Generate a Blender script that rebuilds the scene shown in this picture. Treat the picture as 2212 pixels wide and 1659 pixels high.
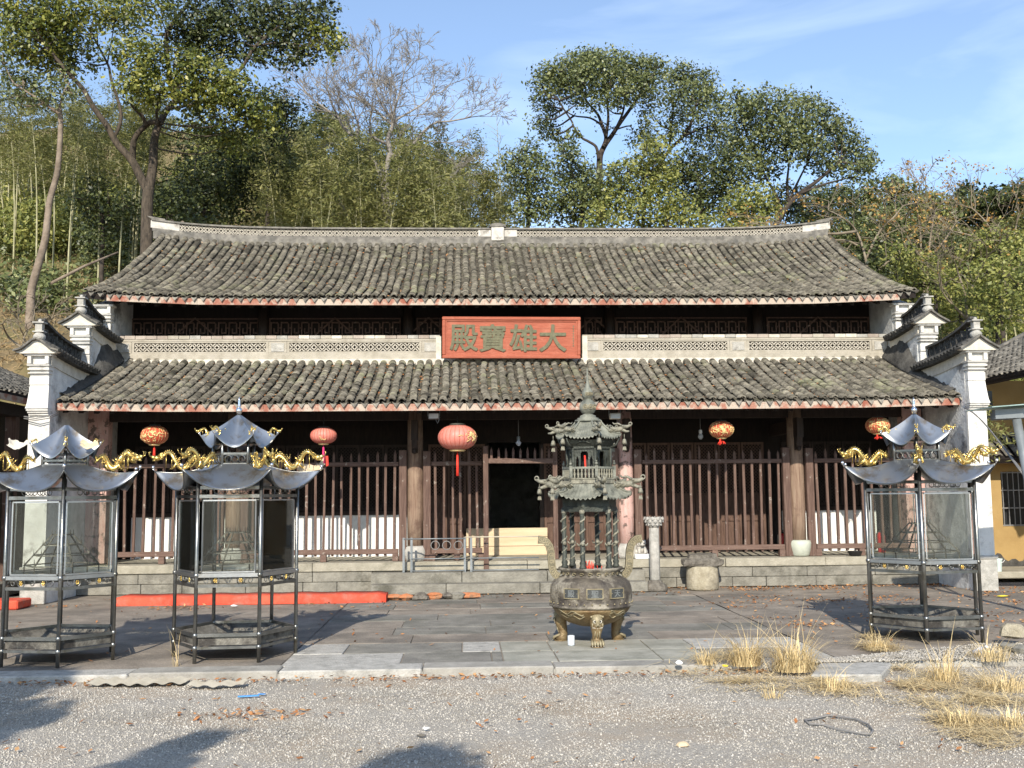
import bpy, math, random
import numpy as np
from mathutils import Vector, Matrix

for o in list(bpy.data.objects):
    bpy.data.objects.remove(o, do_unlink=True)
SC = bpy.context.scene
COL = SC.collection
rnd = random.Random(7)
R = math.radians

# ------------------------------------------------------------------ camera
CAM_H, FPX, YAW, PITCH, ROLL = 1.6, 2250.0, R(2.55), R(6.0), R(0.55)
F_ = Vector((math.sin(YAW)*math.cos(PITCH), math.cos(YAW)*math.cos(PITCH), math.sin(PITCH)))
R0 = Vector((math.cos(YAW), -math.sin(YAW), 0))
U0 = R0.cross(F_)
R_ = R0*math.cos(ROLL) - U0*math.sin(ROLL)
U_ = U0*math.cos(ROLL) + R0*math.sin(ROLL)
cam = bpy.data.cameras.new('camera')
cam.sensor_width = 36.0
cam.lens = 36.0*FPX/2212.0
cam.clip_start, cam.clip_end = 0.1, 2000
camo = bpy.data.objects.new('camera', cam)
COL.objects.link(camo)
m = Matrix((R_, U_, -F_)).transposed().to_4x4()
m.translation = (0, 0, CAM_H)
camo.matrix_world = m
SC.camera = camo

def ray(u, v):
    return F_*FPX + R_*(u-1106.0) + U_*(829.5-v)
def P(u, v, Y):
    """world point of the measured position (u, v) on the plane at depth Y"""
    d = ray(u, v)
    t = Y/d.y
    return Vector((d.x*t, Y, CAM_H+d.z*t))
def G(u, v, z=0.0):
    d = ray(u, v)
    t = (z-CAM_H)/d.z
    return Vector((d.x*t, d.y*t, z))
def PX(u, v, Y): return P(u, v, Y).x
def PZ(u, v, Y): return P(u, v, Y).z

# ------------------------------------------------------------------ light
SUN_EL, SUN_AZ = R(31.0), R(8.0)
W = bpy.data.worlds.new('World')
SC.world = W
W.use_nodes = True
nt = W.node_tree
nt.nodes.clear()
out = nt.nodes.new('ShaderNodeOutputWorld')
bg = nt.nodes.new('ShaderNodeBackground')
bg.inputs['Strength'].default_value = 0.15
sky = nt.nodes.new('ShaderNodeTexSky')
sky.sky_type = 'NISHITA'
sky.sun_disc = False
sky.sun_elevation = SUN_EL
sky.sun_rotation = math.pi + SUN_AZ
sky.altitude = 100
sky.air_density = 1.0
sky.dust_density = 0.3
sky.ozone_density = 2.5
tc = nt.nodes.new('ShaderNodeTexCoord')
mp = nt.nodes.new('ShaderNodeMapping')
mp.inputs['Scale'].default_value = (1.3, 1.3, 4.5)
mp.inputs['Rotation'].default_value = (0.2, 0.35, 0.4)
nz = nt.nodes.new('ShaderNodeTexNoise')
nz.inputs['Scale'].default_value = 2.6
nz.inputs['Detail'].default_value = 7
nz.inputs['Roughness'].default_value = 0.52
nz.inputs['Distortion'].default_value = 0.6
rp = nt.nodes.new('ShaderNodeValToRGB')
rp.color_ramp.elements[0].color = (0.05, 0.05, 0.05, 1)
rp.color_ramp.elements[0].position = 0.47
rp.color_ramp.elements[1].position = 0.80
rp.color_ramp.elements[1].color = (0.27, 0.27, 0.27, 1)
mx = nt.nodes.new('ShaderNodeMix')
mx.data_type = 'RGBA'
mx.inputs['B'].default_value = (8.4, 9.3, 10.6, 1)
L = nt.links.new
L(tc.outputs['Generated'], mp.inputs['Vector'])
L(mp.outputs[0], nz.inputs['Vector'])
L(nz.outputs['Fac'], rp.inputs['Fac'])
L(rp.outputs['Color'], mx.inputs['Factor'])
L(sky.outputs[0], mx.inputs['A'])
L(mx.outputs['Result'], bg.inputs['Color'])
L(bg.outputs[0], out.inputs['Surface'])

sl = bpy.data.lights.new('sun', 'SUN')
sl.energy = 4.4
sl.angle = R(0.5)
sl.color = (1.0, 0.92, 0.79)
so = bpy.data.objects.new('sun', sl)
COL.objects.link(so)
sdir = Vector((math.sin(SUN_AZ)*math.cos(SUN_EL), math.cos(SUN_AZ)*math.cos(SUN_EL), -math.sin(SUN_EL)))
so.rotation_euler = sdir.to_track_quat('-Z', 'Y').to_euler()
so.location = (0, -10, 30)

SC.render.engine = 'CYCLES'
SC.view_settings.view_transform = 'Standard'
SC.view_settings.look = 'None'
SC.view_settings.exposure = 0.52
SC.view_settings.gamma = 1
SC.view_settings.use_curve_mapping = False

# ------------------------------------------------------------------ materials
MATS = {}
def mat(name, c1, c2=None, rough=0.85, scale=6.0, bump=0.0, bscale=None, metal=0.0, c3=None, s3=1.2, t3=(0.5, 0.7),
        attr=False, spec=0.4, stretch=None, detail=6, trans=0.0, contrast=(0.35, 0.65), attr_amt=0.6):
    """procedural material: two colours by noise, a third by large patches, per-face 'tint' variation"""
    m = bpy.data.materials.new(name)
    m.use_nodes = True
    n = m.node_tree
    N, LK = n.nodes.new, n.links.new
    b = n.nodes['Principled BSDF']
    b.inputs['Roughness'].default_value = rough
    b.inputs['Metallic'].default_value = metal
    b.inputs['Specular IOR Level'].default_value = spec
    t = N('ShaderNodeTexCoord')
    vec = t.outputs['Object']
    if stretch:
        mpn = N('ShaderNodeMapping')
        mpn.inputs['Scale'].default_value = stretch
        LK(vec, mpn.inputs['Vector'])
        vec = mpn.outputs[0]
    a = N('ShaderNodeTexNoise')
    a.inputs['Scale'].default_value = scale
    a.inputs['Detail'].default_value = detail
    a.inputs['Roughness'].default_value = 0.62
    LK(vec, a.inputs['Vector'])
    r = N('ShaderNodeValToRGB')
    e = r.color_ramp.elements
    e[0].position, e[1].position = contrast
    e[0].color = (*c1, 1)
    e[1].color = (*(c2 or c1), 1)
    LK(a.outputs['Fac'], r.inputs['Fac'])
    col = r.outputs['Color']
    if c3:
        a3 = N('ShaderNodeTexNoise')
        a3.inputs['Scale'].default_value = s3
        a3.inputs['Detail'].default_value = 8
        a3.inputs['Roughness'].default_value = 0.68
        LK(t.outputs['Object'], a3.inputs['Vector'])
        r3 = N('ShaderNodeMapRange')
        r3.inputs['From Min'].default_value, r3.inputs['From Max'].default_value = t3
        LK(a3.outputs['Fac'], r3.inputs['Value'])
        x = N('ShaderNodeMix')
        x.data_type = 'RGBA'
        LK(r3.outputs[0], x.inputs['Factor'])
        LK(col, x.inputs['A'])
        x.inputs['B'].default_value = (*c3, 1)
        col = x.outputs['Result']
    if attr:
        at = N('ShaderNodeAttribute')
        at.attribute_name = 'tint'
        mr = N('ShaderNodeMapRange')
        mr.inputs['To Min'].default_value, mr.inputs['To Max'].default_value = 1-attr_amt, 1+attr_amt
        LK(at.outputs['Fac'], mr.inputs['Value'])
        x = N('ShaderNodeMix')
        x.data_type = 'RGBA'
        x.blend_type = 'MULTIPLY'
        x.inputs['Factor'].default_value = 1
        LK(col, x.inputs['A'])
        LK(mr.outputs[0], x.inputs['B'])
        col = x.outputs['Result']
    LK(col, b.inputs['Base Color'])
    if bump:
        bn = N('ShaderNodeTexNoise')
        bn.inputs['Scale'].default_value = bscale or scale*4
        bn.inputs['Detail'].default_value = 5
        LK(vec, bn.inputs['Vector'])
        bu = N('ShaderNodeBump')
        bu.inputs['Strength'].default_value = bump
        bu.inputs['Distance'].default_value = 0.02
        LK(bn.outputs['Fac'], bu.inputs['Height'])
        LK(bu.outputs[0], b.inputs['Normal'])
    if trans:
        tr = N('ShaderNodeBsdfTranslucent')
        LK(col, tr.inputs['Color'])
        ms = N('ShaderNodeMixShader')
        ms.inputs[0].default_value = trans
        LK(b.outputs[0], ms.inputs[1])
        LK(tr.outputs[0], ms.inputs[2])
        LK(ms.outputs[0], n.nodes['Material Output'].inputs['Surface'])
    MATS[name] = m
    return m

def leafmat(name, dark, mid, light, rough=0.45, trans=0.25, spec=0.5):
    m = bpy.data.materials.new(name)
    m.use_nodes = True
    n = m.node_tree
    N, LK = n.nodes.new, n.links.new
    b = n.nodes['Principled BSDF']
    b.inputs['Roughness'].default_value = rough
    b.inputs['Specular IOR Level'].default_value = spec
    at = N('ShaderNodeAttribute')
    at.attribute_name = 'tint'
    r = N('ShaderNodeValToRGB')
    e = r.color_ramp.elements
    e[0].color, e[1].color = (*dark, 1), (*light, 1)
    k = e.new(0.5)
    k.color = (*mid, 1)
    LK(at.outputs['Fac'], r.inputs['Fac'])
    LK(r.outputs['Color'], b.inputs['Base Color'])
    tr = N('ShaderNodeBsdfTranslucent')
    LK(r.outputs['Color'], tr.inputs['Color'])
    ms = N('ShaderNodeMixShader')
    ms.inputs[0].default_value = trans
    LK(b.outputs[0], ms.inputs[1])
    LK(tr.outputs[0], ms.inputs[2])
    LK(ms.outputs[0], n.nodes['Material Output'].inputs['Surface'])
    MATS[name] = m
    return m

M = MATS
mat('tile', (0.085, 0.078, 0.064), (0.215, 0.194, 0.152), 0.95, 11, 1.0, 55, c3=(0.19, 0.19, 0.115), s3=1.9, t3=(0.54, 0.70), attr=True, attr_amt=0.6, spec=0.2)
mat('tile_far', (0.13, 0.12, 0.105), (0.27, 0.25, 0.21), 0.9, 9, 0.6, 60, attr=True, attr_amt=0.5, spec=0.2)
mat('drip', (0.13, 0.12, 0.105), (0.25, 0.23, 0.19), 0.92, 14, 0.8, 70, attr=True, attr_amt=0.4, spec=0.2)
mat('ridge', (0.11, 0.103, 0.090), (0.27, 0.25, 0.215), 0.92, 7, 0.7, 50, c3=(0.10, 0.095, 0.085), s3=2.5, t3=(0.5, 0.66))
mat('coping_dark', (0.030, 0.029, 0.027), (0.105, 0.10, 0.09), 0.95, 12, 0.9, 50)
mat('ridge_white', (0.40, 0.375, 0.33), (0.58, 0.55, 0.50), 0.9, 6, 0.4, 40, c3=(0.25, 0.23, 0.20), s3=5, t3=(0.52, 0.62))
mat('fascia', (0.27, 0.088, 0.056), (0.38, 0.205, 0.15), 0.85, 3.2, 0.5, 60, c3=(0.44, 0.37, 0.30), s3=3.4, t3=(0.45, 0.54), contrast=(0.38, 0.62))
mat('darkwood', (0.020, 0.013, 0.010), (0.042, 0.027, 0.020), 0.7, 5, 0.5, 30, stretch=(6, 6, 0.7))
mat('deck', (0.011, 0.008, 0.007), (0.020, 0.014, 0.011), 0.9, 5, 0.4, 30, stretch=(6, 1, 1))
mat('fencewood', (0.085, 0.048, 0.036), (0.165, 0.104, 0.080), 0.75, 4, 0.5, 30, c3=(0.34, 0.29, 0.245), s3=9, t3=(0.60, 0.70), stretch=(9, 9, 0.8))
mat('rail', (0.105, 0.061, 0.046), (0.18, 0.115, 0.089), 0.7, 4, 0.4, 30, c3=(0.40, 0.35, 0.30), s3=8, t3=(0.60, 0.72), stretch=(0.8, 9, 9))
mat('column', (0.20, 0.125, 0.085), (0.34, 0.245, 0.175), 0.8, 4, 0.7, 30, c3=(0.17, 0.105, 0.075), s3=3, t3=(0.52, 0.64), stretch=(8, 8, 0.6))
mat('pinkcolumn', (0.52, 0.30, 0.255), (0.60, 0.42, 0.37), 0.8, 5, 0.5, 30, c3=(0.17, 0.12, 0.10), s3=7, t3=(0.55, 0.60), stretch=(5, 5, 1))
mat('doorwood', (0.070, 0.038, 0.026), (0.135, 0.080, 0.058), 0.75, 4, 0.4, 30, stretch=(7, 7, 0.8), c3=(0.10, 0.06, 0.045), s3=2, t3=(0.55, 0.7))
mat('plaster', (0.55, 0.535, 0.50), (0.70, 0.685, 0.645), 0.9, 3, 0.4, 30, c3=(0.24, 0.225, 0.20), s3=4.2, t3=(0.55, 0.72))
mat('plaster_worn', (0.50, 0.50, 0.49), (0.74, 0.74, 0.72), 0.92, 4, 0.8, 25, c3=(0.16, 0.155, 0.15), s3=1.5, t3=(0.54, 0.66))
mat('soot', (0.035, 0.033, 0.030), (0.10, 0.095, 0.085), 0.95, 5, 0.9, 30)
mat('corbel', (0.47, 0.43, 0.36), (0.64, 0.60, 0.52), 0.9, 7, 0.4, 40, c3=(0.34, 0.30, 0.25), s3=5, t3=(0.58, 0.70))
mat('cream', (0.31, 0.28, 0.225), (0.42, 0.385, 0.32), 0.88, 6, 0.4, 40, c3=(0.33, 0.30, 0.26), s3=3, t3=(0.55, 0.75))
mat('palebrick', (0.30, 0.25, 0.21), (0.46, 0.40, 0.345), 0.9, 2.5, 0.5, 60)
mat('lattice', (0.38, 0.345, 0.285), (0.50, 0.46, 0.39), 0.9, 10, 0.3, 60)
mat('greytile', (0.07, 0.066, 0.058), (0.20, 0.185, 0.16), 0.9, 10, 0.4, 60)
mat('plaque_red', (0.32, 0.080, 0.042), (0.40, 0.112, 0.062), 0.62, 3, 0.4, 20, stretch=(1, 6, 9), c3=(0.44, 0.155, 0.095), s3=2.5, t3=(0.55, 0.75))
mat('char', (0.115, 0.112, 0.068), (0.175, 0.165, 0.10), 0.8, 16, 0.5, 60)
mat('white_board', (0.74, 0.74, 0.72), (0.82, 0.82, 0.80), 0.8, 2, 0.1)
mat('beige', (0.52, 0.40, 0.255), (0.62, 0.49, 0.33), 0.75, 2, 0.2, 20, stretch=(0.5, 4, 6))
mat('stone', (0.165, 0.155, 0.13), (0.265, 0.25, 0.21), 0.92, 5, 0.8, 30, c3=(0.10, 0.095, 0.075), s3=1.8, t3=(0.53, 0.68))
mat('stone_pale', (0.27, 0.25, 0.195), (0.38, 0.35, 0.28), 0.9, 6, 0.6, 40, c3=(0.17, 0.16, 0.12), s3=2.5, t3=(0.55, 0.72))
mat('stone_drum', (0.27, 0.235, 0.165), (0.42, 0.375, 0.28), 0.92, 9, 0.8, 40, c3=(0.20, 0.175, 0.13), s3=3, t3=(0.5, 0.68))
mat('stone_rough', (0.085, 0.075, 0.062), (0.20, 0.18, 0.15), 0.95, 14, 1.0, 40)
mat('stone_grey', (0.30, 0.29, 0.26), (0.46, 0.44, 0.40), 0.92, 9, 0.6, 50, c3=(0.20, 0.19, 0.17), s3=4, t3=(0.55, 0.7))
mat('jade', (0.40, 0.42, 0.35), (0.50, 0.52, 0.44), 0.45, 4, 0.1, c3=(0.34, 0.36, 0.30), s3=5, t3=(0.5, 0.7))
mat('paving', (0.185, 0.158, 0.128), (0.30, 0.258, 0.21), 0.92, 2.6, 0.7, 30, c3=(0.135, 0.12, 0.102), s3=0.8, t3=(0.47, 0.66))
mat('slab', (0.165, 0.155, 0.135), (0.255, 0.24, 0.205), 0.9, 3, 0.6, 30, c3=(0.125, 0.122, 0.10), s3=1.0, t3=(0.48, 0.66))
mat('slab_pale', (0.26, 0.255, 0.21), (0.37, 0.355, 0.30), 0.9, 3, 0.4, 30, c3=(0.19, 0.185, 0.15), s3=2, t3=(0.5, 0.7))
mat('kerb', (0.25, 0.235, 0.205), (0.37, 0.35, 0.31), 0.9, 4, 0.5, 30, c3=(0.18, 0.17, 0.15), s3=1.5, t3=(0.5, 0.7))
mat('gravel_ground', (0.28, 0.25, 0.21), (0.48, 0.44, 0.375), 0.95, 60, 1.0, 80, c3=(0.40, 0.33, 0.25), s3=0.7, t3=(0.47, 0.60))
mat('pebble', (0.335, 0.312, 0.272), (0.43, 0.402, 0.355), 0.9, 5, 0.3, 60, attr=True, attr_amt=0.46)
mat('hill', (0.11, 0.085, 0.04), (0.23, 0.165, 0.085), 0.98, 1.6, 1.0, 8, c3=(0.105, 0.115, 0.035), s3=0.22, t3=(0.46, 0.62))
mat('earth', (0.16, 0.14, 0.11), (0.25, 0.22, 0.18), 0.95, 3, 0.6, 20)
mat('bronze', (0.050, 0.042, 0.036), (0.135, 0.115, 0.088), 0.62, 9, 0.6, 40, metal=0.15, c3=(0.30, 0.27, 0.215), s3=4.2, t3=(0.49, 0.60))
mat('brass', (0.15, 0.095, 0.040), (0.27, 0.20, 0.105), 0.5, 6, 0.4, 40, metal=0.3, c3=(0.10, 0.065, 0.032), s3=5, t3=(0.5, 0.68))
mat('brass_pale', (0.19, 0.155, 0.09), (0.32, 0.275, 0.175), 0.55, 8, 0.3, 60, metal=0.25)
mat('verdigris', (0.14, 0.145, 0.12), (0.26, 0.262, 0.215), 0.65, 9, 0.5, 50, metal=0.2, c3=(0.075, 0.08, 0.066), s3=6, t3=(0.52, 0.68))
mat('darkbronze', (0.032, 0.036, 0.030), (0.075, 0.082, 0.068), 0.55, 9, 0.5, 60, metal=0.3)
mat('patina_pale', (0.20, 0.19, 0.145), (0.31, 0.295, 0.23), 0.65, 14, 0.5, 60, metal=0.2, c3=(0.13, 0.125, 0.10), s3=12, t3=(0.5, 0.62))
mat('slate', (0.035, 0.038, 0.038), (0.065, 0.068, 0.066), 0.55, 6, 0.2, 40)
mat('slate_char', (0.13, 0.14, 0.14), (0.18, 0.19, 0.185), 0.6, 6)
mat('steel', (0.42, 0.43, 0.44), (0.56, 0.57, 0.58), 0.30, 2.2, 0.06, 30, metal=0.92, c3=(0.36, 0.33, 0.29), s3=3, t3=(0.55, 0.75))
mat('steel_sheet', (0.29, 0.31, 0.33), (0.39, 0.41, 0.43), 0.34, 1.5, 0.12, 5, metal=0.9, c3=(0.25, 0.21, 0.16), s3=4.5, t3=(0.50, 0.64))
mat('steel_dark', (0.17, 0.175, 0.17), (0.30, 0.30, 0.29), 0.32, 3, 0.08, 30, metal=0.9, c3=(0.13, 0.12, 0.09), s3=4, t3=(0.5, 0.7))
mat('tray', (0.11, 0.10, 0.085), (0.26, 0.245, 0.21), 0.6, 5, 0.4, 30, metal=0.35, c3=(0.05, 0.045, 0.04), s3=3, t3=(0.48, 0.62))
mat('gold', (0.58, 0.38, 0.10), (0.80, 0.60, 0.22), 0.26, 12, 0.1, 60, metal=0.9)
mat('silver', (0.75, 0.75, 0.76), None, 0.12, 3, metal=1.0)
mat('lantern_red', (0.52, 0.075, 0.04), (0.60, 0.115, 0.06), 0.5, 8, trans=0.12)
mat('lantern_pink', (0.66, 0.225, 0.175), (0.72, 0.29, 0.23), 0.5, 6, trans=0.15)
mat('lantern_gold', (0.75, 0.55, 0.22), (0.85, 0.68, 0.35), 0.4, 20, metal=0.4)
mat('lantern_shaded', (0.16, 0.03, 0.025), (0.22, 0.045, 0.035), 0.7, 6)  # darker copy of the lantern red, with shade put into the colour
mat('handle_bronze', (0.10, 0.088, 0.055), (0.19, 0.168, 0.11), 0.6, 8, 0.4, 60, metal=0.2)
mat('tassel', (0.68, 0.03, 0.02), (0.75, 0.06, 0.03), 0.7, 10)
mat('magenta', (0.62, 0.03, 0.14), (0.7, 0.06, 0.2), 0.7, 10)
mat('black', (0.018, 0.017, 0.016), (0.03, 0.028, 0.026), 0.6, 10)
mat('red_curb', (0.52, 0.060, 0.030), (0.62, 0.105, 0.055), 0.85, 3, 0.5, 25, c3=(0.36, 0.13, 0.09), s3=4, t3=(0.50, 0.66))
mat('brick', (0.42, 0.145, 0.06), (0.55, 0.24, 0.11), 0.9, 8, 0.6, 50, c3=(0.20, 0.13, 0.085), s3=4, t3=(0.5, 0.65))
mat('red_paint', (0.55, 0.02, 0.018), (0.62, 0.035, 0.03), 0.35, 6)
mat('pinkpost', (0.62, 0.13, 0.12), (0.7, 0.2, 0.18), 0.7, 6)
mat('bucket', (0.62, 0.74, 0.70), (0.66, 0.78, 0.74), 0.5, 3)
mat('greycup', (0.47, 0.50, 0.53), (0.56, 0.59, 0.62), 0.5, 8)
mat('white', (0.80, 0.80, 0.79), (0.82, 0.82, 0.82), 0.7, 3)
mat('yellow', (0.75, 0.60, 0.05), (0.8, 0.66, 0.08), 0.6, 5)
mat('blue', (0.05, 0.25, 0.62), (0.09, 0.32, 0.70), 0.5, 5)
mat('yellow_wall', (0.30, 0.195, 0.075), (0.37, 0.25, 0.10), 0.9, 2.0, 0.2, 30, c3=(0.36, 0.22, 0.08), s3=1.5, t3=(0.5, 0.7))
mat('glazing', (0.02, 0.022, 0.024), (0.03, 0.032, 0.035), 0.15, 2)
mat('ironbar', (0.20, 0.19, 0.18), (0.28, 0.27, 0.26), 0.5, 8, metal=0.4)
mat('greensheet', (0.30, 0.42, 0.38), (0.40, 0.52, 0.48), 0.4, 4, trans=0.2)
mat('postgrey', (0.17, 0.19, 0.20), (0.25, 0.27, 0.28), 0.45, 4, metal=0.3)
mat('corrugated', (0.42, 0.37, 0.28), (0.52, 0.47, 0.37), 0.85, 5, 0.2, 30)
mat('cable', (0.16, 0.155, 0.15), (0.22, 0.21, 0.20), 0.6, 8)
mat('bark', (0.036, 0.029, 0.022), (0.105, 0.082, 0.060), 0.95, 5, 1.0, 18, stretch=(3, 3, 0.8))
mat('bark_pale', (0.15, 0.115, 0.085), (0.27, 0.215, 0.165), 0.95, 4, 0.7, 18)
mat('bark_dark', (0.028, 0.022, 0.018), (0.075, 0.06, 0.048), 0.95, 5, 0.8, 18)
mat('twig', (0.19, 0.17, 0.15), (0.31, 0.285, 0.25), 0.9, 4)
mat('twig_tan', (0.155, 0.125, 0.085), (0.25, 0.205, 0.145), 0.9, 4)
mat('culm', (0.24, 0.235, 0.12), (0.39, 0.365, 0.22), 0.6, 1.2, contrast=(0.4, 0.6))
mat('straw', (0.52, 0.39, 0.19), (0.68, 0.54, 0.30), 0.85, 6, attr=True, attr_amt=0.35)
mat('ribbon', (0.70, 0.05, 0.03), (0.75, 0.08, 0.05), 0.8, 5)
mat('glass_bottle', (0.45, 0.5, 0.62), (0.6, 0.65, 0.75), 0.15, 8, spec=0.8)
leafmat('leaf_camphor', (0.0384, 0.0576, 0.0128), (0.1536, 0.1792, 0.0333), (0.3712, 0.3456, 0.0704), trans=0.28)
leafmat('leaf_olive', (0.0435, 0.0589, 0.0205), (0.1344, 0.16, 0.0538), (0.288, 0.3008, 0.1216), trans=0.22)
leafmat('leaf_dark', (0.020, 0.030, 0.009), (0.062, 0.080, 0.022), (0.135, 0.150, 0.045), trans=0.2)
leafmat('leaf_bamboo', (0.105, 0.120, 0.034), (0.22, 0.225, 0.070), (0.36, 0.335, 0.13), rough=0.6, trans=0.35)
leafmat('leaf_bush', (0.0768, 0.0998, 0.023), (0.2112, 0.2304, 0.0538), (0.4096, 0.384, 0.1088), rough=0.55, trans=0.3)
leafmat('leaf_autumn', (0.30, 0.15, 0.035), (0.46, 0.27, 0.07), (0.58, 0.38, 0.12), rough=0.6, trans=0.3)
leafmat('leaf_litter', (0.17, 0.065, 0.02), (0.40, 0.17, 0.06), (0.56, 0.33, 0.15), rough=0.8, trans=0.1)
leafmat('dry_grass', (0.20, 0.13, 0.055), (0.30, 0.21, 0.10), (0.40, 0.30, 0.16), rough=0.9, trans=0.2)

def glassmat():
    m = bpy.data.materials.new('glass')
    m.use_nodes = True
    n = m.node_tree
    n.nodes.clear()
    N, LK = n.nodes.new, n.links.new
    o = N('ShaderNodeOutputMaterial')
    t = N('ShaderNodeBsdfTransparent')
    t.inputs['Color'].default_value = (0.92, 0.94, 0.92, 1)
    d = N('ShaderNodeBsdfDiffuse')
    d.inputs['Color'].default_value = (0.20, 0.20, 0.17, 1)
    g = N('ShaderNodeBsdfGlossy')
    g.inputs['Roughness'].default_value = 0.02
    fr = N('ShaderNodeFresnel')
    fr.inputs['IOR'].default_value = 1.45
    tcn = N('ShaderNodeTexCoord')
    nn = N('ShaderNodeTexNoise')
    nn.inputs['Scale'].default_value = 3
    nn.inputs['Detail'].default_value = 5
    LK(tcn.outputs['Object'], nn.inputs['Vector'])
    mr = N('ShaderNodeMapRange')
    mr.inputs['To Min'].default_value, mr.inputs['To Max'].default_value = 0.01, 0.09
    LK(nn.outputs['Fac'], mr.inputs['Value'])
    m1, m2 = N('ShaderNodeMixShader'), N('ShaderNodeMixShader')
    LK(mr.outputs[0], m1.inputs[0])
    LK(t.outputs[0], m1.inputs[1])
    LK(d.outputs[0], m1.inputs[2])
    LK(fr.outputs[0], m2.inputs[0])
    LK(m1.outputs[0], m2.inputs[1])
    LK(g.outputs[0], m2.inputs[2])
    LK(m2.outputs[0], o.inputs['Surface'])
    M['glass'] = m
glassmat()

# ------------------------------------------------------------------ object helpers
def props(o, label=None, cat=None, group=None, kind=None):
    if label: o['label'] = label
    if cat: o['category'] = cat
    if group: o['group'] = group
    if kind: o['kind'] = kind
    return o
def thing(name, label, cat, loc=(0, 0, 0), rz=0.0, group=None):
    o = bpy.data.objects.new(name, None)
    o.empty_display_size = 0.2
    COL.objects.link(o)
    o.location = loc
    o.rotation_euler = (0, 0, rz)
    return props(o, label, cat, group)
def link(name, me, parent=None, loc=None):
    o = bpy.data.objects.new(name, me)
    COL.objects.link(o)
    if parent: o.parent = parent
    if loc is not None: o.location = loc
    return o
def kids(o): return [c for c in COL.objects if c.parent == o]
def copy_tree(o, parent=None, table=None):
    if table is None:
        table = {}
        for c in COL.objects:
            if c.parent: table.setdefault(c.parent.name, []).append(c)
    c = o.copy()
    COL.objects.link(c)
    if parent: c.parent = parent
    for k in table.get(o.name, []):
        copy_tree(k, c, table)
    return c
def arr_mesh(name, V, F, m, tint=None, smooth=False):
    """mesh from numpy arrays; F is (n,4) or (n,3)"""
    V = np.asarray(V, dtype=np.float32)
    F = np.asarray(F, dtype=np.int32)
    me = bpy.data.meshes.new(name)
    n, k = F.shape
    me.vertices.add(len(V))
    me.vertices.foreach_set('co', V.ravel())
    me.loops.add(n*k)
    me.loops.foreach_set('vertex_index', F.ravel())
    me.polygons.add(n)
    me.polygons.foreach_set('loop_start', np.arange(0, n*k, k, dtype=np.int32))
    me.polygons.foreach_set('loop_total', np.full(n, k, dtype=np.int32))
    if smooth: me.polygons.foreach_set('use_smooth', np.ones(n, dtype=bool))
    me.materials.append(m)
    if tint is not None:
        a = me.attributes.new('tint', 'FLOAT', 'FACE')
        a.data.foreach_set('value', np.asarray(tint, dtype=np.float32))
    me.update()
    return me

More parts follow.
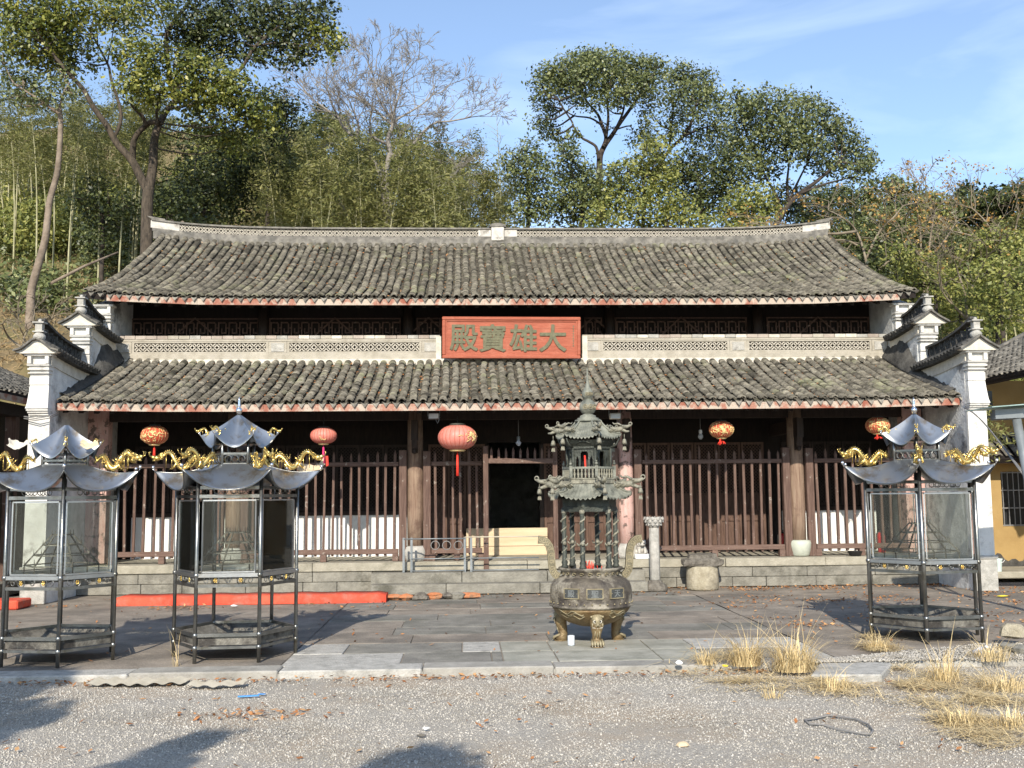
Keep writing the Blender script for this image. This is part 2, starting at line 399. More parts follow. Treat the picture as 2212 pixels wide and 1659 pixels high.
class MB:
    def __init__(s): s.V, s.F, s.S = [], [], []
    def add(s, vs, fs, sm=False):
        b = len(s.V)
        s.V += [tuple(v) for v in vs]
        s.F += [tuple(i+b for i in f) for f in fs]
        s.S += [sm]*len(fs)
        return s
    def box(s, c, d, rz=0.0, tilt=None):
        hx, hy, hz_ = d[0]/2, d[1]/2, d[2]/2
        vs = [Vector((x*hx, y*hy, z*hz_)) for x in (-1, 1) for y in (-1, 1) for z in (-1, 1)]
        if tilt: vs = [tilt @ v for v in vs]
        if rz:
            rm = Matrix.Rotation(rz, 3, 'Z')
            vs = [rm @ v for v in vs]
        c = Vector(c)
        return s.add([v+c for v in vs], [(0, 1, 3, 2), (4, 6, 7, 5), (0, 4, 5, 1), (2, 3, 7, 6), (0, 2, 6, 4), (1, 5, 7, 3)])
    def span(s, a, b):
        return s.box([(a[i]+b[i])/2 for i in range(3)], [abs(b[i]-a[i]) for i in range(3)])
    def bar(s, p, q, w, h=None, up=(0, 0, 1)):
        p, q = Vector(p), Vector(q)
        d = (q-p).normalized()
        u = Vector(up)
        if abs(d.dot(u)) > 0.98: u = Vector((0, 1, 0))
        x = d.cross(u).normalized()*(w/2)
        y = x.cross(d).normalized()*((h or w)/2)
        vs = [p-x-y, p+x-y, p+x+y, p-x+y, q-x-y, q+x-y, q+x+y, q-x+y]
        return s.add(vs, [(0, 1, 2, 3), (7, 6, 5, 4), (0, 4, 5, 1), (1, 5, 6, 2), (2, 6, 7, 3), (3, 7, 4, 0)])
    def tube(s, pts, rad, n=6, cap=True, closed=False, sm=True):
        pts = [Vector(p) for p in pts]
        k = len(pts)
        if not hasattr(rad, '__len__'): rad = [rad]*k
        vs, fs = [], []
        ref = Vector((0.13, 0.2, 1)).normalized()
        px = None
        for i, p in enumerate(pts):
            if closed: d = pts[(i+1) % k]-pts[i-1]
            else: d = pts[min(i+1, k-1)]-pts[max(i-1, 0)]
            d = d.normalized() if d.length > 1e-9 else Vector((0, 0, 1))
            if px is None:
                x = d.cross(ref)
                if x.length < 0.05: x = d.cross(Vector((1, 0, 0)))
            else:
                x = px-d*px.dot(d)
                if x.length < 1e-4: x = d.cross(ref)
            x.normalize()
            px = x
            y = d.cross(x)
            for j in range(n):
                a = 2*math.pi*j/n
                vs.append(p+(x*math.cos(a)+y*math.sin(a))*rad[i])
        for i in range(k if closed else k-1):
            i2 = (i+1) % k
            for j in range(n):
                j2 = (j+1) % n
                fs.append((i*n+j, i*n+j2, i2*n+j2, i2*n+j))
        s.add(vs, fs, sm)
        if cap and not closed:
            b = len(s.V)-k*n
            s.F += [tuple(b+j for j in range(n-1, -1, -1)), tuple(b+(k-1)*n+j for j in range(n))]
            s.S += [False, False]
        return s
    def lathe(s, prof, n=24, c=(0, 0, 0), rib=0, ribn=0, sm=True, sx=1.0, sy=1.0, capt=True):
        c = Vector(c)
        vs, fs = [], []
        for r, z in prof:
            for j in range(n):
                a = 2*math.pi*j/n
                rr = r*(1+rib*math.cos(a*ribn)) if rib else r
                vs.append(c+Vector((rr*math.cos(a)*sx, rr*math.sin(a)*sy, z)))
        for i in range(len(prof)-1):
            for j in range(n):
                j2 = (j+1) % n
                fs.append((i*n+j, i*n+j2, (i+1)*n+j2, (i+1)*n+j))
        s.add(vs, fs, sm)
        if capt:
            b = len(s.V)-len(vs)
            s.F += [tuple(b+j for j in range(n-1, -1, -1)), tuple(b+(len(prof)-1)*n+j for j in range(n))]
            s.S += [False, False]
        return s
    def ball(s, c, r, n=10, sx=1, sy=1, sz=1):
        k = max(5, n//2+1)
        prof = [(max(1e-4, r*math.sin(math.pi*i/k)), -r*sz*math.cos(math.pi*i/k)) for i in range(k+1)]
        return s.lathe(prof, n, c, sx=sx, sy=sy, capt=False)
    def prism(s, poly, vec):
        n = len(poly)
        vec = Vector(vec)
        vs = [Vector(p) for p in poly]+[Vector(p)+vec for p in poly]
        fs = [tuple(range(n-1, -1, -1)), tuple(range(n, 2*n))]
        fs += [(i, (i+1) % n, n+(i+1) % n, n+i) for i in range(n)]
        return s.add(vs, fs)
    def grid(s, fn, nu, nv, sm=True):
        vs = [fn(i/nu, j/nv) for i in range(nu+1) for j in range(nv+1)]
        fs = [(i*(nv+1)+j, (i+1)*(nv+1)+j, (i+1)*(nv+1)+j+1, i*(nv+1)+j+1) for i in range(nu) for j in range(nv)]
        return s.add(vs, fs, sm)
    def mesh(s, name, m):
        me = bpy.data.meshes.new(name)
        me.from_pydata(s.V, [], s.F)
        me.polygons.foreach_set('use_smooth', s.S)
        me.materials.append(M[m] if isinstance(m, str) else m)
        me.update()
        return me
    def build(s, name, m, parent=None, bevel=0.0, loc=None):
        o = link(name, s.mesh(name, m), parent, loc)
        if bevel:
            b = o.modifiers.new('bevel', 'BEVEL')
            b.width = bevel
            b.segments = 1
            b.limit_method = 'ANGLE'
        return o

def scatter(tv, tf, mats4):
    """many copies of a small template as arrays"""
    tv = np.asarray(tv, dtype=np.float64)
    tf = np.asarray(tf, dtype=np.int64)
    A = np.asarray(mats4)
    hv = np.concatenate([tv, np.ones((len(tv), 1))], 1)
    V = np.einsum('nij,vj->nvi', A, hv)[:, :, :3].reshape(-1, 3)
    F = (tf[None]+(np.arange(len(A))*len(tv))[:, None, None]).reshape(-1, tf.shape[1])
    return V, F
def text_mesh(body, size, extrude, m, name, offset=0.0):
    cu = bpy.data.curves.new(name, 'FONT')
    cu.body = body
    cu.size = size
    cu.extrude = extrude
    cu.offset = offset
    cu.resolution_u = 3
    cu.align_x, cu.align_y = 'CENTER', 'CENTER'
    o = bpy.data.objects.new(name, cu)
    COL.objects.link(o)
    bpy.context.view_layer.update()
    me = bpy.data.meshes.new_from_object(o.evaluated_get(bpy.context.evaluated_depsgraph_get()))
    bpy.data.objects.remove(o, do_unlink=True)
    me.name = name
    me.materials.clear()
    me.materials.append(M[m])
    xs = [v.co for v in me.vertices]
    if xs:
        cx = (max(v.x for v in xs)+min(v.x for v in xs))/2
        cy = (max(v.y for v in xs)+min(v.y for v in xs))/2
        for v in me.vertices: v.co.x -= cx; v.co.y -= cy
    return me

def bold_text(body, size, extrude, m, name, d):
    """heavier strokes: the same glyph laid several times with small shifts"""
    src = text_mesh(body, size, extrude, m, name)
    b = MB()
    k = 0
    for dx, dy in ((0, 0), (d, 0), (-d, 0), (0, d), (0, -d), (0.7*d, 0.7*d), (-0.7*d, 0.7*d), (0.7*d, -0.7*d), (-0.7*d, -0.7*d)):
        b.add([(v.co.x+dx, v.co.y+dy, v.co.z+0.0004*k) for v in src.vertices], [tuple(p.vertices) for p in src.polygons])
        k += 1
    return b.mesh(name, m)
# ------------------------------------------------------------------ the ground
def sheet(name, pts, z, m, kind='structure'):
    b = MB()
    b.add([(x, y, z) for x, y in pts], [tuple(range(len(pts)))])
    return props(b.build(name, m), kind=kind)
sheet('ground', [(-600, -600), (600, -600), (600, 600), (-600, 600)], -0.10, 'earth')

# ------------------------------------------------------------------ the hall
XL, XR = -6.41, 8.03            # inner faces of the two side walls
XLo, XRo = -6.72, 8.33          # outer faces
XC = (XL+XR)/2
hall = thing('temple_hall', 'old two tier temple hall with grey tiled roofs and red trimmed eaves', 'temple')
def lower_z(d): return 3.05+0.29*d+0.024*d*d
def upper_z(d): return 5.15+0.29*d+0.038*d*d
EL, EU, RY = 16.55, 18.75, 23.30
def lift(x, a=0.10): return a*min(1.3, abs((x-XC)/7.4))**7
def lower_pt(x, d): return Vector((x, EL+d, lower_z(d)+lift(x, 0.05)))
def upper_pt(x, d): return Vector((x, EU+d, upper_z(d)+lift(x, 0.10+0.02*d)))
LD, UD = 2.88, RY-EU

def deck(name, fn, dmax, x0, x1, th=0.10):
    b = MB()
    nx, nd = 30, 10
    for off, flip in ((-0.015, False), (-0.015-th, True)):
        vs = [fn(x0+(x1-x0)*i/nx, dmax*j/nd)+Vector((0, 0, off)) for i in range(nx+1) for j in range(nd+1)]
        fs = [(i*(nd+1)+j, (i+1)*(nd+1)+j, (i+1)*(nd+1)+j+1, i*(nd+1)+j+1) for i in range(nx) for j in range(nd)]
        b.add(vs, [f[::-1] for f in fs] if flip else fs)
    n = (nx+1)*(nd+1)
    for i in range(nx):
        b.F.append((i*(nd+1), n+i*(nd+1), n+(i+1)*(nd+1), (i+1)*(nd+1)))
        b.S.append(False)
    for j in range(nd):
        b.F.append((j, j+1, n+j+1, n+j))
        b.F.append((nx*(nd+1)+j, n+nx*(nd+1)+j, n+nx*(nd+1)+j+1, nx*(nd+1)+j+1))
        b.S += [False, False]
    return b.build(name, 'deck', hall)
roof_lo = deck('roof', lower_pt, LD, XL-0.02, XR+0.02)
roof_up = deck('roof', upper_pt, UD, XLo-0.15, XRo+0.04)
# rear slope of the main roof
b = MB()
b.prism([(XLo, RY, 7.15), (XRo, RY, 7.15), (XRo, 29.2, 4.6), (XLo, 29.2, 4.6)], (0, 0, -0.12))
b.build('roof', 'tile_far', hall)

# tile templates
def cover_tile(Lt=0.17, r=0.0585, th=0.020, k=6):
    V, F = [], []
    for i in range(k+1):
        a = math.pi*i/k
        c, s_ = math.cos(a), math.sin(a)
        V += [(r*c, 0, 0.034+r*0.80*s_), (r*0.93*c, Lt, 0.0+r*0.76*s_), ((r-th)*c, 0, 0.034+(r-th)*0.72*s_)]
    for i in range(k):
        a, c = i*3, i*3+3
        F += [(a, c, c+1, a+1), (a, a+2, c+2, c)]
    return V, F
def pan_tile(Lt=0.19, w=0.074, k=4, th=0.014):
    V, F = [], []
    for i in range(k+1):
        t = -1+2*i/k
        z = 0.030*t*t-0.022
        V += [(w*t, 0, z+0.014), (w*t, Lt, z), (w*t, 0, z-th)]
    for i in range(k):
        a, c = i*3, i*3+3
        F += [(a, a+1, c+1, c), (a, c, c+2, a+2)]
    return V, F
CT, CF = cover_tile()
PT, PF = pan_tile()
tile_meshes = []
for i in range(8):
    tile_meshes.append(arr_mesh('roof_tile', CT, CF, M['tile'], tint=np.full(len(CF), 0.1+0.1*i)))
def frame_at(fn, x, d, yaw=0.0, pitch=0.0, up=0.0, roll=0.0):
    p = fn(x, d)
    q = fn(x, d+0.05)
    ty = (q-p).normalized()
    tx = Vector((1, 0, (fn(x+0.05, d).z-fn(x-0.05, d).z)/0.1)).normalized()
    tz = tx.cross(ty).normalized()
    m3 = Matrix((tx, ty, tz)).transposed()
    m3 = m3 @ Matrix.Rotation(yaw, 3, 'Z') @ Matrix.Rotation(pitch, 3, 'X') @ Matrix.Rotation(roll, 3, 'Y')
    m4 = m3.to_4x4()
    m4.translation = p+tz*up
    return m4
PITCH_T = 0.1655
def lay_roof(fn, dmax, x0, x1, roof, single_rows, step=0.098):
    n = int((x1-x0)/PITCH_T)
    pitch = (x1-x0)/n
    cov, pan, ct, pt_ = [], [], [], []
    nrow = int(dmax/math.cos(0.42)/step)
    for i in range(n):
        xx = x0+pitch*(i+0.5)
        ph, ph2, am = rnd.uniform(0, 6), rnd.uniform(0, 6), rnd.uniform(0.004, 0.014)
        base_t = rnd.uniform(0.34, 0.66)
        sag = rnd.uniform(-0.010, 0.010)
        dd = dmax/nrow
        for k in range(nrow):
            d = k*dd + rnd.uniform(-0.01, 0.01) + (rnd.uniform(-0.035, 0.02) if k == 0 else 0)
            dx = am*math.sin(ph+d*2.3)+0.5*am*math.sin(ph2+d*5.1)
            m4 = frame_at(fn, xx+dx+rnd.gauss(0, 0.0035), d-0.05, rnd.gauss(0, 0.05), rnd.gauss(0.04, 0.03), 0.008+sag*math.sin(d*1.7+ph)+rnd.uniform(0, 0.006), rnd.gauss(0, 0.05))
            if rnd.random() < 0.02: m4 = m4 @ Matrix.Rotation(rnd.uniform(-0.35, 0.35), 4, 'Z') @ Matrix.Translation((0, rnd.uniform(-0.05, 0), 0.01))
            t = min(1, max(0, base_t+rnd.gauss(0, 0.24)))
            if k < single_rows:
                o = link('roof_tile', tile_meshes[min(7, int(t*8))], roof)
                o.matrix_local = m4
            else:
                cov.append(m4)
                ct.append(t)
        npan = int(dmax/0.16)
        for k in range(npan):
            d = k*dmax/npan
            pan.append(frame_at(fn, xx+pitch/2+rnd.gauss(0, 0.004), d, rnd.gauss(0, 0.03), rnd.gauss(0.02, 0.02), 0.004))
            pt_.append(min(1, max(0, 0.06+abs(rnd.gauss(0, 0.12)))))  # pan tiles tinted dark, painting shade into the troughs between columns
    V, F = scatter(CT, CF, cov)
    o = link('roof_tiles', arr_mesh('roof_tiles', V, F, M['tile'], tint=np.repeat(ct, len(CF))), roof)
    props(o, kind='stuff')
    V, F = scatter(PT, PF, pan)
    o = link('pan_tiles', arr_mesh('pan_tiles', V, F, M['tile'], tint=np.repeat(pt_, len(PF))), roof)
    props(o, kind='stuff')
    # leaf scraps and moss lumps lodged in the troughs
    ms = []
    for k in range(900):
        i = rnd.randrange(n)
        d = rnd.uniform(0.05, dmax-0.1)
        ms.append(frame_at(fn, x0+pitch*(i+1)+rnd.gauss(0, 0.02), d, rnd.uniform(0, 6.28), rnd.gauss(0, 0.3), 0.03+rnd.uniform(0, 0.02)))
    V, F = scatter([(-0.03, 0, 0), (0, 0.014, 0.004), (0.03, 0, 0), (0, -0.014, 0.004)], [(0, 1, 2, 3)], ms)
    o = link('roof_debris', arr_mesh('roof_debris', V, F, M['leaf_litter'], tint=[rnd.random() for _ in ms]), roof)
    props(o, kind='stuff')
    return n, pitch
nl, pl = lay_roof(lower_pt, LD, XL, XR, roof_lo, 3)
nu, pu = lay_roof(upper_pt, UD, XLo-0.14, XRo+0.04, roof_up, 0)

# drip tiles and eave boards
def drip_mesh(t):
    w, h = 0.060, 0.090
    out_ = [(-w, 0.0), (-w*0.82, -0.018), (-w*0.45, -0.052), (-w*0.14, -0.080), (0, -h), (w*0.14, -0.080), (w*0.45, -0.052), (w*0.82, -0.018), (w, 0.0), (0.5*w, -0.016), (0, -0.024), (-0.5*w, -0.016)]
    b_ = MB()
    b_.prism([(x, 0, z) for x, z in out_], (0, 0.016, 0))
    me = b_.mesh('drip_tile', 'drip')
    a = me.attributes.new('tint', 'FLOAT', 'FACE')
    a.data.foreach_set('value', [t]*len(me.polygons))
    return me
drips = [drip_mesh(0.2+0.15*i) for i in range(5)]
for fn, n, pitch, x0, roof in ((lower_pt, nl, pl, XL, roof_lo), (upper_pt, nu, pu, XLo-0.14, roof_up)):
    for i in range(n):
        if i == n-1 and roof is roof_up: continue
        p = fn(x0+pitch*(i+1.0), 0)
        o = link('drip_tile', rnd.choice(drips), roof)
        o.location = p+Vector((rnd.gauss(0, 0.004), -0.062+rnd.gauss(0, 0.006), 0.006+rnd.gauss(0, 0.004)))
        o.rotation_euler = (R(-14)+rnd.gauss(0, 0.06), rnd.gauss(0, 0.05), rnd.gauss(0, 0.05))
    # eave boards, several lengths butted end to end
    xa, xb = (XL+0.02, XR-0.02) if roof is roof_lo else (XL-0.02, XR+0.02)
    k = 9
    for i in range(k):
        a_, c_ = xa+(xb-xa)*i/k, xa+(xb-xa)*(i+1)/k-0.004
        b = MB()
        za, zc = fn(a_, 0).z, fn(c_, 0).z
        y = fn(a_, 0).y-0.036
        b.prism([(a_, y, za-0.020), (c_, y, zc-0.020), (c_, y, zc-0.130), (a_, y, za-0.130)], (0, 0.03, 0))
        b.build('eave_board', 'fascia', roof)
# rafters behind the eave boards
b = MB()
for fn, xa, xb, dl in ((lower_pt, XL+0.1, XR-0.1, 2.6), (upper_pt, XL+0.1, XR-0.1, 1.4)):
    n = int((xb-xa)/0.24)
    for i in range(n+1):
        x = xa+(xb-xa)*i/n
        b.bar(fn(x, 0.10)+Vector((0, 0, -0.155)), fn(x, dl)+Vector((0, 0, -0.155)), 0.07, 0.07)
b.build('rafter', 'deck', roof_lo)

# ------------------------------------------------------------------ main ridge
def lattice_bars(b, x0, x1, z0, z1, Y, p, w=0.02, dep=0.035, zf=None, seg=16, jit=0.0):
    r = p
    ni, nj = int((x1-x0)/p)+3, int((z1-z0)/p)+3
    cx, cz = (x0+x1)/2, (z0+z1)/2
    for i in range(-ni//2-1, ni//2+2):
        for j in range(-nj//2-1, nj//2+2):
            if (i+j) % 2: continue
            ox, oz = cx+i*p, cz+j*p
            for k in range(seg):
                a0, a1 = 2*math.pi*k/seg, 2*math.pi*(k+1)/seg
                mx_, mz_ = ox+r*math.cos((a0+a1)/2), oz+r*math.sin((a0+a1)/2)
                if not (x0 <= mx_ <= x1 and z0 <= mz_ <= z1): continue
                vs = []
                for a in (a0, a1):
                    for rr in (r-w/2, r+w/2):
                        x, z = ox+rr*math.cos(a), oz+rr*math.sin(a)
                        z += zf(x) if zf else 0
                        vs += [(x, Y, z), (x, Y+dep, z)]
                # order: in0 f,b ; out0 f,b ; in1 f,b ; out1 f,b
                b.add(vs, [(0, 4, 6, 2), (2, 6, 7, 3), (0, 1, 5, 4)])
RX0, RX1 = PX(331, 490, RY), PX(1787, 490, RY)
def rlift(x):
    t = abs((x-(RX0+RX1)/2)/((RX1-RX0)/2))
    return 0.20*t**6
ridge = link('ridge', bpy.data.meshes.new('ridge'), hall)
def curved_box(b, x0, x1, y0, y1, z0, z1, n=40, zf=rlift):
    n = max(1, int(n*(x1-x0)/(RX1-RX0)))
    for i in range(n+1):
        x = x0+(x1-x0)*i/n
        l = zf(x)
        s0 = len(b.V)
        b.V += [(x, y0, z0+l), (x, y1, z0+l), (x, y1, z1+l), (x, y0, z1+l)]
        if i:
            for k in range(4):
                k2 = (k+1) % 4
                b.F.append((s0-4+k, s0+k, s0+k2, s0-4+k2))
                b.S.append(False)
        if i in (0, n):
            b.F.append((s0, s0+1, s0+2, s0+3))
            b.S.append(False)
b = MB()
ry0, ry1 = RY-0.13, RY+0.13
curved_box(b, RX0+0.05, RX1-0.05, ry0-0.03, ry1+0.03, 7.16, 7.335)
curved_box(b, RX0+0.02, RX1-0.02, ry0, ry1, 7.335, 7.405)
curved_box(b, RX0, RX1, ry0-0.03, ry1+0.03, 7.568, 7.605)
b.V = [tuple(v) for v in b.V]
me = b.mesh('ridge', 'ridge')
ridge.data = me
zr0, zr1 = 7.405, 7.568
xw0, xw1 = RX0+0.62, RX1-0.62
xo0, xo1 = PX(1033, 505, RY), PX(1116, 505, RY)
for a_, c_ in ((xw0, xo0), (xo1, xw1)):
    b = MB()
    lattice_bars(b, a_, c_, zr0, zr1, ry0+0.02, 0.076, 0.021, 0.05, zf=rlift, seg=12)
    b.build('lattice_panel', 'lattice', ridge)
    b = MB()
    curved_box(b, a_, c_, RY-0.02, RY+0.02, zr0, zr1)
    b.build('backing_wall', 'deck', ridge)
for a_, c_, tip in ((RX0-0.02, xw0, -1), (xw1, RX1+0.02, 1)):
    b = MB()
    curved_box(b, a_, c_, ry0+0.005, ry1-0.005, zr0, zr1)
    b.build('end_block', 'ridge_white', ridge)
    b = MB()
    xe = RX0 if tip < 0 else RX1
    z = zr1+0.20
    b.prism([(xe-tip*0.30, ry0-0.02, zr1+rlift(xe-tip*0.30)+0.03), (xe, ry0-0.02, z+0.03), (xe+tip*0.10, ry0-0.02, z+0.10), (xe, ry0-0.02, z+0.085), (xe-tip*0.3, ry0-0.02, zr1+rlift(xe-tip*0.3)+0.07)], (0, 0.30, 0))
    b.build('upturned_tip', 'ridge', ridge)
b = MB()
b.span((xo0, ry0-0.01, zr0), (PX(1060, 500, RY), ry1, zr1-0.01))
b.build('side_block', 'ridge_white', ridge)
b = MB()
b.span((PX(1089, 500, RY), ry0-0.01, zr0), (xo1, ry1, zr1-0.01))
b.build('side_block', 'ridge_white', ridge)
ox0, ox1 = PX(1061, 500, RY), PX(1088, 500, RY)
b = MB()
b.span((ox0, ry0-0.06, 7.30), (ox1, ry1, 7.635))
b.build('centre_block', 'ridge_white', ridge, 0.01)
b = MB()
xm = (ox0+ox1)/2
b.prism([(ox0-0.05, ry0-0.08, 7.62), (ox1+0.05, ry0-0.08, 7.62), (ox1+0.03, ry0-0.08, 7.665), (xm+0.06, ry0-0.08, 7.705), (xm-0.06, ry0-0.08, 7.705), (ox0-0.03, ry0-0.08, 7.665)], (0, 0.32, 0))
b.build('centre_cap', 'ridge', ridge)

# ------------------------------------------------------------------ stepped side walls
def sidewall(xi, xo, sgn, u_cols):
    """sgn -1: left wall, +1: right wall; xi inner face, xo outer face"""
    Y1, Y2, Y3 = 16.36, 18.02, 19.05
    poly = [(Y1, 0), (Y1, 3.68), (Y2+0.02, 3.62), (Y2+0.02, 4.35), (Y3, 4.32), (Y3, 5.06)]
    for j in range(9):
        d = (Y3-EU)+(UD-(Y3-EU))*j/8
        poly.append((EU+d, upper_z(d)-0.13))
    poly += [(29.0, 4.5), (29.0, 0)]
    b = MB()
    b.prism([(xi, y, z) for y, z in poly], (xo-xi, 0, 0))
    wall = b.build('side_wall', 'plaster_worn', hall)
    cx = (xi+xo)/2
    def pier(Yf, zt, hw, zb, full):
        """front pier with its mouldings; zt = top under the cap, zb = bottom"""
        b = MB()
        bw = abs(xo-xi)
        def lay(z0, z1, f0, f1, e0=0.0, e1=None):
            e1 = e0 if e1 is None else e1
            b.prism([(cx-bw/2-e0, Yf-f0, z0), (cx+bw/2+e0, Yf-f0, z0), (cx+bw/2+e0, Yf+0.02, z0), (cx-bw/2-e0, Yf+0.02, z0)], (0, 0, 0.0001)) if False else None
            vs = []
            for z, f, e in ((z0, f0, e0), (z1, f1, e1)):
                vs += [(cx-bw/2-e, Yf-f, z), (cx+bw/2+e, Yf-f, z), (cx+bw/2+e, Yf+0.015, z), (cx-bw/2-e, Yf+0.015, z)]
            b.add(vs, [(3, 2, 1, 0), (4, 5, 6, 7), (0, 1, 5, 4), (1, 2, 6, 5), (2, 3, 7, 6), (3, 0, 4, 7)])
        z = zt
        lay(z-0.03, z, 0.20, 0.22, 0.05)
        lay(z-0.155, z-0.031, 0.12, 0.13, -0.008)
        b.span((cx-bw/2-0.006, Yf-0.19, z-0.15), (cx-bw/2+0.05, Yf-0.131, z-0.032))
        b.span((cx+bw/2-0.05, Yf-0.19, z-0.15), (cx+bw/2+0.006, Yf-0.131, z-0.032))
        lay(z-0.185, z-0.156, 0.17, 0.185, 0.015)
        lay(z-0.215, z-0.186, 0.135, 0.145, -0.005)
        lay(z-0.245, z-0.216, 0.16, 0.165, 0.008)
        lay(z-0.28, z-0.246, 0.11, 0.125, -0.014)
        lay(z-0.30, z-0.281, 0.15, 0.155, 0.004)
        lay(z-0.345, z-0.301, 0.10, 0.115, -0.016)
        lay(z-0.47, z-0.346, 0.11, 0.11, -0.008)
        if full:
            lay(z-0.49, z-0.475, 0.10, 0.10, -0.012)
            n = 5
            for i in range(n):
                t0, t1 = i/n, (i+1)/n
                lay(z-0.84+0.35*t0, z-0.84+0.35*t1, 0.18-0.08*t0**0.6, 0.18-0.08*t1**0.6, 0.014-0.024*t0**0.6, 0.014-0.024*t1**0.6)
            lay(z-0.875, z-0.845, 0.155, 0.165, 0.008)
            lay(z-0.905, z-0.876, 0.125, 0.135, 0.0)
            lay(z-0.94, z-0.906, 0.09, 0.10, -0.004)
            lay(zb, z-0.942, 0.055, 0.055, 0.012, 0.004)
        else:
            lay(zb, z-0.471, 0.07, 0.09, -0.012)
        o = b.build('pier', 'plaster', wall)
        if full:
            b = MB()
            b.span((cx-bw/2-0.03, Yf-0.085, 0), (cx+bw/2+0.03, Yf+0.01, 0.50))
            b.span((cx-bw/2-0.045, Yf-0.10, 0.50), (cx+bw/2+0.045, Yf+0.01, 0.56))
            b.build('pier_base', 'stone_grey', wall, 0.01)
        return o
    def cap(y0, y1, zt, curved):
        """tile coping along the wall top, rising to the front, with openwork crest and vase"""
        bw = abs(xo-xi)
        hw = bw/2+0.13
        n = 9
        def rise(t): return 0.13*(1-t)**1.8          # t: 0 front .. 1 rear
        # sloping coping bed
        b = MB()
        for i in range(n+1):
            t = i/n
            y, dz = y0+(y1-y0)*t, rise(t)
            s0 = len(b.V)
            sec = [(-hw, -0.03), (-hw, 0.0), (-hw*0.5, 0.075), (0, 0.15), (hw*0.5, 0.075), (hw, 0.0), (hw, -0.03)]
            b.V += [(cx+a, y, zt+dz+c) for a, c in sec]
            if i:
                for k in range(7):
                    k2 = (k+1) % 7
                    b.F.append((s0-7+k, s0+k, s0+k2, s0-7+k2))
                    b.S.append(False)
            if i in (0, n):
                b.F.append(tuple(range(s0, s0+7)))
                b.S.append(False)
        b.build('coping', 'coping_dark', wall)
        b = MB()
        k = int((y1-y0)/0.115)
        for i in range(k):
            t = (i+0.5)/k
            y, dz = y0+(y1-y0)*t, rise(t)
            for sg in (-1, 1):
                for q in range(3):
                    a0, a1 = 0.30+0.27*q, 0.30+0.27*(q+1)+0.04
                    j = rnd.uniform(-0.01, 0.01)
                    b.tube([(cx+sg*hw*a0, y+j, zt+dz+0.15*(1-a0)+0.03), (cx+sg*hw*min(a1, 1.08), y+j, zt+dz+0.15*(1-min(a1, 1.08))+0.022)], [0.042, 0.050], 7)
        o = b.build('coping_tiles', 'coping_dark', wall)
        props(o, kind='stuff')
        # white band below the coping, inner and outer face
        b = MB()
        for sg in (-1, 1):
            xa = cx+sg*bw/2
            pts = []
            for i in range(n+1):
                t = i/n
                y = y0+0.12+(y1-y0-0.12)*t
                pts.append((xa, y, zt-0.035+rise(t)))
            for i in range(n, -1, -1):
                pts.append((xa, pts[i][1], pts[i][2]-0.17-0.0*i))
            b.prism(pts, (sg*0.022, 0, 0))
        b.build('coping_band', 'corbel', wall)
        # pediment on the front
        b = MB()
        zf = zt+rise(0)
        if curved:
            prof = [(-hw-0.04, -0.02), (-hw*0.75, 0.015), (-hw*0.45, 0.09), (-hw*0.2, 0.15), (0, 0.165), (hw*0.2, 0.15), (hw*0.45, 0.09), (hw*0.75, 0.015), (hw+0.04, -0.02)]
        else:
            prof = [(-hw-0.03, -0.03), (-hw*0.5, 0.07), (0, 0.175), (hw*0.5, 0.07), (hw+0.03, -0.03)]
        top = [(cx+a, y0-0.02, zf+c) for a, c in prof]
        bot = [(cx+hw*0.9, y0-0.02, zf-0.045), (cx-hw*0.9, y0-0.02, zf-0.045)]
        b.prism([(x, y, z-0.0) for x, y, z in top]+bot, (0, 0.12, 0))
        b.build('pediment', 'corbel', wall)
        b = MB()
        tt = [(cx+a*1.05, y0-0.075, zf+c+0.016) for a, c in prof]
        for i in range(len(tt)-1):
            b.bar(Vector(tt[i])+Vector((0, 0.10, 0)), Vector(tt[i+1])+Vector((0, 0.10, 0)), 0.22, 0.028)
        b.build('pediment_tiles', 'greytile', wall)
        # crest
        b = MB()
        zc = [zt+0.15+rise(i/n)*1.15 for i in range(n+1)]
        ys = [y0+0.10+(y1-y0-0.10)*i/n for i in range(n+1)]
        for i in range(n):
            b.bar((cx, ys[i], zc[i]+0.015), (cx, ys[i+1], zc[i+1]+0.015), 0.13, 0.045)
            b.bar((cx, ys[i], zc[i]+0.23+0.10*(1-i/n)**3), (cx, ys[i+1], zc[i+1]+0.23+0.10*(1-(i+1)/n)**3), 0.12, 0.04)
        for i in range(n+1):
            b.bar((cx, ys[i], zc[i]), (cx, ys[i], zc[i]+0.23), 0.06, 0.03)
        b.build('crest', 'coping_dark', wall)
        b = MB()
        for i in range(2*n):
            t = (i+0.5)/(2*n)
            y = ys[0]+(ys[-1]-ys[0])*t
            z = zt+0.15+rise(t)*1.15+0.12
            pts = [(cx, y+0.075*math.cos(a), z+0.085*math.sin(a)) for a in [2*math.pi*q/8 for q in range(8)]]
            b.tube(pts, 0.012, 4, closed=True)
        b.build('crest_lattice', 'coping_dark', wall)
        # vase and finial block
        b = MB()
        zv = zf+0.145
        yv = y0+0.06
        b.lathe([(0.05, zv), (0.072, zv+0.02), (0.092, zv+0.065), (0.092, zv+0.09), (0.065, zv+0.13), (0.05, zv+0.145)], 14, (cx, yv, 0))
        b.span((cx-0.085, yv-0.07, zv+0.145), (cx+0.085, yv+0.07, zv+0.163))
        b.span((cx-0.052, yv-0.05, zv+0.163), (cx+0.052, yv+0.05, zv+0.285))
        b.span((cx-0.085, yv-0.08, zv+0.285), (cx+0.085, yv+0.08, zv+0.305))
        b.ball((cx, yv, zv+0.325), 0.03, 8)
        b.build('vase_finial', 'stone_grey', wall)
    pier(Y1, 3.805, 0, 0.0, True)
    cap(16.14, 18.02, 3.72, sgn < 0)
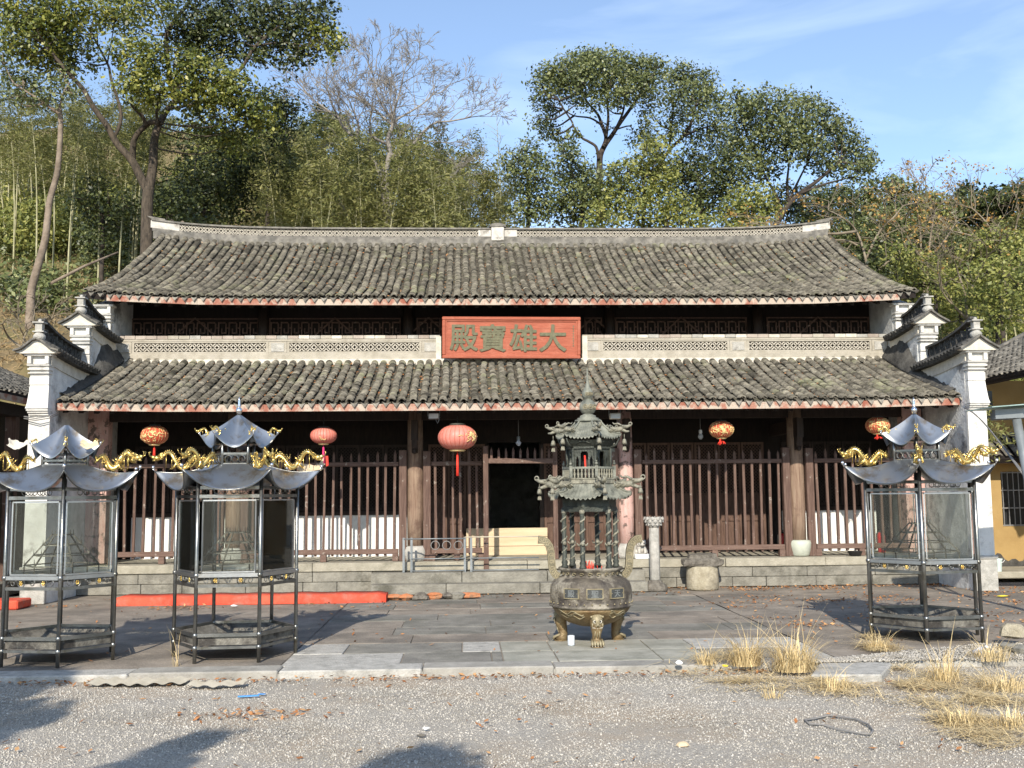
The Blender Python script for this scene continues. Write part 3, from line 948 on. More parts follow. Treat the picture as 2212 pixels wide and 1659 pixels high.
    pier(Y2+0.015, 4.51, 0, 3.7, False)
    cap(17.82, 19.16, 4.425, False)
    pier(Y3-0.01, 5.06, 0, 4.4, False)
    # soot and roof flashing along the tile edge
    b = MB()
    for i in range(40):
        d = 0.10+2.7*i/39
        p = lower_pt(xi, d)
        hgt = 0.09+0.10*(i/39)+0.34*math.exp(-((i-28)/6.0)**2)+rnd.uniform(0, 0.05)
        s0 = len(b.V)
        b.V += [(xi+sgn*0.01, p.y, p.z-0.05), (xi-sgn*0.16, p.y, p.z+0.04), (xi-sgn*0.14, p.y, p.z+0.075), (xi-sgn*0.02, p.y, p.z+hgt), (xi+sgn*0.01, p.y, p.z+hgt)]
        if i:
            for k in range(4):
                f = (s0-5+k, s0+k, s0+k+1, s0-5+k+1)
                b.F.append(f)
                b.S.append(True)
    b.build('flashing', 'soot', wall)
    return wall
sidewall(XL, XLo, -1, None)
sidewall(XR, XRo, 1, None)
b = MB()
b.span((XL, 28.8, 0), (XR, 29.0, 4.6))
b.build('rear_wall', 'plaster_worn', hall)

# ------------------------------------------------------------------ platform
YP, ZP = 17.65, 0.48
b = MB()
b.span((XL, YP+0.12, 0.0), (XR, 28.8, ZP-0.09))
b.span((XL, YP+0.5, ZP-0.09), (XR, 28.8, ZP-0.004))
plat = b.build('platform', 'stone', hall)
def stones(x0, x1, y0, z0, z1, lens, name, m, dep=0.30, top=None):
    x = x0
    while x < x1-0.05:
        l = min(rnd.uniform(*lens), x1-x)
        if x1-(x+l) < 0.25: l = x1-x
        j = rnd.uniform(-0.008, 0.008)
        bb = MB()
        bb.span((x+0.004, y0+j, z0+0.003), (x+l-0.004, y0+dep, z1-0.003))
        bb.build(name, m, plat, 0.008)
        x += l
sx0, sx1 = PX(800, 1250, 17.3), PX(1395, 1250, 17.3)
for a_, c_ in ((XL, sx0), (sx1, XR)):
    stones(a_, c_, YP, 0.0, 0.165, (0.55, 1.1), 'foundation_stone', 'stone')
    stones(a_, c_, YP-0.005, 0.165, 0.335, (0.6, 1.2), 'foundation_stone', 'stone')
stones(XL, XR, YP-0.03, 0.335, ZP, (1.1, 2.2), 'edge_stone', 'stone_pale', 0.52)
stones(sx0, sx1, YP-0.33, 0.0, 0.325, (1.2, 1.9), 'step_stone', 'stone', 0.33)
stones(sx0+0.02, sx1-0.02, YP-0.68, 0.0, 0.165, (1.2, 1.9), 'step_stone', 'stone', 0.35)
# floor of the porch
x = XL
b = MB()
b.span((XL+0.01, YP+0.49, ZP-0.01), (XR-0.01, 19.4, ZP+0.0))
b.build('porch_floor', 'stone_pale', hall)

# ------------------------------------------------------------------ columns
YC = 18.05
cols = [PX(505, 1100, YC), PX(897, 1100, YC), PX(1352, 1100, YC), PX(1722, 1100, YC)]
ends = [XL+0.17, XR-0.20]
for i, x in enumerate(ends[:1]+cols+ends[1:]):
    pink = i in (0, 5)
    r = 0.135
    b = MB()
    b.lathe([(r, ZP+0.2), (r*1.04, ZP+0.8), (r, 2.2), (r*0.94, 3.2)], 20, (x, YC, 0))
    if pink:
        b = MB()
        b.span((x-0.17, YC-0.10, ZP+0.02), (x+0.17, YC+0.12, 3.3))
    cm = 'pinkcolumn' if i in (0, 3, 5) else 'column'
    o = b.build('column', cm, hall)
    if not pink:
        b = MB()
        if i == 4:
            b.lathe([(0.145, ZP), (0.165, ZP+0.02), (0.195, ZP+0.16), (0.20, ZP+0.22), (0.185, ZP+0.265), (0.14, ZP+0.275)], 24, (x, YC-0.06, 0))
            b.build('column_base', 'jade', o)
        else:
            b.lathe([(0.19, ZP), (0.20, ZP+0.05), (0.215, ZP+0.15), (0.19, ZP+0.23), (0.14, ZP+0.25)], 24, (x, YC-0.03, 0))
            b.build('column_base', 'stone_grey', o)
        # carved bracket under the eave
        b = MB()
        b.span((x-0.055, YC-0.34, 2.52), (x+0.055, YC-0.06, 2.86))
        b.prism([(x-0.05, YC-0.12, 2.52), (x-0.05, YC-0.30, 2.52), (x-0.05, YC-0.26, 2.38), (x-0.05, YC-0.12, 2.30)], (0.10, 0, 0))
        b.ball((x, YC-0.22, 2.33), 0.045, 8)
        b.span((x-0.05, YC-0.06, 2.62), (x+0.05, 19.4, 2.84))
        b.build('bracket', 'darkwood', o)
# long tie beam under the lower roof
b = MB()
b.span((XL, YC-0.06, 2.88), (XR, YC+0.08, 3.08))
b.build('tie_beam', 'darkwood', hall)

# ------------------------------------------------------------------ inner front of the hall (doors, windows, low walls)
YI = 19.45
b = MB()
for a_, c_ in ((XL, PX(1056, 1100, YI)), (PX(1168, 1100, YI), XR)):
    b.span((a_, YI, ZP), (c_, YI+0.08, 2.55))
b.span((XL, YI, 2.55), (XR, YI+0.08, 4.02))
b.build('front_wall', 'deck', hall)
def lattice_leaf_mesh(w, z0, z1, kind):
    """wooden leaf: frame, lattice above, panel below"""
    b = MB()
    fw, th = 0.045, 0.05
    b.span((-w/2, -th, z0), (-w/2+fw, 0, z1))
    b.span((w/2-fw, -th, z0), (w/2, 0, z1))
    zs = [z0, z1-0.045] if kind == 'window' else [z0, z0+(z1-z0)*0.26, z0+(z1-z0)*0.34, z0+(z1-z0)*0.50, z1-0.045]
    for z in zs: b.span((-w/2+fw, -th+0.002, z), (w/2-fw, -0.002, z+0.045))
    if kind != 'window':
        b.span((-w/2+fw, -0.024, z0+0.045), (w/2-fw, -0.004, zs[1]))
        b.span((-w/2+fw+0.03, -0.034, z0+0.075), (w/2-fw-0.03, -0.0245, zs[1]-0.03))
        b.span((-w/2+fw, -0.024, zs[1]+0.045), (w/2-fw, -0.004, zs[2]))
        b.span((-w/2+fw, -0.024, zs[2]+0.045), (w/2-fw, -0.004, zs[3]))
    return b, (zs[-2]+0.045 if kind != 'window' else z0+0.045)
def diag_lattice(x0, x1, z0, z1, p=0.062):
    b = MB()
    for s_ in (1, -1):
        k = int(((x1-x0)+(z1-z0))/p)+1
        for i in range(k):
            c = i*p
            pts = []
            for t in (0, 1):
                pass
            # line x - x0 = c - t, z - z0 = t  (mirrored for the other family)
            t0, t1 = max(0, c-(x1-x0)), min(z1-z0, c)
            if t1-t0 < 0.02: continue
            xa, xb = x0+c-t0, x0+c-t1
            if s_ < 0: xa, xb = x0+x1-xa, x0+x1-xb
            b.bar((xa, -0.02-0.008*(s_ > 0), z0+t0), (xb, -0.02-0.008*(s_ > 0), z0+t1), 0.013, 0.012, up=(0, 1, 0))
    return b
def leaves(x0, x1, n, z0, z1, kind, m='doorwood'):
    w = (x1-x0)/n
    bb, zl = lattice_leaf_mesh(w-0.012, z0, z1, kind)
    me = bb.mesh('door_leaf' if kind != 'window' else 'window_leaf', m)
    lm = diag_lattice(-w/2+0.05, w/2-0.05, zl, z1-0.045).mesh('leaf_lattice', m)
    for i in range(n):
        o = link('door_leaf' if kind != 'window' else 'window_leaf', me, hall, (x0+w*(i+0.5), YI-0.002, 0))
        link('leaf_lattice', lm, o)
cx_ = [ends[0]]+cols+[ends[1]]
leaves(cx_[3]+0.18, cx_[4]-0.16, 6, ZP+0.06, 2.52, 'door')
for i in (0, 1, 4):
    leaves(cx_[i]+0.17, cx_[i+1]-0.17, 6, 1.32, 2.52, 'window', 'darkwood')
xdo, xdc = PX(1056, 1100, YI), PX(1168, 1100, YI)
leaves(cx_[2]+0.17, xdo-0.06, 3, ZP+0.06, 2.52, 'door')
leaves(xdc+0.06, cx_[3]-0.17, 3, ZP+0.06, 2.52, 'door')
b = MB()
b.span((xdo-0.055, YI-0.06, ZP), (xdo+0.015, YI+0.1, 2.5))
b.span((xdc-0.015, YI-0.06, ZP), (xdc+0.055, YI+0.1, 2.5))
b.build('door_frame', 'darkwood', hall)
# white low walls with a sill
for i in (0, 1, 4):
    b = MB()
    b.span((cx_[i]+0.15, YI-0.07, ZP), (cx_[i+1]-0.15, YI-0.003, 1.23))
    lw = b.build('low_wall', 'white_board', hall)
    b = MB()
    b.span((cx_[i]+0.14, YI-0.10, 1.232), (cx_[i+1]-0.14, YI-0.004, 1.30))
    b.build('sill', 'darkwood', lw)
# beige threshold boards in the doorway
for k in range(3):
    b = MB()
    b.span((xdo-0.42, YI-0.25+0.012*(k % 2), ZP+0.005+0.165*k), (xdc+0.10, YI-0.17, ZP+0.165*(k+1)-0.004))
    b.build('threshold_board', 'beige', hall)

# ------------------------------------------------------------------ upper storey band
YB = 19.30
# white mortar strip and sloping bed where the lower roof meets the wall
b = MB()
b.span((PX(246, 775, YB), YB-0.06, 3.98), (PX(1924, 775, YB), YB+0.14, 4.105))
par = b.build('parapet', 'corbel', hall)
def band(u0, u1, va, vb, y0, y1, m, name, bev=0.0):
    um = (u0+u1)/2
    b = MB()
    b.span((PX(u0, va, YB), y0, PZ(1090, vb, YB)), (PX(u1, va, YB), y1, PZ(1090, va, YB)))
    return b.build(name, m, par, bev)
zb = lambda v: PZ(1090, v, YB)
for u0, u1 in ((246, 951), (1257, 1921)):
    band(u0, u1, 765, 775.5, YB-0.035, YB+0.12, 'cream', 'base_moulding')
    band(u0+2, u1-2, 761, 764.7, YB-0.015, YB+0.12, 'cream', 'base_moulding')
    # top rail and brick cap
    band(u0, u1, 731.5, 736, YB-0.02, YB+0.12, 'cream', 'top_rail')
    n = int((u1-u0)/23)
    for i in range(n):
        a_, c_ = PX(u0+(u1-u0)*i/n, 728, YB), PX(u0+(u1-u0)*(i+1)/n, 728, YB)
        bb = MB()
        bb.span((a_+0.003, YB-0.03+rnd.uniform(-0.006, 0.006), zb(731.3)), (c_-0.003, YB+0.13, zb(724)+rnd.uniform(-0.004, 0.004)))
        bb.build('brick', rnd.choice(['palebrick', 'corbel', 'palebrick', 'cream', 'stone_grey']), par, 0.005)
panels = [(285, 580), (620, 911), (1298, 1576), (1613, 1883)]
edges = [(246, 285), (580, 620), (911, 951), (1257, 1298), (1576, 1613), (1883, 1921)]
for u0, u1 in edges:
    band(u0, u1, 736, 761, YB-0.01, YB+0.10, 'cream', 'parapet_post', 0.006)
    b = MB()
    a_, c_ = PX(u0, 750, YB), PX(u1, 750, YB)
    b.span((a_+0.05, YB-0.022, zb(758)), (c_-0.05, YB-0.0105, zb(740)))
    b.build('post_panel', 'stone_grey', par)
for u0, u1 in panels:
    a_, c_ = PX(u0, 750, YB), PX(u1, 750, YB)
    z0, z1 = zb(761), zb(736)
    b = MB()
    f = 0.028
    b.span((a_+0.002, YB-0.012, z0+0.001), (c_-0.002, YB+0.06, z0+f))
    b.span((a_+0.002, YB-0.012, z1-f), (c_-0.002, YB+0.06, z1-0.001))
    b.span((a_+0.002, YB-0.0115, z0+f), (a_+0.045, YB+0.0595, z1-f))
    b.span((c_-0.045, YB-0.0115, z0+f), (c_-0.002, YB+0.0595, z1-f))
    fr = b.build('panel_frame', 'cream', par)
    b = MB()
    lattice_bars(b, a_+0.045, c_-0.045, z0+f, z1-f, YB+0.005, 0.075, 0.020, 0.035)
    b.build('lattice_panel', 'lattice', fr)
    b = MB()
    b.span((a_+0.004, YB+0.085, z0+0.002), (c_-0.004, YB+0.095, z1-0.002))
    b.build('gap_shade_sheet', 'deck', fr)  # near-black sheet added behind the openwork, painting its gaps as shade
# end stubs beside the name board and dark wall with lattice windows behind
for u0, u1 in ((942, 953), (1257, 1268)):
    band(u0, u1, 727, 776, YB-0.05, YB+0.13, 'corbel', 'parapet_stub')
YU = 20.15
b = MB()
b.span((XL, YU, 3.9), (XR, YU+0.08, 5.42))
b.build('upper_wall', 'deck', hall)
def meander(u0, u1):
    x0, x1 = PX(u0, 705, YU), PX(u1, 705, YU)
    z0, z1 = PZ(1090, 731, YU), PZ(1090, 687, YU)
    b = MB()
    w = 0.024
    def h(xa, xb, z): b.span((xa, YU-0.05, z), (xb, YU-0.012, z+w))
    def v(za, zc, x): b.span((x, YU-0.052, za), (x+w, YU-0.014, zc))
    h(x0, x1, z0); h(x0, x1, z1-w)
    v(z0, z1, x0); v(z0, z1, x1-w)
    n = max(2, int((x1-x0)/0.19))
    s = (x1-x0)/n
    for i in range(n):
        a = x0+i*s
        q = (z1-z0)/4
        v(z0, z1-q, a+s*0.15)
        h(a+s*0.15, a+s*0.85, z1-q)
        v(z0+q, z1-q, a+s*0.85)
        h(a+s*0.45, a+s*0.85, z0+q)
        v(z0+q, z0+2*q, a+s*0.45)
        h(a, a+s*0.15, z0+2*q)
    xm = (x0+x1)/2
    b.bar((xm-0.45, YU-0.06, z0), (xm, YU-0.06, z1), 0.03, 0.02, up=(0, 1, 0))
    b.bar((xm+0.45, YU-0.06, z0), (xm, YU-0.06, z1), 0.03, 0.02, up=(0, 1, 0))
    b.build('lattice_window', 'fencewood', hall)
for u0, u1 in ((285, 560), (582, 866), (900, 952), (1262, 1300), (1328, 1612), (1655, 1876)): meander(u0, u1)
for u in (270, 571, 883, 1315, 1633, 1900):
    b = MB()
    b.lathe([(0.10, 3.9), (0.10, 5.3)], 12, (PX(u, 705, YU), YU-0.12, 0))
    b.build('upper_column', 'darkwood', hall)
# darkness of the inside: floor and altar table
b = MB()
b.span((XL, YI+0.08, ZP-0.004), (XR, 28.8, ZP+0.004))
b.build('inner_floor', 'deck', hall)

# ------------------------------------------------------------------ name board
YN = 18.98
tl, br = P(955, 685.5, YN), P(1254.5, 773.5, YN)
zc_, wN, hN = (tl.z+br.z)/2, br.x-tl.x, tl.z-br.z
plq = thing('name_board', 'red wooden name board with four green characters under the upper eave', 'sign', ((tl.x+br.x)/2, YN, zc_))
plq.rotation_euler = (R(7), R(0.35), 0)
def local(b, name, m, par_=plq, bev=0.0): return b.build(name, m, par_, bev)
for k in range(4):
    z0 = -hN/2+0.045+(hN-0.09)*k/4
    b = MB()
    b.span((-wN/2+0.05, -0.012, z0+0.0008), (wN/2-0.05, 0.03, z0+(hN-0.09)/4-0.0008))
    local(b, 'board', 'plaque_red')
fw = 0.062
for a, c, d, e in ((-wN/2, -hN/2, wN/2, -hN/2+fw), (-wN/2, hN/2-fw, wN/2, hN/2), (-wN/2, -hN/2+fw, -wN/2+fw, hN/2-fw), (wN/2-fw, -hN/2+fw, wN/2, hN/2-fw)):
    b = MB()
    b.span((a, -0.05, c), (d, 0.04, e))
    local(b, 'frame', 'plaque_red', plq, 0.012)
b = MB()
f2 = fw+0.001
for a, c, d, e in ((-wN/2+f2, -hN/2+f2, wN/2-f2, -hN/2+f2+0.022), (-wN/2+f2, hN/2-f2-0.022, wN/2-f2, hN/2-f2), (-wN/2+f2, -hN/2+f2+0.022, -wN/2+f2+0.022, hN/2-f2-0.022), (wN/2-f2-0.022, -hN/2+f2+0.022, wN/2-f2, hN/2-f2-0.022)):
    b.span((a, -0.03, c), (d, 0.0, e))
local(b, 'inner_moulding', 'plaque_red')
for ch, u in (('殿', 1002), ('寶', 1064), ('雄', 1130), ('大', 1194)):
    me = bold_text(ch, 0.53, 0.012, 'char', 'character', 0.010)
    o = link('character', me, plq)
    o.location = (PX(u, 730, YN)-plq.location.x, -0.02, -0.005)
    o.rotation_euler = (math.pi/2, 0, 0)
b = MB()
for i in range(9): b.span((wN/2-0.142, -0.0145, 0.20-i*0.045), (wN/2-0.120, -0.012, 0.228-i*0.045))
local(b, 'small_inscription', 'char')
b = MB()
b.span((-wN/2+0.3, 0.04, -hN/2-0.02), (-wN/2+0.36, 0.25, -hN/2+0.04))
b.span((wN/2-0.36, 0.04, -hN/2-0.02), (wN/2-0.30, 0.25, -hN/2+0.04))
b.span((-wN/2+0.3, 0.04, hN/2-0.10), (-wN/2+0.36, 0.9, hN/2-0.04))
b.span((wN/2-0.36, 0.04, hN/2-0.10), (wN/2-0.30, 0.9, hN/2-0.04))
local(b, 'bracket', 'darkwood')
# ------------------------------------------------------------------ fences between the columns
YF = 17.95
bar_lo = []
def paling(b, x, z0, z1, w=0.04, lean=0.0):
    h = w/2
    vs = [(x-h, YF-h, z0), (x+h, YF-h, z0), (x+h, YF+h, z0), (x-h, YF+h, z0)]
    x2 = x+lean
    vs += [(x2-h, YF-h, z1-0.07), (x2+h, YF-h, z1-0.07), (x2+h, YF+h, z1-0.07), (x2-h, YF+h, z1-0.07), (x2, YF, z1)]
    b.add(vs, [(3, 2, 1, 0), (0, 1, 5, 4), (1, 2, 6, 5), (2, 3, 7, 6), (3, 0, 4, 7), (4, 5, 8), (5, 6, 8), (6, 7, 8), (7, 4, 8)])
def fence(x0, x1, label, n=None, jl=True, jr=True, zlow=0.60):
    f = thing('wooden_fence', label, 'fence', ((x0+x1)/2, YF, ZP), group='slatted wooden fences between the hall columns')
    off = -f.location
    def put(b, name, m, bev=0.0):
        o = b.build(name, m, f, bev)
        o.location = off
        return o
    b = MB()
    b.span((x0, YF-0.045, 2.085), (x1, YF+0.022, 2.155))
    put(b, 'top_rail', 'rail', 0.006)
    b = MB()
    b.span((x0, YF-0.05, zlow), (x1, YF+0.03, zlow+0.085))
    put(b, 'bottom_rail', 'rail', 0.006)
    for t in (0.02, 0.5, 0.98):
        b = MB()
        x = x0+(x1-x0)*t
        b.span((x-0.05, YF-0.06, ZP), (x+0.05, YF+0.05, zlow-0.001))
        put(b, 'rail_foot', 'rail', 0.006)
    n = n or int((x1-x0)/0.146)
    for i in range(n):
        x = x0+(x1-x0)*(i+0.5)/n+rnd.gauss(0, 0.006)
        b = MB()
        paling(b, x, zlow-0.03, 2.335+rnd.gauss(0, 0.022), 0.040+rnd.uniform(-0.004, 0.004), rnd.gauss(0, 0.014))
        put(b, 'paling', 'fencewood')
    return f
def jamb(x, w=0.115):
    f = thing('fence_post', 'x', 'post', (x, YF, ZP), group='plank posts flanking the hall columns')
    b = MB()
    b.span((-w/2, -0.05, 0), (w/2, 0.06, 1.87+rnd.uniform(-0.02, 0.02)))
    b.build('plank', 'fencewood', f, 0.008)
    return f
cf = cols
labels_j = {0: 'behind the middle candle pavilion', 1: 'at the bare brown column left of the doorway', 2: 'at the pink flaking column behind the incense burner', 3: 'at the brown column on the pale drum base'}
for i, x in enumerate(cols):
    for sg in (-1, 1):
        j = jamb(x+sg*0.205, 0.13)
        j['label'] = '%s dark plank post %s' % ('left' if sg < 0 else 'right', labels_j[i])
xs = [XL+0.42]+cols+[XR-0.42]
fence(xs[0], cols[0]-0.28, 'brown slatted fence with pointed tops behind the leftmost candle pavilion', None)
fence(cols[0]+0.28, cols[1]-0.28, 'brown slatted fence in front of the sunlit white wall, left of the doorway', None)
xg0, xg1 = PX(1049, 1120, YF), PX(1200, 1120, YF)
fence(cols[1]+0.28, xg0-0.06, 'short brown slatted fence between the bare column and the gate post', 6)
fence(cols[2]+0.28, cols[3]-0.28, 'brown slatted fence in front of the panelled doors right of the burner', 16)
fence(cols[3]+0.28, xs[5], 'brown slatted fence behind the right candle pavilion', None)
# gate frame
g = thing('gate_frame', 'dark wooden gate frame with pointed pickets above the open doorway', 'gate', ((xg0+xg1)/2, YF, 0.165))
go = -g.location
for x, zb_, w in ((xg0, 0.325, 0.085), (xg1, ZP, 0.08)):
    b = MB()
    b.span((x-w/2, YF-0.36 if zb_ < 0.4 else YF-0.05, zb_), (x+w/2, YF-0.28 if zb_ < 0.4 else YF+0.04, 2.40))
    o = b.build('gate_post', 'fencewood', g, 0.006)
    o.location = go
b = MB()
b.bar((xg0+0.04, YF-0.32, 2.15), (xg1-0.04, YF-0.03, 2.15), 0.07, 0.085)
o = b.build('lintel', 'rail', g, 0.006)
o.location = go
for i in range(9):
    x = xg0+0.10+(xg1-xg0-0.2)*i/8
    b = MB()
    paling(b, x, 2.192, 2.385+rnd.gauss(0, 0.006), 0.04)
    o = b.build('picket', 'fencewood', g)
    o.location = go+Vector((0, -0.30+0.27*i/8, 0))
# low barrier at the steps
YR = 17.42
b0 = P(885, 1170, YR)
bar = thing('low_barrier', 'low grey metal barrier with thin rails on the steps before the doorway', 'barrier', (b0.x, YR, 0.325))
def bl(b, name, m):
    o = b.build(name, m, bar)
    o.location = -bar.location
    return o
zt, zm, zl_ = PZ(1000, 1163, YR), PZ(1000, 1206, YR), PZ(1000, 1232, YR)
xs_ = [PX(872, 1200, YR), PX(889, 1200, YR), PX(1004, 1200, YR), PX(1018, 1200, YR)]
for x in xs_:
    b = MB()
    b.span((x-0.018, YR-0.018, 0.325), (x+0.018, YR+0.018, zt+0.02))
    bl(b, 'upright', 'postgrey')
for z, xa, xb in ((zt, xs_[0], xs_[2]), (zm, xs_[1], xs_[2]), (zl_, xs_[1], xs_[2]), (zt+0.02, xs_[2], PX(1163, 1160, YR)), (zm, xs_[3], PX(1163, 1160, YR)), (zl_, xs_[3], PX(1163, 1160, YR))):
    b = MB()
    b.tube([(xa, YR-0.02, z), (xb, YR-0.02, z)], 0.011, 6)
    bl(b, 'rail', 'postgrey' if z != zt+0.02 else 'corrugated')
for k, u in enumerate((940, 965, 990)):
    b = MB()
    c = P(u, 1178, YR)
    pts = [(c.x+0.07*math.cos(a), YR-0.02, c.z+0.07*math.sin(a)) for a in [2*math.pi*q/12 for q in range(12)]]
    b.tube(pts, 0.008, 5, closed=True)
    bl(b, 'scroll', 'cable')

# ------------------------------------------------------------------ lanterns
def lantern(u, v, Y, wpx, ratio, label, main, ztop, gold, tassel_v, tm='tassel', fringe=False, name='red_lantern'):
    c = P(u, v, Y)
    r = wpx/2*Y/FPX
    h = r*ratio
    t = thing(name, label, 'lantern', c, group='lanterns hanging under the lower eave')
    b = MB()
    prof = []
    for i in range(15):
        a = -1.22+2.44*i/14
        prof.append((r*math.cos(a)**0.82, h*math.sin(a)/math.sin(1.22)))
    b.lathe(prof, 72, rib=0.022, ribn=24)
    body = b.build('lantern_body', main, t)
    b = MB()
    for i in range(24):
        a = 2*math.pi*(i+0.5)/24
        b.tube([(p[0]*1.0*math.cos(a), p[0]*1.0*math.sin(a), p[1]) for p in prof[::2]], 0.0035, 4)
    b.build('wire_rib', 'lantern_red' if main == 'lantern_pink' else 'lantern_gold', body)
    b = MB()
    rr = prof[0][0]
    b.lathe([(rr*0.95, -h*1.02), (rr*1.02, -h*1.10), (rr*0.8, -h*1.18)], 20)
    b.build('bottom_collar', 'lantern_gold', t)
    b = MB()
    b.lathe([(rr*1.0, h*1.0), (rr*1.05, h*1.10), (rr*0.9, h*1.17)], 20)
    b.build('top_collar', 'darkbronze', t)
    b = MB()
    b.tube([(0, 0, h*1.15), (0, 0, ztop-c.z)], 0.006, 5)
    b.build('cord', 'black', t)
    zt_ = PZ(u, tassel_v, Y)-c.z
    b = MB()
    b.tube([(0, 0, -h*1.15), (0, 0, -h*1.15-0.05)], 0.006, 5)
    ln = -h*1.15-0.04-zt_
    for i in range(14 if not fringe else 10):
        a = 2*math.pi*i/14
        q = 0.018 if not fringe else rr*0.8
        if fringe: a = 2*math.pi*i/10
        k = 1 if not fringe else rnd.uniform(0.5, 0.8)
        b.tube([(q*0.5*math.cos(a), q*0.5*math.sin(a), -h*1.15-0.04), (q*math.cos(a), q*math.sin(a), -h*1.15-0.04-ln*k)], 0.007, 4)
    if fringe: b.tube([(-rr*0.4, -rr*0.5, -h*1.15), (-rr*0.5, -rr*0.6, zt_)], 0.012, 5)
    b.build('tassel', tm, t)
    # gold flourish printed on the silk, as thin raised strokes on the front
    rg = random.Random(int(u))
    b = MB()
    def on(a, e):
        q = 1.225*e
        rr_ = r*math.cos(q)**0.82*1.028
        return Vector((rr_*math.cos(a), rr_*math.sin(a), h*math.sin(q)/math.sin(1.22)))
    for a0, e0, sc, k in gold:
        for i in range(k):
            a, e = a0+rg.gauss(0, sc), e0+rg.gauss(0, sc*0.9)
            pts = []
            th = rg.uniform(0, 6.28)
            for q in range(5):
                pts.append(on(a, max(-0.8, min(0.8, e))))
                th += rg.uniform(-0.3, 1.1)
                a += 0.07*math.cos(th)
                e += 0.07*math.sin(th)
            b.tube(pts, 0.0065, 4)
    props(b.build('gold_flourish', 'lantern_gold', body), kind='stuff')
    return t
YLn = 17.05
F0 = -math.pi/2
lantern(334, 940, YLn, 56, 0.68, 'red lantern with gold flourishes above the gold dragons of the leftmost candle pavilion', 'lantern_red', 2.86, [(F0-0.5, 0, 0.32, 26), (F0+0.5, 0, 0.3, 20)], 986)
lantern(699, 941, YLn, 56, 0.60, 'plain faded red lantern with magenta tassel right of the middle candle pavilion', 'lantern_pink', 2.86, [(F0+0.1, -0.35, 0.15, 5)], 1003, 'magenta')
lantern(988, 945, 16.9, 83, 0.62, 'largest lantern, pink red with a long tassel, beside the dark doorway', 'lantern_pink', 2.86, [(F0+0.9, 0.0, 0.22, 30)], 1028)
lantern(1558, 928, YLn, 53, 0.66, 'red lantern with glittering gold flower and short fringe above the panelled doors', 'lantern_red', 2.86, [(F0, 0, 0.32, 42), (F0-0.9, 0, 0.2, 14), (F0+0.9, 0, 0.2, 14)], 962, fringe=True)
lantern(1896, 919, YLn, 52, 0.66, 'red gold flecked lantern just behind the roof of the right candle pavilion', 'lantern_red', 2.86, [(F0+0.1, 0.1, 0.32, 42), (F0-0.9, 0, 0.2, 14)], 950, fringe=True)
# magenta streamer under the second lantern
b = MB()
p = P(706, 985, YLn)
b.prism([(p.x-0.02, YLn, p.z), (p.x+0.02, YLn, p.z), (p.x+0.028, YLn, p.z-0.15), (p.x-0.01, YLn, p.z-0.17)], (0, 0.006, 0))
o = b.build('streamer', 'tassel')
props(o, 'small red streamer hanging below the plain faded lantern', 'streamer')

def bulb(u, v, Y, label, sock):
    p = P(u, v, Y)
    t = thing('hanging_bulb', label, 'lamp', p)
    b = MB()
    b.tube([(0, 0, 0.04), (0, 0, 2.9-p.z)], 0.006, 5)
    b.build('cord', 'cable', t)
    b = MB()
    b.lathe([(0.022, 0.045), (0.03, 0.03), (0.03, -0.01), (0.024, -0.02)], 12)
    b.build('socket', sock, t)
    b = MB()
    b.lathe([(0.02, -0.02), (0.045, -0.06), (0.045, -0.09), (0.02, -0.12), (0.004, -0.125)], 12)
    b.build('bulb', 'glass_bottle' if sock == 'postgrey' else 'greycup', t)
bulb(1120, 948, 18.2, 'bare light bulb on a long cord inside the doorway', 'postgrey')
bulb(1513, 934, 18.2, 'small grey box switch hanging on a cord left of the gold flowered lantern', 'white')
for u, lab in ((937, 'floodlight under the eave left of the largest lantern'), (1328, 'floodlight under the eave right of the burner spire')):
    p = P(u, 899, 16.95)
    t = thing('floodlight', lab, 'lamp', p)
    b = MB()
    b.span((-0.09, -0.06, -0.05), (0.09, 0.05, 0.05))
    b.build('housing', 'corbel' if u > 1000 else 'postgrey', t, 0.012)
    b = MB()
    b.span((-0.075, -0.064, -0.04), (0.075, -0.0605, 0.04))
    b.build('lens', 'greycup', t)
    b = MB()
    b.bar((-0.095, 0, 0), (-0.095, 0, 0.14), 0.012, 0.03)
    b.bar((0.095, 0, 0), (0.095, 0, 0.14), 0.012, 0.03)
    b.bar((-0.095, 0, 0.14), (0.095, 0, 0.14), 0.03, 0.012)
    b.tube([(0.03, 0.03, -0.05), (0.06, 0.02, -0.12), (0.10, 0.02, -0.02)], 0.007, 5)
    b.build('bracket', 'postgrey', t)

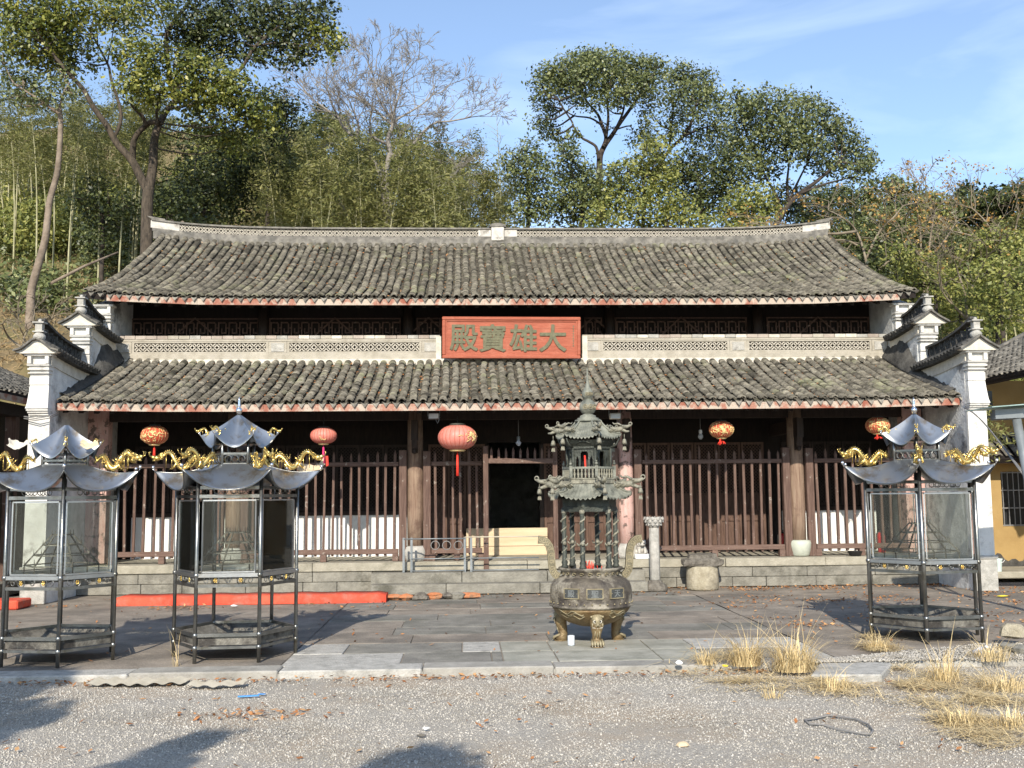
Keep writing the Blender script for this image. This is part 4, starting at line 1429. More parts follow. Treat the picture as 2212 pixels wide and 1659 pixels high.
# ------------------------------------------------------------------ candle pavilions
HR = 0.68
def hexv(r, k, z, a0=0.0):
    a = a0+math.pi/3*k
    return Vector((r*math.cos(a), r*math.sin(a), z))
def dragon_mesh(ln, m, name, seed):
    """serpentine dragon lying along +X (head at the far end), standing on z = 0"""
    rg = random.Random(seed)
    b = MB()
    n = 34
    pts, rad = [], []
    for i in range(n+1):
        t = i/n
        x = ln*(0.02+0.86*t)
        z = ln*(0.13+0.115*math.sin(t*2*math.pi*1.6+0.5)+0.20*max(0, t-0.62)*2.2)
        y = ln*0.035*math.sin(t*2*math.pi*2.1)
        pts.append(Vector((x, y, z)))
        rad.append(ln*(0.012+0.030*math.sin(math.pi*min(1, t*0.9+0.1))**0.7))
    b.tube(pts, rad, 7)
    for i in range(2, n, 1):
        p, d = pts[i], (pts[i+1]-pts[i-1]).normalized()
        up = Vector((-d.z, 0, d.x))
        b.tube([p+up*rad[i]*0.7, p+up*(rad[i]+ln*0.035)-d*ln*0.015], [ln*0.012, ln*0.002], 4)
    h = pts[-1]
    dirn = Vector((1, 0, 0.10)).normalized()
    b.ball(h+dirn*ln*0.02, ln*0.055, 9, sx=1.3, sz=0.95)
    b.tube([h+dirn*ln*0.05, h+dirn*ln*0.115+Vector((0, 0, ln*0.012)), h+dirn*ln*0.135+Vector((0, 0, ln*0.03))], [ln*0.042, ln*0.034, ln*0.018], 7)
    b.tube([h+dirn*ln*0.03-Vector((0, 0, ln*0.03)), h+dirn*ln*0.11-Vector((0, 0, ln*0.055))], [ln*0.026, ln*0.014], 6)
    for sg in (-1, 1):
        s = Vector((0, sg*ln*0.03, ln*0.035))
        b.tube([h+s, h+s+Vector((-ln*0.05, sg*ln*0.02, ln*0.05)), h+s+Vector((-ln*0.12, sg*ln*0.03, ln*0.075))], [ln*0.012, ln*0.009, ln*0.003], 5)
        b.tube([h+dirn*ln*0.13, h+dirn*ln*0.17+Vector((0, sg*ln*0.03, ln*0.03)), h+dirn*ln*0.19+Vector((0, sg*ln*0.045, ln*0.085)), h+dirn*ln*0.155+Vector((0, sg*ln*0.05, ln*0.10))], ln*0.006, 4)
        for i in range(5):
            a = rg.uniform(-0.4, 1.2)
            b.tube([h+Vector((-ln*0.02, sg*ln*0.03, 0)), h+Vector((-ln*(0.07+0.04*math.cos(a)), sg*ln*0.055, ln*0.09*math.sin(a)))], [ln*0.014, ln*0.002], 4)
        for t0 in (0.28, 0.60):
            q = pts[int(t0*n)]
            f = Vector((q.x+ln*0.06, sg*ln*0.085, ln*0.012))
            b.tube([q, Vector((q.x-ln*0.02, sg*ln*0.07, q.z*0.62)), f], [ln*0.028, ln*0.022, ln*0.012], 5)
            for c in (-1, 0, 1): b.tube([f, f+Vector((ln*0.035, c*ln*0.02, -ln*0.006))], [ln*0.008, ln*0.003], 4)
            for k in range(3):
                fl = Vector((q.x-ln*0.05*rg.random(), sg*ln*0.05, q.z))
                b.tube([fl, fl+Vector((-ln*0.07, sg*ln*0.03, ln*rg.uniform(0.0, 0.09)))], [ln*0.012, ln*0.002], 4)
    for k in range(7):
        a = -0.9+0.4*k
        b.tube([pts[0], pts[0]+Vector((-ln*0.10*math.cos(a*0.6), ln*0.03*math.sin(k), ln*0.09*math.sin(a)+0.02*ln))], [ln*0.014, ln*0.002], 4)
    for k in range(6):
        q = pts[3+k*5]
        b.tube([q*1.0-Vector((0, 0, q.z-0.004)), q-Vector((0, 0, ln*0.02))], ln*0.008, 4)
    return b.mesh(name, m)
DR_BIG = dragon_mesh(0.56, 'gold', 'dragon_ornament', 3)
DR_SMALL = dragon_mesh(0.27, 'gold', 'dragon_ornament', 5)
def roof_sheet(rt, zt_, rm, zm_, rc, zc, name_n=8, p_=2.2, curl=3.2):
    """one of six curved sheets between the angles -30 and +30 degrees; corners swept up"""
    b = MB()
    nu_, nv_ = 14, 8
    for off in (0.0, -0.008):
        vs = []
        for i in range(nu_+1):
            a = -1+2*i/nu_
            for j in range(nv_+1):
                t = j/nv_
                # top point along hexagon edge, bottom point along an edge that bows out to the corners
                ct = Vector((rt*0.866, rt*0.5*a, zt_))
                cb = Vector((rm+(rc*0.866-rm)*abs(a)**curl, rc*0.5*a, zm_+(zc-zm_)*abs(a)**curl))
                g = 1-(1-t)**p_
                p = ct.lerp(cb, t)
                p.z = zt_+(cb.z-zt_)*(g*(1-abs(a)**3)+t*abs(a)**3)-0.05*(p_-1)*2.5*abs(a)**3*math.sin(math.pi*t)*1.2
                p.z += off
                vs.append(p)
        fs = [(i*(nv_+1)+j, i*(nv_+1)+j+1, (i+1)*(nv_+1)+j+1, (i+1)*(nv_+1)+j) for i in range(nu_) for j in range(nv_)]
        b.add(vs, fs if off == 0 else [f[::-1] for f in fs], True)
    n = (nu_+1)*(nv_+1)
    for i in range(nu_):
        a, c = i*(nv_+1)+nv_, (i+1)*(nv_+1)+nv_
        b.add([], [])
        b.F.append((a, a+n, c+n, c))
        b.S.append(False)
    return b
SH_LOW = roof_sheet(0.30, 1.925, 0.70, 1.665, 0.94, 1.86, p_=1.3, curl=2.5).mesh('roof_panel', 'steel_sheet')
def rim_mesh(me_, nu_=14, nv_=8, r=0.006):
    vs = [v.co.copy() for v in me_.vertices]
    b = MB()
    b.tube([vs[i*(nv_+1)+nv_] for i in range(nu_+1)], r, 5)
    for i in (0, nu_): b.tube([vs[i*(nv_+1)+j] for j in range(nv_+1)], r*0.9, 5)
    return b.mesh('rim_edge', 'steel_dark')
RIM_LOW = rim_mesh(SH_LOW)
SH_TOP = roof_sheet(0.03, 2.435, 0.325, 2.095, 0.43, 2.225, p_=1.12, curl=1.75).mesh('roof_panel', 'steel_sheet')
def pavilion_base(label, loc, rz, finial=True, top_drop=0.0, dr_low=range(6), dr_top=range(6), glass=range(6), rack=True, rseed=1, size=0.68):
    t = thing('candle_pavilion', label, 'candle pavilion', loc, rz, 'steel six sided candle pavilions in the courtyard')
    t.scale = (size/HR, size/HR, 1.0)
    rg = random.Random(rseed)
    POST, RAILZ = 0.0215, [(0.835, 0.036, 0.030), (0.735, 0.030, 0.024), (0.265, 0.034, 0.024), (0.145, 0.026, 0.022), (1.60, 0.034, 0.026)]
    for k in range(6):
        b = MB()
        v = hexv(HR, k, 0)
        b.tube([v, v+Vector((0, 0, 1.80))], POST, 10)
        post = b.build('post', 'steel_dark', t)
        for z in (0.265, 0.145, 0.835):
            b = MB()
            b.ball(v+Vector((0, 0, z)), 0.031, 8)
            b.build('weld_collar', 'steel_dark', post)
    for z, h, w in RAILZ:
        for k in range(6):
            b = MB()
            b.bar(hexv(HR-0.002, k, z), hexv(HR-0.002, k+1, z), w, h)
            b.build('rail', 'steel' if z > 0.8 and z < 1 else 'steel_dark', t)
    # glass panes in frames
    for k in glass:
        a, c = hexv(HR-0.02, k, 0), hexv(HR-0.02, k+1, 0)
        d = (c-a).normalized()
        b = MB()
        p, q = a+d*0.045, c-d*0.045
        nrm = Vector((d.y, -d.x, 0))
        b.prism([p+Vector((0, 0, 0.875)), q+Vector((0, 0, 0.875)), q+Vector((0, 0, 1.55)), p+Vector((0, 0, 1.55))], nrm*0.006)
        g = b.build('glass_pane', 'glass', t)
        b = MB()
        for r_, s_ in ((p, 0.865), (p, 1.56)):
            b.bar(p+Vector((0, 0, s_)), q+Vector((0, 0, s_)), 0.018, 0.014)
        b.bar(p+Vector((0, 0, 0.872)), p+Vector((0, 0, 1.553)), 0.016, 0.014)
        b.bar(q+Vector((0, 0, 0.872)), q+Vector((0, 0, 1.553)), 0.016, 0.014)
        b.build('pane_frame', 'steel', g)
    # scroll ornaments between the two middle rails and under the eave
    for k in range(6):
        a, c = hexv(HR, k, 0.785), hexv(HR, k+1, 0.785)
        d = (c-a).normalized()
        nrm = Vector((d.y, -d.x, 0))
        b = MB()
        for f in (0.30, 0.70):
            o = a.lerp(c, f)
            pts = [o+d*0.042*math.cos(q)+Vector((0, 0, 0.042*math.sin(q))) for q in [math.pi/8+math.pi/4*i for i in range(8)]]
            b.tube(pts, 0.006, 4, closed=True, sm=False)
        for f0, sg in ((0.16, 1), (0.5, -1), (0.5, 1), (0.84, -1)):
            o = a.lerp(c, f0)
            pts = [o+d*sg*(0.05-0.042*i/10)*math.cos(i*0.75)*0.9+Vector((0, 0, (0.042-0.03*i/10)*math.sin(i*0.75))) for i in range(11)]
            b.tube(pts, 0.004, 4)
        ob = b.build('scroll_band', 'steel_dark', t)
        b = MB()
        for f in (0.30, 0.70):
            o = a.lerp(c, f)+nrm*0.004
            for q in range(6):
                an = math.pi/3*q
                b.ball(o+d*0.017*math.cos(an)+Vector((0, 0, 0.017*math.sin(an))), 0.0085, 6)
            b.ball(o, 0.009, 6)
        b.build('gold_flower', 'gold', ob)
        b = MB()
        a, c = hexv(HR, k, 1.655), hexv(HR, k+1, 1.655)
        for f in (0.3, 0.42, 0.58, 0.7):
            o = a.lerp(c, f)
            pts = [o+d*0.034*math.cos(q)+Vector((0, 0, 0.030*math.sin(q))) for q in [math.pi/4*i for i in range(8)]]
            b.tube(pts, 0.005, 4, closed=True)
        b.build('eave_scroll', 'steel_dark', t)
    # drip tray: hexagonal trough
    b = MB()
    for k in range(6):
        o1, o2 = hexv(HR-0.03, k, 0), hexv(HR-0.03, k+1, 0)
        i1, i2 = hexv(HR-0.16, k, 0), hexv(HR-0.16, k+1, 0)
        z0, z1 = Vector((0, 0, 0.165)), Vector((0, 0, 0.255))
        b.add([o1+z1, o2+z1, o2+z0, o1+z0], [(0, 3, 2, 1)])
        b.add([o1+z1*0.99, o2+z1*0.99, i2+z0*1.06, i1+z0*1.06], [(0, 1, 2, 3)])
    b.add([hexv(HR-0.15, k, 0.174) for k in range(6)], [tuple(range(6))])
    b.add([hexv(HR-0.04, k, 0.162) for k in range(6)], [tuple(range(5, -1, -1))])
    tr = b.build('drip_tray', 'tray', t)
    b = MB()
    for i in range(26):
        a, r_ = rg.uniform(0, 6.28), rg.uniform(0.05, 0.5)
        b.ball((r_*math.cos(a), r_*math.sin(a), 0.178), rg.uniform(0.015, 0.05), 6, sz=0.4)
    props(b.build('wax_and_ash', 'stone_rough', tr), kind='stuff')
    # floor plate of the glass case with the candle rack
    b = MB()
    b.prism([hexv(HR-0.03, k, 0.80) for k in range(6)], (0, 0, 0.012))
    b.build('shelf', 'tray', t)
    if rack:
        b = MB()
        for i, (r_, z) in enumerate(((0.42, 0.93), (0.32, 1.03), (0.22, 1.13), (0.12, 1.23))):
            for k in range(6): b.bar(hexv(r_, k, z, 0.3), hexv(r_, k+1, z, 0.3), 0.02, 0.012)
            for k in range(6):
                b.bar(hexv(r_, k, z, 0.3), hexv(min(0.42, r_+0.10), k, z-0.10, 0.3), 0.014, 0.014)
            for k in range(12):
                q = hexv(r_, k/2, z, 0.3)
                b.tube([q, q+Vector((0, 0, 0.05))], [0.006, 0.002], 4)
        for k in range(6): b.bar(hexv(0.42, k, 0.81, 0.3), hexv(0.42, k, 0.93, 0.3), 0.014, 0.014)
        b.build('candle_rack', 'tray', t)
    # roofs
    for k in range(6):
        o = link('roof_panel', SH_LOW, t)
        o.rotation_euler = (0, 0, math.pi/3*k+math.pi/6)
        link('rim_edge', RIM_LOW, o)
        b = MB()
        b.ball(hexv(0.955, k, 1.90), 0.020, 8)
        b.tube([hexv(0.94, k, 1.862), hexv(0.955, k, 1.89)], 0.006, 5)
        b.build('corner_ball', 'silver', t)
    b = MB()
    b.prism([hexv(HR-0.0, k, 1.70) for k in range(6)], (0, 0, -0.03))
    for k in range(6): b.bar(hexv(0.30, k, 1.895), hexv(HR, k, 1.77), 0.02, 0.03)
    b.build('roof_frame', 'steel_dark', t)
    dz = Vector((0, 0, -top_drop))
    sc_ = (2.13-1.92-top_drop)/(2.13-1.92)
    for k in range(6):
        b = MB()
        v = hexv(0.285, k, 1.90)
        b.tube([v, v+Vector((0, 0, 0.27-top_drop))], 0.017, 8)
        b.build('upper_post', 'steel_dark', t)
        b = MB()
        b.bar(hexv(0.285, k, 1.925), hexv(0.285, k+1, 1.925), 0.018, 0.02)
        b.bar(hexv(0.285, k, 2.03-top_drop*0.6), hexv(0.285, k+1, 2.03-top_drop*0.6), 0.018, 0.02)
        o = hexv(0.285, k, 1.977).lerp(hexv(0.285, k+1, 1.977), 0.5)
        d = (hexv(1, k+1, 0)-hexv(1, k, 0)).normalized()
        for sft in (-0.0, -0.075, 0.075):
            pts = [o+d*sft+d*0.036*math.cos(q)+Vector((0, 0, 0.036*math.sin(q)*sc_)) for q in [math.pi/8+math.pi/4*i for i in range(8)]]
            b.tube(pts, 0.006, 4, closed=True, sm=False)
        b.build('upper_rail', 'steel_dark', t)
        o = link('roof_panel', SH_TOP, t, dz)
        o.rotation_euler = (0, 0, math.pi/3*k+math.pi/6)
        b = MB()
        b.ball(hexv(0.445, k, 2.25)+dz, 0.015, 8)
        b.tube([hexv(0.43, k, 2.22)+dz, hexv(0.445, k, 2.25)+dz], 0.005, 5)
        b.build('corner_ball', 'silver', t)
    b = MB()
    b.prism([hexv(0.29, k, 2.145-top_drop) for k in range(6)], (0, 0, -0.015))
    b.build('upper_ceiling', 'steel_dark', t)
    for k in dr_low:
        o = link('dragon_ornament', DR_BIG, t, hexv(0.41, k, 1.875))
        o.rotation_euler = (0, R(-1), math.pi/3*k)
    for k in dr_top:
        o = link('dragon_ornament', DR_SMALL, t, hexv(0.215, k, 2.205)+dz)
        o.rotation_euler = (0, R(-3), math.pi/3*k)
    if finial:
        b = MB()
        z = 2.425-top_drop
        b.lathe([(0.022, z), (0.022, z+0.025), (0.026, z+0.027), (0.034, z+0.045), (0.037, z+0.06), (0.034, z+0.075), (0.018, z+0.09), (0.016, z+0.097), (0.024, z+0.105), (0.016, z+0.113), (0.013, z+0.125), (0.0145, z+0.145), (0.010, z+0.175), (0.001, z+0.205)], 14)
        b.build('finial', 'silver', t)
    return t
# right pavilion: corner towards the viewer
c, rzR = Vector((5.01, 11.42, 0)), R(-112)
pavilion_base('rightmost steel candle pavilion with gold dragons, standing before the right end of the hall', c, rzR, rseed=11, size=0.635)
# middle pavilion: one face towards the viewer, turned a little
cm, rzM = Vector((-2.357, 10.913, 0)), R(-116)
pavilion_base('middle steel candle pavilion with a silver spire, second from the left in the courtyard', cm, rzM, rseed=12, size=0.605)
# left pavilion, cut by the frame
cl, rzL = Vector((-4.075, 10.81, 0)), R(-70)
pavilion_base('leftmost steel candle pavilion without a spire, cut off by the photo edge', cl, rzL, size=0.575, finial=False, top_drop=0.10, dr_low=(1, 2, 4), dr_top=(0, 2, 4), rseed=13)
# ------------------------------------------------------------------ incense burner
bf = G(1290, 1398)
bc = Vector((P(1282, 1340, 11.2).x, bf.y+0.36, 0))
BN = thing('incense_burner', 'tall bronze incense burner with pagoda roofs, dragon corners and lion feet', 'incense burner', bc)
# bowl
b = MB()
b.lathe([(0.02, 0.175), (0.14, 0.185), (0.26, 0.225), (0.345, 0.285), (0.40, 0.345), (0.425, 0.385)], 48)
bowl = b.build('bowl', 'brass', BN)
b = MB()
b.lathe([(0.425, 0.385), (0.452, 0.398), (0.452, 0.412), (0.438, 0.420), (0.440, 0.47), (0.442, 0.54), (0.435, 0.60), (0.415, 0.65), (0.375, 0.685), (0.335, 0.70), (0.32, 0.705)], 48, capt=False)
body = b.build('body', 'bronze', BN)
b = MB()
b.lathe([(0.32, 0.703), (0.306, 0.712), (0.303, 0.725), (0.31, 0.745), (0.325, 0.765), (0.345, 0.780), (0.35, 0.800), (0.343, 0.803), (0.30, 0.80), (0.30, 0.765), (0.02, 0.76)], 48, capt=False)
neck = b.build('neck', 'bronze', BN)
b = MB()
rg = random.Random(4)
for i in range(22):
    a = 2*math.pi*i/22
    pts = []
    for q in range(8):
        th = q*0.8
        rr = 0.026*(1-q/10)
        aa = a+rr*math.cos(th)/0.31
        pts.append((0.320*math.cos(aa), 0.320*math.sin(aa), 0.738+rr*math.sin(th)*0.8))
    b.tube(pts, 0.0055, 4)
b.build('cloud_relief', 'brass_pale', neck)
# ash and incense stubs
b = MB()
b.lathe([(0.295, 0.768), (0.15, 0.775), (0.01, 0.778)], 20, capt=False)
b.build('ash', 'stone_grey', neck)
b = MB()
for i in range(16):
    a, r_ = rg.uniform(0, 6.28), rg.uniform(0, 0.12)
    p = Vector((r_*math.cos(a)+0.02, r_*math.sin(a), 0.77))
    b.tube([p, p+Vector((rg.gauss(0, 0.012), rg.gauss(0, 0.012), rg.uniform(0.03, 0.10)))], 0.004, 4)
b.build('incense_stubs', 'ribbon', neck)
# studs round the flange
sm_ = MB().ball((0, 0, 0), 0.0095, 6).mesh('stud', 'brass_pale')
for i in range(34):
    a = 2*math.pi*i/34
    link('stud', sm_, body, (0.446*math.cos(a), 0.446*math.sin(a), 0.440))
# lettered plates
for ch, an in (('殿', -124), ('聖', -91.5), ('天', -59)):
    a = R(an)
    nrm = Vector((math.cos(a), math.sin(a), 0))
    ctr = nrm*0.446+Vector((0, 0, 0.552))
    m4 = Matrix((Vector((-nrm.y, nrm.x, 0)), Vector((0, 0, 1)), nrm)).transposed().to_4x4()
    m4.translation = ctr
    b = MB()
    b.span((-0.078, -0.044, -0.02), (0.078, 0.044, 0.003))
    pl = b.build('letter_plate', 'slate', body)
    pl.matrix_local = m4
    b = MB()
    for x0, y0, x1, y1 in ((-0.088, -0.054, 0.088, -0.0445), (-0.088, 0.0445, 0.088, 0.054), (-0.088, -0.0445, -0.0785, 0.0445), (0.0785, -0.0445, 0.088, 0.0445)):
        b.span((x0, y0, -0.02), (x1, y1, 0.006))
    for sx_ in (-0.068, 0.068): b.ball((sx_, 0, 0.004), 0.005, 6)
    b.build('plate_frame', 'brass_pale', pl)
    o = link('plate_character', bold_text(ch, 0.082, 0.002, 'slate_char', 'plate_character', 0.0014), pl, (0, 0, 0.0042))
# small lettering block cast on the left flank
b = MB()
for i in range(7):
    for j in range(9):
        a = R(-176+i*5.2)
        p = Vector((0.4445*math.cos(a), 0.4445*math.sin(a), 0.645-0.021*j-0.02))
        for q in range(3):
            t = Vector((-math.sin(a), math.cos(a), 0))
            p2 = p+t*rg.uniform(-0.010, 0.010)+Vector((0, 0, rg.uniform(-0.006, 0.006)))
            e = t*rg.uniform(-0.010, 0.010)+Vector((0, 0, rg.uniform(-0.006, 0.006)))
            b.tube([p2-e/2, p2+e/2], 0.0018, 3)
b.build('cast_lettering', 'brass_pale', body)
# wave reliefs on the bowl
b = MB()
def bowl_pt(a, z):
    prof = [(0.26, 0.225), (0.345, 0.285), (0.40, 0.345), (0.425, 0.385)]
    zz = [q[1] for q in prof]
    r_ = float(np.interp(z, zz, [q[0] for q in prof]))+0.004
    return Vector((r_*math.cos(a), r_*math.sin(a), z))
for a0, a1 in ((-152, -108), (-68, -28), (20, 60), (70, 110), (130, 170)):
    for ph, dz in ((0, 0.0), (2.2, -0.022), (1.0, 0.02)):
        pts = []
        for i in range(15):
            t = i/14
            env = math.sin(math.pi*min(1, t*1.3+0.05)) if t < 0.75 else 0.7
            pts.append(bowl_pt(R(a0+(a1-a0)*t), 0.335+dz+0.020*math.sin(t*11+ph)-0.012*t))
        b.tube(pts, 0.0065, 5)
    b.build('wave_relief', 'brass_pale', bowl)
    b = MB()
# legs
def leg(a):
    nrm = Vector((math.cos(a), math.sin(a), 0))
    t = Vector((-nrm.y, nrm.x, 0))
    b = MB()
    pts = [nrm*0.315+Vector((0, 0, 0.33)), nrm*0.355+Vector((0, 0, 0.26)), nrm*0.36+Vector((0, 0, 0.20)), nrm*0.335+Vector((0, 0, 0.13)), nrm*0.33+Vector((0, 0, 0.085)), nrm*0.345+Vector((0, 0, 0.045)), nrm*0.365+Vector((0, 0, 0.012))]
    b.tube(pts, [0.055, 0.072, 0.066, 0.048, 0.046, 0.058, 0.066], 14)
    b.lathe([(0.07, 0.0), (0.072, 0.008), (0.06, 0.012)], 16, nrm*0.365)
    lg = b.build('leg', 'brass', BN)
    b = MB()
    for k in range(5):
        o = t*0.026*(k-2)
        b.tube([nrm*0.345+o+Vector((0, 0, 0.075)), nrm*0.415+o*1.1+Vector((0, 0, 0.045)), nrm*0.425+o*1.1+Vector((0, 0, 0.018))], [0.014, 0.015, 0.011], 6)
    for k in range(3): b.tube([nrm*0.40+t*0.022*(k-1)+Vector((0, 0, 0.17)), nrm*0.375+t*0.026*(k-1)+Vector((0, 0, 0.09))], [0.008, 0.006], 5)
    b.build('toe', 'brass_pale', lg)
    b = MB()
    for k in range(5):
        o = t*0.027*(k-2)
        b.tube([nrm*0.425+o*1.1+Vector((0, 0, 0.028)), nrm*0.434+o*1.1+Vector((0, 0, 0.010))], [0.007, 0.002], 5)
    b.build('claw', 'corbel', lg)
    # lion mask
    b = MB()
    f = nrm*0.418
    b.ball(nrm*0.375+Vector((0, 0, 0.272)), 0.062, 12, sz=1.15)
    b.tube([f+Vector((0, 0, 0.262)), f+nrm*0.018+Vector((0, 0, 0.232)), f+nrm*0.016+Vector((0, 0, 0.222))], [0.010, 0.016, 0.014], 8)
    for sg in (-1, 1):
        b.ball(f+nrm*0.010+t*sg*0.016+Vector((0, 0, 0.223)), 0.011, 7)
        b.tube([f+t*sg*0.005+Vector((0, 0, 0.292)), f+t*sg*0.03+Vector((0, 0, 0.30)), f-nrm*0.012+t*sg*0.055+Vector((0, 0, 0.285))], 0.008, 5)
        b.tube([f-nrm*0.01+t*sg*0.05+Vector((0, 0, 0.25)), f-nrm*0.008+t*sg*0.056+Vector((0, 0, 0.21))], [0.012, 0.008], 6)
        for q in range(3): b.ball(f-nrm*0.03+t*sg*(0.02+0.02*q)+Vector((0, 0, 0.325-0.006*q)), 0.014, 7)
    mk = b.build('lion_mask', 'brass_pale', lg)
    b = MB()
    for sg in (-1, 1):
        pts = [f+nrm*0.004+t*(sg*0.025+0.016*math.cos(q))+Vector((0, 0, 0.268+0.016*math.sin(q))) for q in [2*math.pi*i/10 for i in range(10)]]
        b.tube(pts, 0.005, 5, closed=True)
    for k in range(9):
        q = (k-4)*0.012
        b.ball(f+nrm*(0.002-abs(q)*0.2)+t*q+Vector((0, 0, 0.196+abs(q)*0.15)), 0.006, 5)
    b.build('teeth_and_eye_ring', 'corbel', mk)
    b = MB()
    for sg in (-1, 1): b.ball(f+nrm*0.004+t*sg*0.025+Vector((0, 0, 0.268)), 0.012, 8)
    b.build('eye', 'black', mk)
fa = math.atan2(bf.y-bc.y, bf.x-bc.x)
for k in range(3): leg(fa+2*math.pi*k/3)
# flaring handles with key pattern
for sg in (-1, 1):
    b = MB()
    path = [(0.345, 0.70), (0.385, 0.725), (0.41, 0.765), (0.42, 0.82), (0.425, 0.90), (0.43, 0.97), (0.445, 1.03), (0.475, 1.075), (0.515, 1.095), (0.565, 1.10)]
    pts = [Vector((sg*x, 0, z)) for x, z in path]
    s0 = 0
    for i, p in enumerate(pts):
        d = (pts[min(i+1, len(pts)-1)]-pts[max(0, i-1)]).normalized()
        nx = Vector((d.z, 0, -d.x))
        w = 0.040 if i < 8 else 0.043
        s0 = len(b.V)
        b.V += [tuple(p+nx*w+Vector((0, -0.028, 0))), tuple(p-nx*w+Vector((0, -0.028, 0))), tuple(p-nx*w+Vector((0, 0.028, 0))), tuple(p+nx*w+Vector((0, 0.028, 0)))]
        if i:
            for k in range(4):
                k2 = (k+1) % 4
                b.F.append((s0-4+k, s0-4+k2, s0+k2, s0+k))
                b.S.append(False)
        if i in (0, len(pts)-1):
            b.F.append((s0, s0+1, s0+2, s0+3))
            b.S.append(False)
    h = b.build('handle', 'handle_bronze', BN)
    b = MB()
    acc = []
    for i in range(len(pts)-1):
        for q in range(3): acc.append((pts[i].lerp(pts[i+1], (q+0.5)/3), (pts[i+1]-pts[i]).normalized()))
    for i, (p, d) in enumerate(acc[1::3]):
        nx = Vector((d.z, 0, -d.x))
        f = Vector((0, -0.0295, 0))
        q = 0.019
        sq = [p+f+nx*q-d*q, p+f+nx*q+d*q, p+f-nx*q+d*q, p+f-nx*q-d*q*0.5, p+f+nx*q*0.3-d*q*0.5, p+f+nx*q*0.3+d*q*0.3]
        for k in range(5): b.bar(sq[k], sq[k+1], 0.009, 0.006, up=(0, 1, 0))
    for e in (-1, 1):
        for i in range(len(acc)-1):
            p, d = acc[i]
            p2, d2 = acc[i+1]
            b.bar(p+Vector((d.z, 0, -d.x))*e*0.034+Vector((0, -0.0295, 0)), p2+Vector((d2.z, 0, -d2.x))*e*0.034+Vector((0, -0.0295, 0)), 0.006, 0.005, up=(0, 1, 0))
    b.build('key_pattern', 'brass_pale', h)
# six dragon columns
for k in range(6):
    v = hexv(0.285, k, 0, R(-113))
    b = MB()
    b.lathe([(0.038, 0.795), (0.038, 0.815), (0.028, 0.83), (0.036, 0.86), (0.026, 0.875), (0.024, 1.44)], 12, v)
    cl_ = b.build('dragon_column', 'darkbronze', BN)
    b = MB()
    pts = [v+Vector(((0.026+0.006*math.sin(i))*math.cos(i*1.15+k), (0.026+0.006*math.sin(i))*math.sin(i*1.15+k), 0.88+0.54*i/26)) for i in range(27)]
    b.tube(pts, [0.007+0.004*math.sin(math.pi*i/26) for i in range(27)], 6)
    b.ball(v+Vector((0, -0.03, 1.06)), 0.022, 8)
    nrm = v.normalized()
    tt = Vector((-nrm.y, nrm.x, 0))
    for sg in (-1, 1):
        b.tube([v+Vector((0, 0, 1.055)), v+tt*sg*0.045+Vector((0, 0, 1.045)), v+tt*sg*0.06+nrm*0.01+Vector((0, 0, 1.07))], [0.012, 0.010, 0.006], 5)
    for i in range(2, 26, 2): b.ball(pts[i], 0.013, 5)
    b.ball(v+Vector((0, 0, 1.40)), 0.033, 8)
    b.build('coiled_dragon', 'patina_pale', cl_)
AO = R(-80)
def hexring(b, r0, z0, r1, z1, a0, inner=None):
    for k in range(6):
        b.add([hexv(r0, k, z0, a0), hexv(r0, k+1, z0, a0), hexv(r1, k+1, z1, a0), hexv(r1, k, z1, a0)], [(0, 1, 2, 3)])
b = MB()
for k in range(6):
    b.bar(hexv(0.285, k, 1.425, R(-113)), hexv(0.285, k+1, 1.425, R(-113)), 0.04, 0.05)
b.prism([hexv(0.30, k, 1.452, R(-113)) for k in range(6)], (0, 0, 0.11))
b.build('architrave', 'darkbronze', BN)
def tiled_roof(rt, zt_, re, ze, zc, name, p_=1.7):
    r_ob = None
    b = MB()
    nseg, nv_ = 20, 8
    for k in range(6):
        def f(s_, t):
            a = -1+2*s_
            A0 = AO+math.pi/3*(k+0.5)
            cr = math.cos(math.pi/6)
            def at(r_, z):
                x, y = r_*cr, r_*0.5*a
                return Vector((x*math.cos(A0)-y*math.sin(A0), x*math.sin(A0)+y*math.cos(A0), z))
            g = 1-(1-t)**p_
            zz = zt_+(ze-zt_)*g+(zc-ze)*abs(a)**3*t
            rr = rt+(re-rt)*t*(1+0.05*abs(a)**3*t)
            zz += 0.005*math.cos(2*math.pi*s_*9)*min(1, t*4)
            return at(rr, zz)
        b.grid(lambda u_, v_: f(u_, v_), 54, nv_)
        # scalloped edge
        for i in range(9):
            pts = [f((i+q/4)/9, 1.0)+Vector((0, 0, -0.006-0.013*math.sin(math.pi*q/4))) for q in range(5)]
            tp = [f((i+q/4)/9, 1.0) for q in range(5)]
            b.add([*tp, *pts], [(q, q+1, 5+q+1, 5+q) for q in range(4)])
    ro = b.build(name, 'verdigris', BN)
    b = MB()
    b.add([hexv(re*0.98, k, ze-0.003, AO) for k in range(6)], [tuple(range(5, -1, -1))])
    b.build('soffit', 'darkbronze', ro)
    b = MB()
    for k in range(6):
        b = MB()
        pts = [hexv(rt+(re-rt)*t, k, zt_+((ze-zt_)*(1-(1-t)**p_)+(zc-ze)*t)+0.012, AO) for t in [i/8 for i in range(9)]]
        b.tube(pts, 0.011, 6)
        b.build('hip_ridge', 'verdigris', ro)
    return ro
rl = tiled_roof(0.265, 1.705, 0.46, 1.545, 1.60, 'roof')
